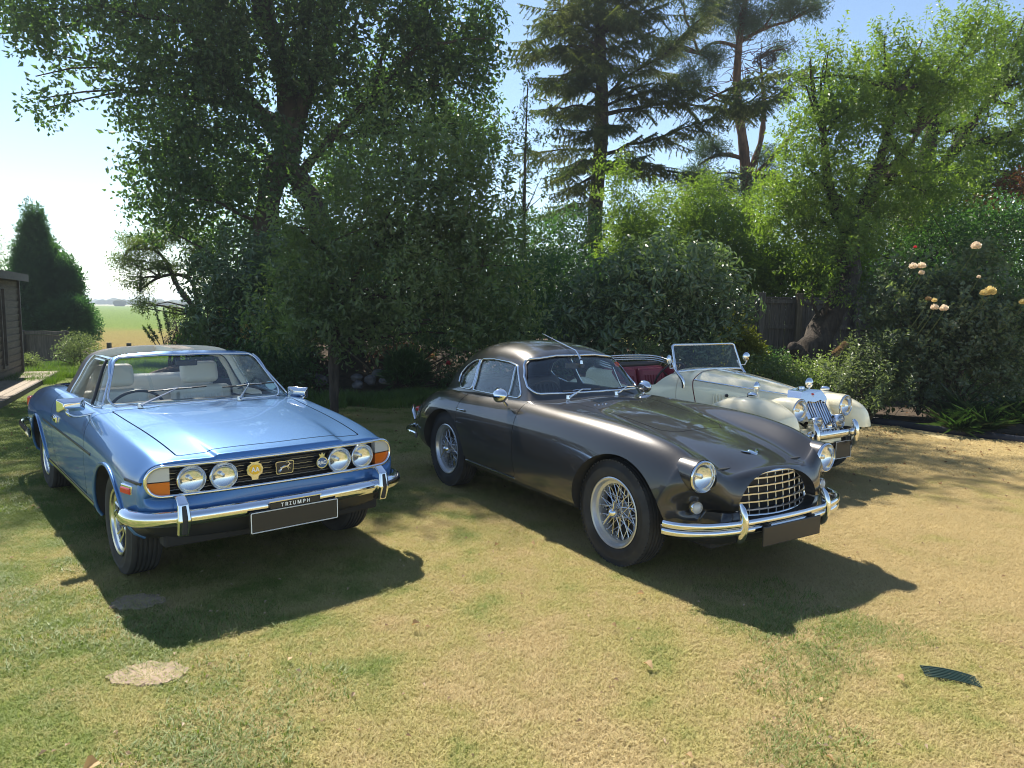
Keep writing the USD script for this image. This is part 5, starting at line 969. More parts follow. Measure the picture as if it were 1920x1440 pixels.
    # nose: grille, lamps, bumper, badge
    gp_ = mouth(-0.004); GX = lambda y, z: 0.655-0.55*np.square(y)-0.10*(z-.53)
    q = np.stack([GX(gp_[:, 0], gp_[:, 1]), gp_[:, 0], gp_[:, 1]], 1)
    gr = put('grille_surround', MB().tube(q, 0.010, 8, closed=True), 'chrome', T, smooth=60)
    P = Polygon(mouth(-0.006))
    for z in np.linspace(.445, .625, 5):
        c = P.intersection(LineString([(-1, z), (1, z)])).bounds; y = np.linspace(c[0], c[2], 14)
        put('grille_bar', MB().tube(np.stack([GX(y, z), y, np.full(14, z)], 1), 0.0080, 6, squash=(1, 1.2)), 'steel', gr, smooth=60)
    for y in np.linspace(-.28, .28, 9):
        c = P.intersection(LineString([(y, 0), (y, 1)])).bounds; z = np.linspace(c[1], c[3], 8)
        put('grille_bar', MB().tube(np.stack([GX(y, z)-0.008, np.full(8, y), z], 1), 0.0034, 6), 'steel', gr, smooth=60)
    put('radiator', MB().box((0.52, 0, .53), (0.03, .78, .30)), 'grille_black', T)
    for s in (-1, 1):
        pod = MB().lathe([(.094, -.13), (.0965, -.05), (.098, 0.0)], 40, 'x', (.586, s*.561, .668), rot('y', 2))
        put('lamp_pod', pod, 'gunmetal_paint', T, smooth=60)
        lamp(T, 'headlamp', (.592, s*.561, .668), 0.090, yaw=s*4, depth=0.040, bulge=0.030)
        lamp(T, 'sidelamp', (.562, s*.572, .487), 0.036, yaw=s*10, depth=0.03, bulge=0.022, clear=False, bowl=False)
    bp = [(.49, -.755), (.555, -.725), (.66, -.60), (.725, -.36), (.745, 0), (.725, .36), (.66, .60), (.555, .725), (.49, .755)]
    bp = spline(bp, 60)
    bm = put('front_bumper', MB().tube(np.hstack([bp, np.full((60, 1), .405)]), 0.019, 10, squash=(1.1, .8)), 'chrome', T, smooth=60)
    put('bumper_rail', MB().tube(np.hstack([bp-[[.004, 0]], np.full((60, 1), .362)]), 0.019, 10, squash=(1.1, .8)), 'chrome', bm, smooth=60)
    put('bumper_gap', MB().tube(np.hstack([bp-[[.014, 0]], np.full((60, 1), .384)]), 0.014, 8), 'black_trim', bm, smooth=60)
    for s in (-1, 1):
        zz = np.linspace(.29, .515, 9); t = np.linspace(-1, 1, 9)
        put('overrider', MB().tube(np.stack([.735-.035*t**2, np.full(9, s*.375), zz], 1), 0.030*np.sqrt(np.clip(1-0.8*t**4, .05, 1)), 14, squash=(1.0, .62)), 'chrome', bm, smooth=60)
    pl = put('number_plate', MB().man(rbox((.775, 0, .325), (.012, .52, .115), .005)), 'plate_black', T, label='blank black number plate below the grille')
    [put('plate_bracket', MB().box((.74, y, .36), (.06, .03, .06)), 'underbody', T) for y in (-.2, .2)]
    bz = top(np.array([[.457, .01]]))[0]; bn = unit(bz[1:]); Mx = np.stack([unit(np.cross([0, 1, 0], bn)), unit(np.cross(bn, np.cross([0, 1, 0], bn))), bn], 1)
    bd = MB().lathe([(0.001, .008), (.022, .007), (.028, .004), (.030, 0)], 24, 'z', (0, 0, 0))
    v, f = bd.mesh(); v = (v*[1.1, 1.0, 1]) @ Mx.T+np.array([.457, .01, bz[0]+.001]); bg = put('badge', (v, f), 'chrome', T, smooth=40)
    rw = [(.41, 0), (.455, .012), (.41, .03)]
    w2 = MB()
    for s in (-1, 1):
        u_ = np.array([[.46, .01+s*.025], [.445, .01+s*.055], [.43, .01+s*.072]]); zq = top(u_)[:, 0]
        w2.tube(np.hstack([u_, zq[:, None]+.004]), [.010, .008, .003], 8, squash=(.6, 1.5))
    put('badge_wing', w2, 'chrome', bg, smooth=50)
    # bonnet rear vents: small louvres and studs
    lv = MB()
    for k in range(6):
        yy = np.linspace(-.20, .20, 12); xx = np.full(12, -.83-k*.018)+.05*(yy/.2)**2; zz = top(np.stack([xx, yy], 1))[:, 0]
        lv.tube(np.stack([xx, yy, zz+.001], 1), .0035, 6)
    put('bonnet_louvres', lv, 'gunmetal_paint', T, smooth=60)
    st = MB()
    for k in range(4): z = top(np.array([[-.74, -.27+k*.035]]))[0, 0]; st.lathe([(.001, .005), (.006, .004), (.008, 0)], 10, 'z', (-.74, -.27+k*.035, z))
    put('bonnet_studs', st, 'chrome', T, smooth=60)
    # wipers, mirrors, aerial
    for y0, y1 in ((-.30, -.02), (.18, .42)):
        z0 = top(np.array([[-1.03, y0]]))[0, 0]
        wiper(T, (-1.035, y0, z0+.005), (-1.115, (y0+y1)/2+.05, .955), (0.02, 1, .02), (.75, 0, .65), .36)
    for s in (-1, 1):
        y = s*.70; zb = side(np.array([[-1.30, .84]]))[0, 0]
        mm = MB().tube([(-1.30, s*.685, .845), (-1.295, s*.715, .875), (-1.29, s*.735, .905)], [.012, .009, .009], 8)
        mm.lathe([(.001, .085), (.025, .078), (.046, .05), (.056, .01), (.057, -.01), (.052, -.014)], 24, 'x', (-1.32, s*.742, .925), rot('z', s*-8))
        mi = put('wing_mirror', mm, 'chrome', T, smooth=60)
        put('mirror_glass', MB().lathe([(.001, -.012), (.052, -.012)], 24, 'x', (-1.32, s*.742, .925), rot('z', s*-8)), 'reflector', mi)
    put('aerial', MB().lathe([(.001, .03), (.012, .028), (.016, 0)], 12, 'z', (-1.27, 0, 1.15)).tube([(-1.28, 0, 1.185), (-1.30, 0, 1.215), (-1.345, 0, 1.255), (-1.82, -.01, 1.375)], [.010, .008, .005, .002], 8), 'chrome', T, smooth=50)
    # rear: bumper quarters, tail lamps
    rb = spline([(-2.72, -.80, .40), (-2.95, -.78, .40), (-3.15, -.66, .40), (-3.22, -.42, .40)], 16)
    for s in (-1, 1):
        put('rear_bumper', MB().tube(rb*[1, -s, 1], .024, 10, squash=(1.3, .7)), 'chrome', T, smooth=60)
        put('tail_lamp', MB().lathe([(.001, .03), (.02, .025), (.03, .01), (.034, -.03)], 18, 'x', (-3.1, s*.60, .585), rot('z', 180-s*20)), 'red_lens', T, smooth=60)
        put('rear_overrider', MB().tube([(-3.17, s*.60, .47), (-3.24, s*.60, .55), (-3.22, s*.60, .62)], [.02, .024, .012], 8), 'chrome', T, smooth=60)
    # inside
    put('dashboard', MB().man(rbox((-1.32, 0, .80), (.16, .98, .16), .05)), 'dark_leather', T, smooth=50)
    for y in (-.25, .25): seat(T, -1.86, y, .46, 'dark_leather', .44, .48, False)
    steering(T, (-1.50, -.26, .84), .20, 66, 'dark_leather')
    put('rear_shelf', MB().box((-2.55, 0, .74), (.5, .9, .05)), 'carpet', T)
    put('rear_view_mirror', MB().man(rbox((-1.36, 0, 1.13), (.02, .20, .055), .009)).tube([(-1.36, 0, 1.16), (-1.34, 0, 1.19)], .006, 6), 'black_trim', T)
    put('paper_tax_disc', MB().lathe([(.001, 0), (.026, 0), (.026, -.002)], 20, 'x', (-1.335, .435, 1.13), rot('y', -40)), 'red_enamel', T, label='small red sticker in the top corner of the windscreen')
    for x, s in ((0, -1), (0, 1), (-2.286, -1), (-2.286, 1)):
        wire_wheel(T, (x, s*.635, .335), .335, .213, .165, s)
    return T
# ================================================================ the blue tourer
def alloy_wheel(parent, c, R, r, w, side):
    ax = '-y' if side < 0 else 'y'; W = UsdGeom.Xform.Define(stage, numbered(path_of(parent), 'wheel')); h = w*0.42
    put('tyre', place_axis(tyre_mesh(R, r, w, 5), ax, c), 'tyre_rubber', W, smooth=40)
    prof = [(r+0.004, h), (r+0.008, h+0.004), (r+0.002, h+0.007), (r-0.010, h+0.002), (r-0.014, h-0.010), (r-0.030, h-0.018), (r-0.034, h-0.04), (r-0.034, -h+0.03), (r+0.006, -h)]
    put('rim', place_axis(lathe_vf(prof, 64), ax, c), 'steel', W, smooth=40)
    put('wheel_disc', place_axis(lathe_vf([(0.001, h*.55), (.05, h*.55), (.09, h*.25), (r-.034, h*.20), (r-.034, -h*.1), (.001, -h*.1)], 48), ax, c), 'black_trim', W, smooth=40)
    for k in range(5):
        m = MB(); a = 2*np.pi*k/5+.3
        for s in (-1, 1):
            b = a+s*.20; c0, s0 = math.cos(b), math.sin(b); c1, s1 = math.cos(a+s*.12), math.sin(a+s*.12)
            m.tube([(.045*c1, .045*s1, h*.62), (.10*c0, .10*s0, h*.52), ((r-.030)*c0, (r-.030)*s0, h*.70)], [.010, .009, .012], 6)
        put('spoke', place_axis(m.mesh(), ax, c), 'steel', W, smooth=40)
    put('hub_cap', place_axis(lathe_vf([(.001, h*.55+.032), (.022, h*.55+.030), (.033, h*.55+.018), (.036, h*.5)], 24), ax, c), 'steel', W, smooth=40)
    n = MB()
    for k in range(4): a = 2*np.pi*k/4; n.lathe([(.001, .016), (.010, .014), (.011, 0)], 6, 'z', (.062*math.cos(a), .062*math.sin(a), h*.42))
    put('wheel_nuts', place_axis(n.mesh(), ax, c), 'chrome', W, smooth=30)
    return W
def plate_text(parent, text, height, c, m, depth=.003, gap=None):
    """raised letters facing +x"""
    t = meshkit.text_mesh(text, height, depth, True); v = np.array(t.vertices); v[:, 0] -= v[:, 0].mean()
    if gap: v[:, 0] *= gap
    q = np.stack([v[:, 2], v[:, 0], v[:, 1]], 1)+np.asarray(c, float)
    return put('lettering', (q, np.array(t.faces)), m, parent, smooth=False)
def build_tourer():
    T = thing('tourer', 'blue open tourer with four round headlamps, cream seats and a brown padded roll hoop', 'car', (-1.7322, 4.5430, 0), -48.96)
    X = [0.60, 0.45, 0.1, -0.35, -0.76, -1.5, -2.1, -2.6, -3.0, -3.4, -3.55]
    def row(ys, zs): return list(zip(X, ys if isinstance(ys, list) else [ys]*11, zs))
    rows = [row(0.0, [.768, .795, .838, .868, .884, .89, .89, .875, .84, .79, .765]),
            row(.20, [.768, .795, .838, .868, .884, .89, .89, .875, .84, .79, .765]),
            row([.36, .37, .38, .39, .40, .4, .4, .4, .4, .4, .4], [.766, .792, .834, .866, .882, .90, .90, .875, .84, .79, .765]),
            row([.39, .41, .43, .44, .45, .45, .45, .45, .45, .45, .45], [.752, .782, .830, .864, .884, .90, .90, .875, .84, .79, .765]),
            row([.56, .565, .58, .60, .62, .62, .62, .62, .62, .60, .58], [.752, .778, .818, .852, .880, .895, .902, .875, .835, .775, .75]),
            row([.655, .665, .685, .70, .71, .715, .715, .71, .70, .68, .66], [.742, .772, .812, .846, .872, .885, .895, .865, .815, .745, .715]),
            row([.715, .725, .745, .76, .765, .77, .775, .77, .76, .735, .71], [.712, .735, .772, .80, .825, .838, .845, .815, .765, .695, .67]),
            row([.752, .772, .79, .797, .798, .80, .805, .802, .795, .77, .745], [.655, .672, .70, .72, .735, .745, .75, .73, .70, .64, .62]),
            row([.765, .79, .803, .806, .806, .808, .812, .81, .80, .78, .755], [.58, .59, .60, .61, .61, .61, .61, .60, .59, .565, .55]),
            row([.755, .785, .798, .80, .80, .80, .80, .80, .795, .77, .74], [.48, .47, .45, .44, .44, .44, .44, .44, .46, .48, .48]),
            row([.70, .735, .765, .768, .768, .768, .768, .768, .765, .73, .68], [.375, .34, .30, .285, .28, .28, .28, .28, .30, .36, .38]),
            row([.58, .60, .64, .66, .66, .66, .66, .66, .65, .60, .55], [.335, .29, .25, .235, .23, .23, .23, .23, .25, .32, .35]),
            row(0.0, [.32, .275, .24, .225, .22, .22, .22, .22, .24, .31, .34])]
    plan = lambda x, y: -0.075*(np.abs(y)/0.76)**2.6*np.clip((x+0.1)/0.7, 0, 1)+0.10*(np.abs(y)/0.76)**3*np.clip((-3.0-x)/0.5, 0, 1)
    S = loft(rows, -3.55, 0.60, 180, 9, smooth_x=2.0, smooth_k=.55, nose=(0.045, 0.57, 0.955, 2.2), tail=(0.05, 0.55, 0.96, 2.2), plan=plan)
    body = S.man()
    top = S.field(2, lambda v, n: (n[:, 2] > 0.15) & (v[:, 2] > 0.5)); side = S.field(1, lambda v, n: (n[:, 1] < -0.3)); front = S.field(0, lambda v, n: (n[:, 0] > 0.3) & (v[:, 0] > .3))
    cab = rounded([(-0.92, -.58), (-0.92, .58), (-1.5, .66), (-2.45, .62), (-2.45, -.62), (-1.5, -.66)], 0.08)
    body = body-prism(cab, 0.34, 1.2, 'z')
    for sx, r, zc in ((0.0, 0.362, 0.295), (-2.54, 0.352, 0.285)):
        for s in (-1, 1):
            lo, hi = sorted((s*0.42, s*1.0)); a = np.linspace(0, 2*np.pi, 72, endpoint=False)
            P = np.stack([sx+r*np.cos(a), zc+r*np.sin(a)], 1); P[:, 1] = np.where(P[:, 1] < zc, P[:, 1]-0.2, P[:, 1])
            body = body-prism(P, lo, hi, 'y')
    gz0, gz1, gy = .572, .737, .735
    grille = rounded([(-gy, gz0), (gy, gz0), (gy, gz1), (-gy, gz1)], 0.080)
    body = body-prism(grille, 0.44, 0.9, 'x')
    hood, body = split(body, rounded([(-.66, -.615), (.50, -.548), (.515, 0), (.50, .548), (-.66, .615), (-.70, 0)], 0.02), 'z', 0.70, 1.0, 0.0095)
    dp = [(-.655, .97), (-.61, .70), (-.60, .45), (-.63, .36), (-1.70, .36), (-1.755, .45), (-1.80, .70), (-1.79, .97)]
    doors = []
    for s in (-1, 1):
        lo, hi = sorted((s*0.60, s*1.0)); d, body = split(body, rounded(dp, 0.03), 'y', lo, hi, 0.0065); doors.append(d)
    low = mbox((.30, -1, .1), (1, 1, .405)); put_skin('front_valance', body ^ low, 'black_trim', T); body = body-low
    put_skin('body', body, 'blue_paint', T); hd = put_skin('bonnet', hood, 'blue_paint', T)
    D = [put_skin('door', d, 'blue_paint', T) for d in doors]
    for s, d in zip((-1, 1), D):
        p = side(np.array([[-1.60, .725]]))[0, 0]*(-s)
        put('handle', MB().man(rbox((-1.60, p+s*.004, .725), (.13, .02, .05), .008)).man(rbox((-1.60, p+s*.012, .735), (.10, .02, .02), .008)), 'chrome', d, smooth=40)
        q = S.lay(side, 1, np.stack([np.concatenate([np.linspace(-2.16, -.39, 30)]), np.full(30, .655)], 1), .001); q[:, 1] *= -s
        put('side_strip', MB().tube(q, .008, 6, squash=(1.2, .5)), 'black_trim', T)
        q = S.lay(side, 1, np.stack([np.linspace(.37, .585, 8), np.full(8, .645)], 1), .001); q[:, 1] *= -s
        put('side_strip', MB().tube(q, .008, 6, squash=(1.2, .5)), 'black_trim', T)
        q = S.lay(side, 1, np.stack([np.linspace(-2.12, -.43, 24), np.full(24, .325)], 1), .003); q[:, 1] *= -s
        put('sill_strip', MB().tube(q, .014, 8, squash=(1.1, .5)), 'chrome', T, smooth=60)
        for sx, r, zc in ((0.0, 0.366, 0.295), (-2.54, 0.356, 0.285)):
            a = np.linspace(-.15, math.pi+.15, 40); q = S.lay(side, 1, np.stack([sx+r*np.cos(a), zc+r*np.sin(a)], 1), .002); q[:, 1] *= -s
            put('arch_lip', MB().tube(q, .011, 8), 'blue_paint', T, smooth=60)
        yq = side(np.array([[.42, .60]]))[0, 0]*(-s); M = rot('z', s*-14)
        mk = put('side_marker', MB().man(rbox((.42, yq-s*.002, .60), (.115, .018, .055), .008, M)), 'chrome', T, smooth=40)
        put('marker_lens', MB().man(rbox((.42, yq+s*.006, .594), (.10, .018, .034), .007, M)), 'red_lens', mk, smooth=40)
    put('floor', MB().box((-1.4, 0, 0.245), (3.6, 1.0, 0.03)).box((0.0, 0, 0.38), (0.8, 0.78, 0.25)), 'underbody', T)
    # greenhouse
    G = {-0.70: [(0, .845), (.25, .845), (.45, .845), (.60, .845), (.645, .843), (.67, .84), (.68, .835), (.68, .80)],
         -0.76: [(0, .872), (.25, .872), (.45, .872), (.61, .870), (.655, .862), (.68, .855), (.69, .845), (.68, .80)],
         -0.95: [(0, 1.055), (.25, 1.053), (.44, 1.05), (.57, 1.038), (.615, 1.0), (.655, .93), (.690, .855), (.68, .80)],
         -1.10: [(0, 1.204), (.25, 1.201), (.42, 1.196), (.515, 1.180), (.556, 1.14), (.615, 1.02), (.690, .855), (.68, .80)],
         -1.17: [(0, 1.240), (.25, 1.237), (.41, 1.228), (.505, 1.204), (.552, 1.155), (.614, 1.02), (.690, .855), (.68, .80)],
         -1.50: [(0, 1.248), (.25, 1.242), (.41, 1.225), (.50, 1.196), (.548, 1.148), (.614, 1.02), (.690, .86), (.68, .80)],
         -1.90: [(0, 1.238), (.25, 1.230), (.41, 1.21), (.497, 1.178), (.545, 1.13), (.614, 1.01), (.69, .86), (.68, .80)],
         -2.20: [(0, 1.215), (.25, 1.202), (.40, 1.17), (.485, 1.12), (.535, 1.07), (.61, .975), (.69, .87), (.68, .80)],
         -2.45: [(0, 1.10), (.25, 1.088), (.40, 1.06), (.48, 1.03), (.53, .99), (.60, .93), (.68, .865), (.675, .80)],
         -2.70: [(0, .96), (.25, .955), (.40, .945), (.50, .93), (.56, .91), (.61, .885), (.655, .855), (.65, .80)],
         -2.80: [(0, .87), (.25, .87), (.40, .87), (.50, .868), (.56, .863), (.60, .855), (.63, .845), (.63, .80)]}
    gr = [[(x, *G[x][k]) for x in G] for k in range(8)]+[[(x, 0, .79) for x in G]]
    gplan = lambda x, y: -0.025*(np.abs(y)/0.6)**2*np.clip((x+1.45)/0.4, 0, 1)
    R = loft(gr, -2.80, -0.70, 120, 8, smooth_x=1.0, smooth_k=0.7, plan=gplan)
    shell = R.man()-R.man(-0.024)-mbox((-2.5, -.63, .5), (-.98, .63, .90))
    gside = R.field(1, lambda v, n: (n[:, 1] < -0.25) & (v[:, 2] > 0.84)); gfront = R.field(0, lambda v, n: (n[:, 0] > 0.12) & (v[:, 0] > -1.30) & (np.abs(v[:, 1]) < 0.60))
    dwin = rounded([(-.80, .888), (-1.135, 1.185), (-1.72, 1.178), (-1.73, .885)], .012)
    qwin = rounded([(-1.87, .90), (-1.86, 1.165), (-2.12, 1.11), (-2.40, .965), (-2.42, .90)], .03)
    wscr = rounded([(-.612, .892), (.612, .892), (.575, .98), (.500, 1.165), (.468, 1.190), (.2, 1.201), (-.2, 1.201), (-.468, 1.190), (-.500, 1.165), (-.575, .98)], .045)
    rwin = rounded([(-.44, .95), (.44, .95), (.40, 1.12), (-.40, 1.12)], .05)
    film = R.man(-0.008)-R.man(-0.012)
    for (poly, ax, a, b), nm in zip([(dwin, 'y', .3, .9), (dwin, 'y', -.9, -.3), (wscr, 'x', -1.28, -.5)], ('side_window', 'side_window', 'windscreen')):
        shell = shell-prism(poly, a, b, ax)
        put_skin(nm, film ^ prism(np.array(Polygon(poly).buffer(0.012).exterior.coords)[:-1], a, b, ax), 'car_glass', T, inner='car_glass')
    fr = prism([(-.5, .5), (-.5, 1.5), (-1.205, 1.5), (-1.150, 1.19), (-.77, .875), (-.77, .5)], -1, 1, 'y')
    put_skin('windscreen_frame', shell ^ fr, 'blue_paint', T)
    thick = R.man(.004)-R.man(-.050)-mbox((-2.5, -.60, .5), (-.98, .60, .86))
    hoop = prism([(-1.735, .8), (-1.735, 1.1), (-1.72, 1.19), (-1.70, 1.4), (-1.97, 1.4), (-1.95, 1.19), (-1.90, 1.05), (-1.88, .8)], -1, 1, 'y')
    put_skin('roll_hoop', thick ^ hoop, 'tan_vinyl', T, inner='cream_leather')
    put_skin('t_bar', thick ^ mbox((-1.705, -.075, 1.1), (-1.208, .075, 1.4)), 'tan_vinyl', T, inner='cream_leather')
    sill = mbox((-3, -1, .5), (-.77, 1, .872))
    put_skin('waist_rail', (shell-fr) ^ sill, 'blue_paint', T)
    for s in (-1, 1):
        for poly, m in ((dwin, 'chrome'),):
            q = R.lay(gside, 1, resample(np.array(Polygon(poly).buffer(0.003).exterior.coords)[:-1], 80, True), 0.001); q[:, 1] *= -s
            put('window_trim', MB().tube(q, 0.006, 8, closed=True), m, T, smooth=60)
        q = R.lay(gside, 1, np.stack([np.linspace(-.97, -1.17, 10), np.linspace(.895, 1.175, 10)], 1), 0.001); q[:, 1] *= -s
        put('quarterlight_bar', MB().tube(q, 0.011, 8), 'black_trim', T, smooth=60)
        put('t_bar_pillar', MB().tube([(-1.82, s*.62, .85), (-1.82, s*.56, 1.02), (-1.80, s*.47, 1.16), (-1.75, s*.30, 1.20)], .035, 8), 'cream_leather', T, smooth=50)
    q = R.lay(gfront, 0, resample(np.array(Polygon(wscr).buffer(0.007).exterior.coords)[:-1], 130, True), 0.002)
    put('windscreen_trim', MB().tube(q, 0.0075, 8, closed=True), 'chrome', T, smooth=60)
    # nose
    F = lambda y: .612-.072*(np.abs(y)/.76)**2.6
    g2 = resample(np.array(Polygon(grille).buffer(-.002).exterior.coords)[:-1], 150, True)
    q = np.stack([F(g2[:, 0])+.036, g2[:, 0], g2[:, 1]], 1)
    gs = put('grille_surround', MB().tube(q, .0105, 8, closed=True), 'chrome', T, smooth=60)
    bk = MB(); yy = np.linspace(-.675, .675, 40)
    v = np.array([[F(y)-.035, y, z] for y in yy for z in (gz0+.002, gz1-.002)]); bk.add(v, grid_faces(40, 2)[:, ::-1]); put('grille_back', bk, 'grille_black', gs)
    def seg(z, y0, y1, m, r, nm): y = np.linspace(y0, y1, 40); put(nm, MB().tube(np.stack([F(y)-.016, y, np.full(40, z)], 1), r, 6, squash=(.5, 1.2)), m, gs, smooth=60)
    for k in range(5): seg(gz0+.022+k*.0305, -.61, .61, 'steel', .0028, 'grille_bar')
    for k in range(6): seg(gz0+.007+k*.0305, -.61, .61, 'grille_black', .009, 'grille_slat')
    LAMPS = [(-.512, 'headlamp'), (-.347, 'headlamp'), (.347, 'headlamp'), (.512, 'headlamp')]
    for y, nm in LAMPS: lamp(T, nm, (F(y)+.030, y, .650), .0745, yaw=0, depth=.028, bulge=.022)
    for s in (-1, 1):
        pg = Polygon(grille).buffer(-.008).intersection(Polygon([(s*.618, .5), (s*.8, .5), (s*.8, .8), (s*.618, .8)]))
        lo = pg.intersection(Polygon([(-1, .5), (1, .5), (1, .648), (-1, .648)])); hi = pg.intersection(Polygon([(-1, .654), (1, .654), (1, .8), (-1, .8)]))
        for sh, m, nm in ((lo, 'amber_lens', 'indicator_lens'), (hi, 'clear_lens', 'sidelight_lens')):
            c = np.array(sh.exterior.coords)[:-1]; w = Manifold(prism(c, 0, .05, 'x').to_mesh()).refine_to_length(.03)
            v, f = man_vf(w); v[:, 0] += F(v[:, 1])-.022; put(nm, (v, f), m, T, smooth=30)
    # badges on the grille
    def plaque(nm, poly, y, z, th, m, parent=T, x=.014, label=None):
        c = np.asarray(poly, float)+[y, z]; v, f = man_vf(prism(c, 0, th, 'x')); v[:, 0] += F(y)+x; return put(nm, (v, f), m, parent, smooth=False, label=label)
    aa = [(-.020, -.062), (.020, -.062), (.024, -.040), (.048, -.022), (.055, .008), (.044, .036), (.022, .050), (.036, .060), (.0, .056), (-.036, .060), (-.022, .050), (-.044, .036), (-.055, .008), (-.048, -.022), (-.024, -.040)]
    aa = [(a*.86, b*.86) for a, b in aa]
    b1 = plaque('badge', aa, -.175, .656, .008, 'chrome', label='silver badge with a yellow disc')
    plaque('badge_disc', [(.034*math.cos(t), .029*math.sin(t)+.006) for t in np.linspace(0, 2*np.pi, 28, endpoint=False)], -.175, .656, .011, 'yellow_enamel', b1)
    plate_text(b1, 'AA', .024, (F(-.175)+.024, -.175, .650), 'white_enamel', .004)
    b2 = plaque('badge', rounded([(-.052, -.038), (.048, -.038), (.056, .036), (-.056, .036)], .010), .0, .652, .010, 'chrome', label='dark plaque with a silver leaping deer')
    plaque('badge_panel', rounded([(-.048, -.034), (.044, -.034), (.052, .032), (-.052, .032)], .008), 0, .652, .013, 'plate_black', b2)
    stg = MB(); sx = F(0)+.030
    for pts, r in [([(-.026, -.004), (-.008, .003), (.012, .004)], [.006, .0075, .006]), ([(.012, .004), (.022, .013), (.027, .019)], [.005, .0035, .003]), ([(.027, .019), (.036, .015)], [.0038, .002]),
                   ([(-.024, -.004), (-.034, -.014), (-.044, -.020)], [.004, .0025, .0015]), ([(-.022, -.004), (-.028, -.018), (-.038, -.026)], [.004, .0025, .0015]),
                   ([(.010, .002), (.024, -.004), (.030, -.012)], [.0035, .0022, .0015]), ([(.008, .001), (.018, -.009), (.020, -.018)], [.0035, .0022, .0015]),
                   ([(.026, .021), (.016, .026), (.004, .024)], [.002, .0016, .001]), ([(.024, .021), (.020, .029), (.010, .031)], [.002, .0016, .001]), ([(-.026, -.003), (-.032, .003)], [.002, .001])]:
        stg.tube([(sx, a, .654+b) for a, b in pts], r, 6)
    put('leaping_deer', stg, 'chrome', b2, smooth=50)
    b3 = plaque('badge', [(.036*math.cos(t), .036*math.sin(t)) for t in np.linspace(0, 2*np.pi, 28, endpoint=False)], .235, .648, .010, 'chrome', label='round blue badge under a small crown')
    plaque('badge_disc', [(.030*math.cos(t), .030*math.sin(t)) for t in np.linspace(0, 2*np.pi, 28, endpoint=False)], .235, .648, .012, 'blue_enamel', b3)
    plaque('badge_crown', [(-.014, .036), (.014, .036), (.020, .056), (.008, .048), (0, .060), (-.008, .048), (-.020, .056)], .235, .648, .010, 'chrome', b3)
    plate_text(b3, 'RAC', .020, (F(.235)+.026, .235, .639), 'white_enamel', .004)
    # bumper
    bp = spline([(.37, -.808), (.47, -.812), (.575, -.782), (.650, -.700), (.695, -.57), (.722, -.30), (.732, 0), (.722, .30), (.695, .57), (.650, .700), (.575, .782), (.47, .812), (.37, .808)], 90)
    prof = [(.0, .040), (.022, .030), (.031, .010), (.031, -.012), (.022, -.032), (.0, -.044), (-.010, -.044), (-.010, .040)]
    tng = unit(np.gradient(bp, axis=0)); nr = np.stack([tng[:, 1], -tng[:, 0]], 1); nr *= np.sign(nr[45, 0])
    tz = .468+.0*bp[:, 0]; sc = np.ones(90); sc[:5] = np.linspace(.45, 1, 5); sc[-5:] = np.linspace(1, .45, 5)
    v = np.array([[bp[i, 0]+nr[i, 0]*a, bp[i, 1]+nr[i, 1]*a, tz[i]+b*sc[i]] for i in range(90) for a, b in prof]); f = grid_faces(90, 8, True)
    sk = Skin(v, np.vstack([f, [[0, k, k+1] for k in range(1, 7)], [[89*8, 89*8+k+1, 89*8+k] for k in range(1, 7)]]))
    bm = put('front_bumper', (sk.v, sk.f), 'chrome', T, smooth=45)
    for s in (-1, 1):
        o = MB().man(Manifold.batch_hull([rbox((.685+dx, s*.592, z), (.03, w_, .03), .012) for dx, z, w_ in ((0, .575, .05), (.045, .545, .058), (.062, .47, .07), (.035, .395, .06), (-.02, .385, .05), (-.03, .56, .05))]))
        ov = put('overrider', o, 'chrome', bm, smooth=40)
        put('overrider_pad', MB().man(Manifold.batch_hull([rbox((.708+dx, s*.592, z), (.02, .030, .03), .009) for dx, z in ((.030, .535), (.048, .475), (.030, .405))])), 'black_rubber', ov, smooth=40)
    pl = put('number_plate', MB().man(rbox((.772, 0, .395), (.012, .53, .125), .005)), 'plate_black', T, label='blank black number plate in a white edge on the bumper')
    e = np.array(rounded([(-.257, .339), (.257, .339), (.257, .451), (-.257, .451)], .006)); put('plate_edge', MB().tube(np.stack([np.full(len(e), .7785), e[:, 0], e[:, 1]], 1), .0028, 4, closed=True), 'white_enamel', pl, smooth=False)
    st = put('plate_header', MB().man(rbox((.772, 0, .474), (.012, .30, .036), .004)), 'plate_black', pl)
    put('header_edge', MB().tube([(.776, -.155, .497), (.776, .155, .497)], .005, 6), 'chrome', pl)
    plate_text(pl, 'T R I U M P H', .020, (.777, 0, .4645), 'white_enamel', .003)
    [put('plate_bracket', MB().box((.745, y, .41), (.05, .03, .05)), 'underbody', T) for y in (-.2, .2)]
    put('valance', MB().man(Manifold.batch_hull([rbox((.52, s*.60, .33), (.10, .10, .10), .02) for s in (-1, 1)]+[rbox((.58, 0, .33), (.08, .1, .10), .02)])), 'underbody', T, smooth=40)
    # scuttle, wipers, mirrors, tax disc
    for y0, y1 in ((-.443, -.06), (.223, .30)):
        z0 = top(np.array([[-.70, y0]]))[0, 0]
        wiper(T, (-.685, y0, z0+.004), (-.858, (y0+y1)/2+.10, .975), (-.02, 1, .035), (.75, 0, .66), .40, 'steel')
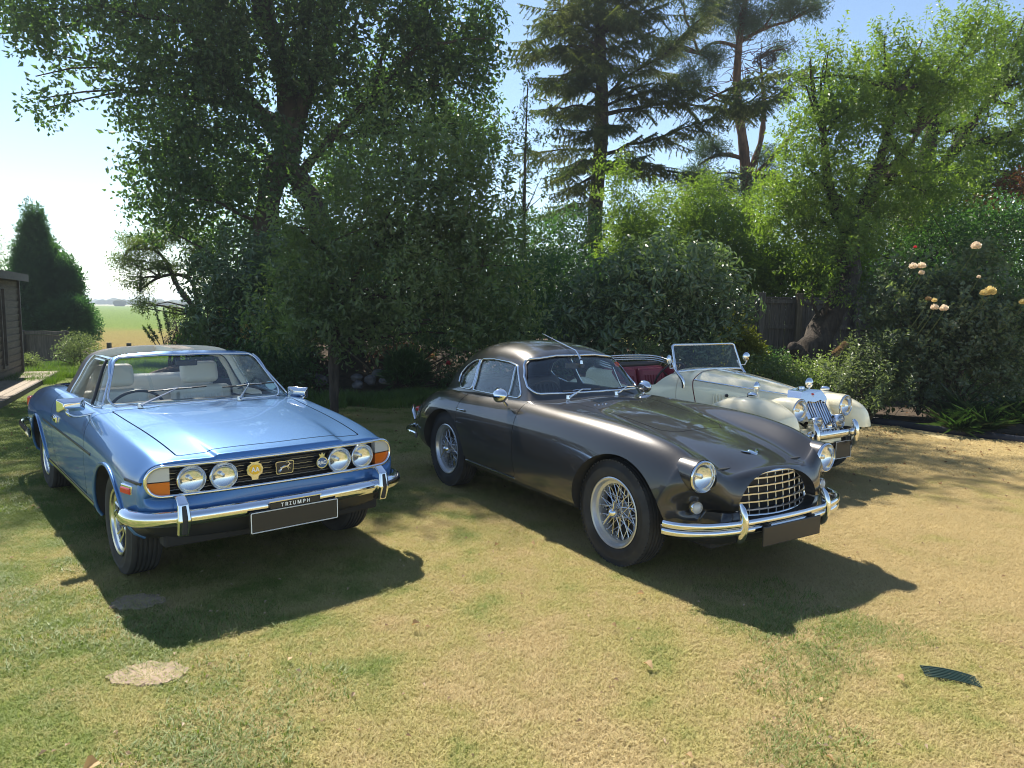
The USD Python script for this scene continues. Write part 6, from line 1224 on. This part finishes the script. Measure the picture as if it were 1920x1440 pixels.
    for s, yaw, my, mz in ((-1, 8, .835, .925), (1, -50, .715, .905)):
        mm = MB().tube(spline([(-.72, s*.70, .865), (-.715, s*(my+.01), .860), (-.71, s*(my+.03), .88), (-.74, s*(my+.02), mz-.02)], 12), [.009]*12, 8)
        mm.man(Manifold.hull(rbox((-.765, s*my, mz), (.03, .165, .088), .012, rot('z', yaw))+rbox((-.735, s*my, mz), (.03, .11, .05), .012, rot('z', yaw))))
        mm.lathe([(.001, .012), (.022, .010), (.028, 0)], 16, 'z', (-.72, s*.70, .858))
        mi = put('door_mirror', mm, 'chrome', T, smooth=45)
        put('mirror_glass', MB().box((-.7825, s*my, mz), (.003, .15, .072), rot('z', yaw)), 'reflector', mi)
    td = put('tax_disc', MB().lathe([(.001, 0), (.042, 0), (.042, -.002)], 24, 'x', (0, 0, 0)), 'paper_disc', T, label='pale green paper disc in the lower corner of the windscreen')
    g = gfront(np.array([[.555, .960]]))[0]; UsdGeom.Xformable(td).AddTranslateOp().Set(Gf.Vec3d(float(g[0])-.018, .555, .960)); UsdGeom.Xformable(td).AddRotateYOp().Set(-46.0)
    # inside
    put('dashboard', MB().man(rbox((-1.08, 0, .80), (.20, 1.20, .14), .05)), 'black_trim', T, smooth=50)
    for y in (-.34, .34): seat(T, -1.55, y, .37, 'cream_leather', .50, .49, True, 16)
    rsn = put('rear_seat', MB().man(rbox((-2.28, 0, .74), (.16, 1.10, .46), .06)).man(rbox((-2.10, 0, .50), (.36, 1.10, .16), .05)), 'cream_leather', T, smooth=50)
    steering(T, (-1.24, -.34, .775), .195, 62, 'black_trim')
    put('rear_view_mirror', MB().man(rbox((-1.16, 0, 1.14), (.02, .16, .045), .009)).tube([(-1.16, 0, 1.16), (-1.15, 0, 1.20)], .006, 6), 'black_trim', T)
    for s in (-1, 1):
        put('door_card', MB().man(rbox((-1.2, s*.645, .66), (1.0, .03, .42), .012)), 'cream_leather', T)
        rb = spline([(-2.72, s*.85, .46), (-3.1, s*.845, .46), (-3.45, s*.80, .46), (-3.62, s*.66, .46), (-3.66, s*.3, .46)], 20)
        put('rear_bumper', MB().tube(rb, .036, 10, squash=(1.1, .6)), 'chrome', T, smooth=60)
        put('tail_lamp', MB().man(rbox((-3.50, s*.66, .65), (.06, .20, .10), .02, rot('z', -s*20))), 'red_lens', T, smooth=40)
    for x, s in ((0, -1), (0, 1), (-2.54, -1), (-2.54, 1)):
        alloy_wheel(T, (x, s*.665, .315), .315, .192, .19, s)
    return T
# ================================================================ the cream roadster
def build_roadster():
    T = thing('roadster', 'cream open vintage roadster with upright chrome grille and red seats, behind the grey coupe', 'car', (2.667, 6.863, 0), -55.6)
    X = [0.26, 0.0, -0.4, -0.84, -1.0, -1.6, -2.1, -2.4]
    def row(ys, zs): return list(zip(X, ys if isinstance(ys, list) else [ys]*8, zs))
    rows = [row(0.0, [.845, .885, .935, .978, .985, .95, .93, .92]),
            row([.09, .12, .17, .23, .24, .26, .26, .25], [.838, .877, .926, .968, .975, .945, .925, .915]),
            row([.155, .20, .275, .36, .38, .42, .42, .40], [.806, .842, .888, .925, .935, .93, .915, .90]),
            row([.178, .235, .32, .43, .455, .50, .50, .48], [.765, .795, .838, .87, .88, .89, .885, .87]),
            row([.185, .248, .34, .455, .485, .53, .53, .51], [.71, .73, .76, .79, .80, .81, .81, .80]),
            row([.185, .25, .345, .465, .50, .545, .545, .52], [.60, .60, .60, .60, .60, .60, .60, .60]),
            row([.185, .25, .345, .465, .50, .545, .545, .52], [.42, .42, .42, .40, .38, .38, .38, .40]),
            row([.16, .22, .31, .43, .46, .50, .50, .48], [.38, .38, .38, .36, .34, .34, .34, .36]),
            row(0.0, [.38, .38, .38, .36, .34, .34, .34, .36])]
    S = loft(rows, -2.4, 0.26, 130, 8, smooth_x=1.5, smooth_k=.5, plan=lambda x, y: -(0.0)*y)
    # the radiator leans back: shear the front of the bonnet with it
    k = np.clip((S.v[:, 0]+.6)/.86, 0, 1); S.v[:, 0] += k**2*.48*(.62-S.v[:, 2]); S = Skin(S.v, S.f)
    body = S.man(); side = S.field(1, lambda v, n: (n[:, 1] < -0.3)); top = S.field(2, lambda v, n: (n[:, 2] > 0.15) & (v[:, 2] > 0.6))
    body = body-prism(rounded([(-1.10, -.43), (-1.10, .43), (-1.5, .50), (-2.18, .48), (-2.18, -.48), (-1.5, -.50)], .06), .40, 1.2, 'z')
    cutaway = rounded([(-1.06, 1.2), (-1.10, .93), (-1.25, .80), (-1.55, .735), (-1.80, .77), (-1.95, .88), (-2.02, 1.2)], .06)
    body = body-prism(cutaway, -1, 1, 'y')
    dp = [(-.98, .93), (-.97, .46), (-1.62, .46), (-1.66, .6), (-1.62, .90)]
    doors = []
    for s in (-1, 1):
        lo, hi = sorted((s*.40, s*1.0)); d, body = split(body, rounded(dp, .06), 'y', lo, hi, .005); doors.append(d)
    bp = [(.5, .805), (.26, .800), (-.40, .868), (-.815, .905), (-.76, .64), (-.70, .45), (.6, .45), (.6, .805)]
    bonnet, body = split(body, [(.60, 1.2), (-.86, 1.2), (-.80, .87), (-.735, .64), (-.69, .46), (.60, .46)], 'y', -1, 1, .011)
    put_skin('tub', body, 'cream_paint', T, inner='red_leather'); bo = put_skin('bonnet', bonnet, 'cream_paint', T, inner='black_trim')
    for d in doors: put_skin('door', d, 'cream_paint', T, inner='cream_paint')
    for s in (-1, 1):
        n = 16; xs = np.linspace(.20, -.80, n); zz = np.interp(xs, [-.80, .20], [.886, .812]); q = S.lay(side, 1, np.stack([xs, zz], 1), .002); q[:, 1] *= -s
        put('bonnet_strip', MB().tube(q, .009, 8), 'chrome', bo, smooth=60)
        for x0 in list(np.linspace(-.57, -.47, 4))+list(np.linspace(-.36, -.02, 11)):
            q = S.lay(side, 1, np.stack([np.linspace(x0, x0+.028, 5), np.linspace(.765, .625, 5)], 1), .006); q[:, 1] *= -s
            put('louvre', MB().tube(q, [.005, .012, .013, .012, .005], 6), 'cream_paint', bo, smooth=60)
        put('bonnet_catch', MB().lathe([(.001, .02), (.014, .016), (.018, 0)], 12, 'y' if s > 0 else '-y', (-.43, s*.345, .76)), 'black_trim', bo, smooth=50)
    zc = np.linspace(.255, -.84, 20); put('bonnet_hinge', MB().tube(np.stack([zc, 0*zc, top(np.stack([zc-.08, 0*zc], 1))[:, 0] if False else np.interp(zc, [-.84, -.4, 0, .26], [.978, .935, .885, .846])+.004], 1)+np.stack([.48*np.clip((zc+.6)/.86, 0, 1)**2*(.62-.86), 0*zc, 0*zc], 1), .006, 6), 'chrome', bo, smooth=60)
    # radiator shell, slats, cap
    L = lambda z: .305-.56*(z-.66)        # the leaning front plane
    outer = rounded([(-.15, .48), (.15, .48), (.205, .60), (.205, .80), (.15, .862), (0, .878), (-.15, .862), (-.205, .80), (-.205, .60)], .03)
    inner = rounded([(-.115, .485), (.115, .485), (.165, .60), (.165, .745), (.10, .775), (0, .76), (-.10, .775), (-.165, .745), (-.165, .60)], .015)
    m = (prism(outer, -.075, .055, 'x')-prism(inner, -.2, .2, 'x')).refine_to_length(.035); v, f = man_vf(m); v[:, 0] += L(v[:, 2])+.02*np.clip((v[:, 2]-.75)/.1, 0, 1)*(v[:, 0] > 0)
    sh = put('radiator_shell', (v, f), 'chrome', T, smooth=35)
    put('radiator_core', MB().add(np.array([[L(z)-.05, y, z] for y in (-.17, .17) for z in (.48, .78)]), [[0, 2, 3], [0, 3, 1]]), 'grille_black', sh)
    Pi = Polygon(inner)
    for k in range(9):
        y = (k-4)*.037; c = Pi.intersection(LineString([(y, 0), (y, 1)])).bounds
        put('slat', MB().tube([(L(c[1])+.018, y, c[1]), (L(c[3])+.018, y, c[3])], 0.0105 if k != 4 else .015, 6, squash=(1.2, .9)), 'chrome', sh, smooth=60)
    cp = np.array([L(.83)+.062, 0, .828]); B = rot('y', -29)
    bd = put('badge', MB().lathe([(.001, .010), (.024, .010), (.028, .004), (.028, 0)], 8, 'x', cp, B), 'chrome', sh, smooth=30, label='small eight sided badge on the chrome shell')
    t = meshkit.text_mesh('MG', .018, .002, True); q = np.array(t.vertices); q[:, 0] -= q[:, 0].mean(); q[:, 1] -= .009
    put('lettering', (np.stack([q[:, 2]+.010, q[:, 0], q[:, 1]], 1) @ B.T+cp, np.array(t.faces)), 'red_enamel', bd, smooth=False)
    put('radiator_cap', MB().lathe([(.001, .03), (.03, .028), (.035, .015), (.035, 0)], 8, 'z', (L(.87)-.03, 0, .868)), 'chrome', sh, smooth=20)
    # front wings: one swept sheet each, with the lamp pod faired in
    for s in (-1, 1):
        path = spline([(.515, .51), (.508, .60), (.465, .685), (.365, .75), (.20, .795), (-.02, .81), (-.30, .745), (-.50, .62), (-.66, .48), (-.82, .365), (-1.00, .325)], 46)
        tg = unit(np.gradient(path, axis=0)); nr = np.stack([tg[:, 1]*-1, tg[:, 0]], 1); nr *= np.where(nr[:, 1:2] < 0, -1, 1) if False else 1
        nr = np.stack([-tg[:, 1], tg[:, 0]], 1); nr = np.where((nr @ np.array([.2, 1.0]))[:, None] < 0, -nr, nr)
        prof = np.array([(.20, -.15), (.26, -.085), (.34, -.045), (.42, -.022), (.50, -.006), (.58, 0), (.632, -.018), (.672, -.055), (.694, -.105), (.703, -.16), (.705, -.21)])
        prof = spline(prof, 40)
        V = np.zeros((46, 40, 3)); fade = np.interp(np.arange(46), [0, 3, 30, 40, 45], [.45, 1, 1, .35, .12])
        for i in range(46):
            inn = np.clip((prof[:, 0]-.20)/.3, 0, 1); wy = np.interp(path[i, 0], [-1.0, -.6, .2, .6], [.42, .36, .0, .06])
            y = np.maximum(prof[:, 0], .0)+np.where(prof[:, 0] < .55, wy*(.55-prof[:, 0])/.35*.9, 0); d = prof[:, 1]*fade[i]
            wide = np.where(prof[:, 0] > .60, 1, .55)
            V[i] = np.stack([path[i, 0]+nr[i, 0]*d*wide, s*y, path[i, 1]+nr[i, 1]*d*wide-(1-wide)*np.abs(prof[:, 1])*fade[i]*1.0], 1)
        smt = lambda t: np.clip(t, 0, 1)**2*(3-2*np.clip(t, 0, 1))
        V[..., 0] -= .22*smt((.53-np.abs(V[..., 1]))/.13)*smt((V[..., 0]-.12)/.38)
        v = V.reshape(-1, 3); f = grid_faces(46, 40)
        if s < 0: f = f[:, ::-1]
        n = vnormals(v, f)
        if n[20*40+25, 2] < 0: f = f[:, ::-1]; n = -n
        w = put('front_wing', (v, f), 'cream_paint', T, normals=n)
        put('wing_liner', (v-n*.006, f[:, ::-1]), 'underbody', w, smooth=60)
        pod = MB().lathe([(.001, -.36), (.045, -.31), (.085, -.20), (.105, -.08), (.108, 0)], 32, 'x', (.395, s*.365, .715), rot('y', 4))
        put('lamp_pod', pod, 'cream_paint', w, smooth=60)
        lamp(T, 'headlamp', (.40, s*.365, .715), .098, yaw=s*2, depth=.05, bulge=.034)
        # spot lamp on the badge bar, side lamp on the wing, wing mirror
        lamp(T, 'fog_lamp', (.465, s*.175, .585), .066, yaw=0, depth=.07, bulge=.016)
        put('side_lamp', MB().lathe([(.001, .075), (.018, .062), (.026, .035), (.027, 0), (.018, -.02), (.001, -.03)], 16, 'x', (.02, s*.58, .832)).tube([(.0, s*.58, .80), (.0, s*.58, .83)], .014, 8), 'chrome', T, smooth=60)
        mm = MB().tube([(-.02, s*.40, .78), (-.03, s*.42, .87)], .007, 8); mm.lathe([(.001, .03), (.03, .026), (.05, .01), (.052, 0), (.001, 0)], 20, 'x', (-.035, s*.42, .89), rot('z', s*-10))
        put('wing_mirror', mm, 'chrome', T, smooth=60)
        # running board, rear wing
        put('running_board', MB().man(rbox((-1.28, s*.62, .315), (.75, .24, .03), .012)), 'cream_paint', T, smooth=40)
        a = np.linspace(-.15, math.pi*1.02, 30); Y = spline([(.44, -.16), (.47, -.05), (.53, .0), (.62, -.005), (.70, -.05), (.735, -.12), (.74, -.19)], 24)
        R0 = .40; VV = np.array([[(-2.36+(R0+d*1.0)*math.cos(t), s*y, .36+(R0+d)*math.sin(t)*1.06) for y, d in Y] for t in a]); vv = VV.reshape(-1, 3); ff = grid_faces(30, 24); nn = vnormals(vv, ff)
        if nn[15*24+10, 2] < 0: ff = ff[:, ::-1]; nn = -nn
        put('rear_wing', (vv, ff), 'cream_paint', T, normals=nn)
        # windscreen stanchions, aero mirrors by the screen
        put('stanchion', MB().tube(spline([(-.86, s*.50, .80), (-.87, s*.505, .88), (-.93, s*.525, .955), (-1.00, s*.515, 1.05)], 12), [.020]*6+[.015]*6, 8), 'chrome', T, smooth=50)
        dm = MB().tube([(-.98, s*.52, 1.0), (-.96, s*.60, 1.0), (-.95, s*.62, 1.05)], .006, 6); dm.lathe([(.001, .02), (.04, .014), (.05, 0), (.001, 0)], 18, 'x', (-.96, s*.62, 1.09), rot('z', s*-12))
        put('door_mirror', dm, 'chrome', T, smooth=60)
    put('apron', MB().man(Manifold.batch_hull([rbox((.36, s*.28, .50), (.06, .06, .06), .02) for s in (-1, 1)]+[rbox((.42, s*.22, .40), (.06, .06, .04), .015) for s in (-1, 1)])), 'cream_paint', T, smooth=40)
    # windscreen
    wp = [(-.945, -.528, .958), (-1.045, -.492, 1.234), (-1.045, .492, 1.234), (-.945, .528, .958)]
    ws = MB().tube(np.vstack([resample(wp, 40)]), .013, 8); ws.tube(spline([(-.945, -.528, .958), (-.915, -.25, .975), (-.905, 0, .98), (-.915, .25, .975), (-.945, .528, .958)], 20), .013, 8)
    fr = put('windscreen_frame', ws, 'chrome', T, smooth=60)
    ys = np.linspace(-1, 1, 12); v = np.array([[-.945+.03*(1-y*y)*(1-t)-.10*t, y*(.526-.034*t), .966+.262*t] for y in ys for t in (0, 1)]); put('windscreen', (v, grid_faces(12, 2)), 'car_glass', fr, smooth=True)
    put('wiper', MB().tube([(-.93, -.10, 1.0), (-.935, .25, 1.01)], .004, 6), 'black_trim', fr)
    # bumper, overriders, badge bar, plate, horns
    bp = spline([(.385, -.64), (.45, -.54), (.50, -.28), (.51, 0), (.50, .28), (.45, .54), (.385, .64)], 50)
    bm = put('front_bumper', MB().tube(np.hstack([bp, np.full((50, 1), .48)]), .036, 10, squash=(1.0, .45)), 'chrome', T, smooth=60)
    for s in (-1, 1):
        zz = np.linspace(.36, .60, 9); t = np.linspace(-1, 1, 9)
        put('overrider', MB().tube(np.stack([.540-.03*t**2, np.full(9, s*.315), zz], 1), .038*np.sqrt(np.clip(1-.75*t**4, .05, 1)), 14, squash=(1, .75)), 'chrome', bm, smooth=60)
        put('horn', MB().lathe([(.012, -.10), (.015, -.03), (.03, -.005), (.045, 0), (.04, -.004), (.001, -.02)], 20, 'x', (.425, s*.07, .545)), 'chrome', T, smooth=50)
        put('bumper_iron', MB().tube([(.20, s*.28, .44), (.49, s*.30, .47)], .018, 6), 'underbody', T)
    put('badge_bar', MB().tube([(.435, -.28, .50), (.44, -.24, .525), (.44, .24, .525), (.435, .28, .50)], .009, 8), 'chrome', T, smooth=60)
    pl = put('number_plate', MB().man(rbox((.47, .24, .315), (.01, .26, .17), .004)), 'plate_black', T, label='square black number plate with a thin pale edge')
    put('plate_edge', MB().tube(np.array([(.477, .115, .235), (.477, .365, .235), (.477, .365, .395), (.477, .115, .395)]), .003, 4, closed=True), 'white_enamel', pl)
    # inside, folded hood frame
    put('dashboard', MB().man(rbox((-1.08, 0, .83), (.06, .84, .20), .025)), 'dark_leather', T, smooth=40)
    for y in (-.24, .24): seat(T, -1.78, y, .46, 'red_leather', .44, .40, False, 14, .42)
    steering(T, (-1.30, -.24, .86), .20, 66, 'black_trim')
    for s in (-1, 1): put('door_trim', MB().man(rbox((-1.38, s*.49, .60), (.5, .02, .25), .008)), 'red_leather', T)
    put('rear_trim', MB().man(rbox((-2.12, 0, .78), (.06, .96, .26), .025)), 'red_leather', T, smooth=40)
    hf = MB()
    for k, dz in enumerate((0, .025, .05)): hf.tube(spline([(-1.95, -.50, .92+dz), (-2.22, -.49, .965+dz), (-2.26, -.2, .985+dz), (-2.26, .2, .985+dz), (-2.22, .49, .965+dz), (-1.95, .50, .92+dz)], 30), .010, 6)
    put('hood_frame', hf, 'steel', T, smooth=60)
    put('folded_hood', MB().man(Manifold.batch_hull([rbox((-2.22, s*.44, .93), (.14, .10, .06), .025) for s in (-1, 1)])), 'dark_leather', T, smooth=40)
    put('floor', MB().box((-1.1, 0, .36), (2.6, .60, .04)), 'underbody', T)
    for x, s in ((0, -1), (0, 1), (-2.39, -1), (-2.39, 1)):
        wire_wheel(T, (x, s*.60, .325), .325, .20, .15, s, 48)
    return T
build_coupe(); build_tourer(); build_roadster()
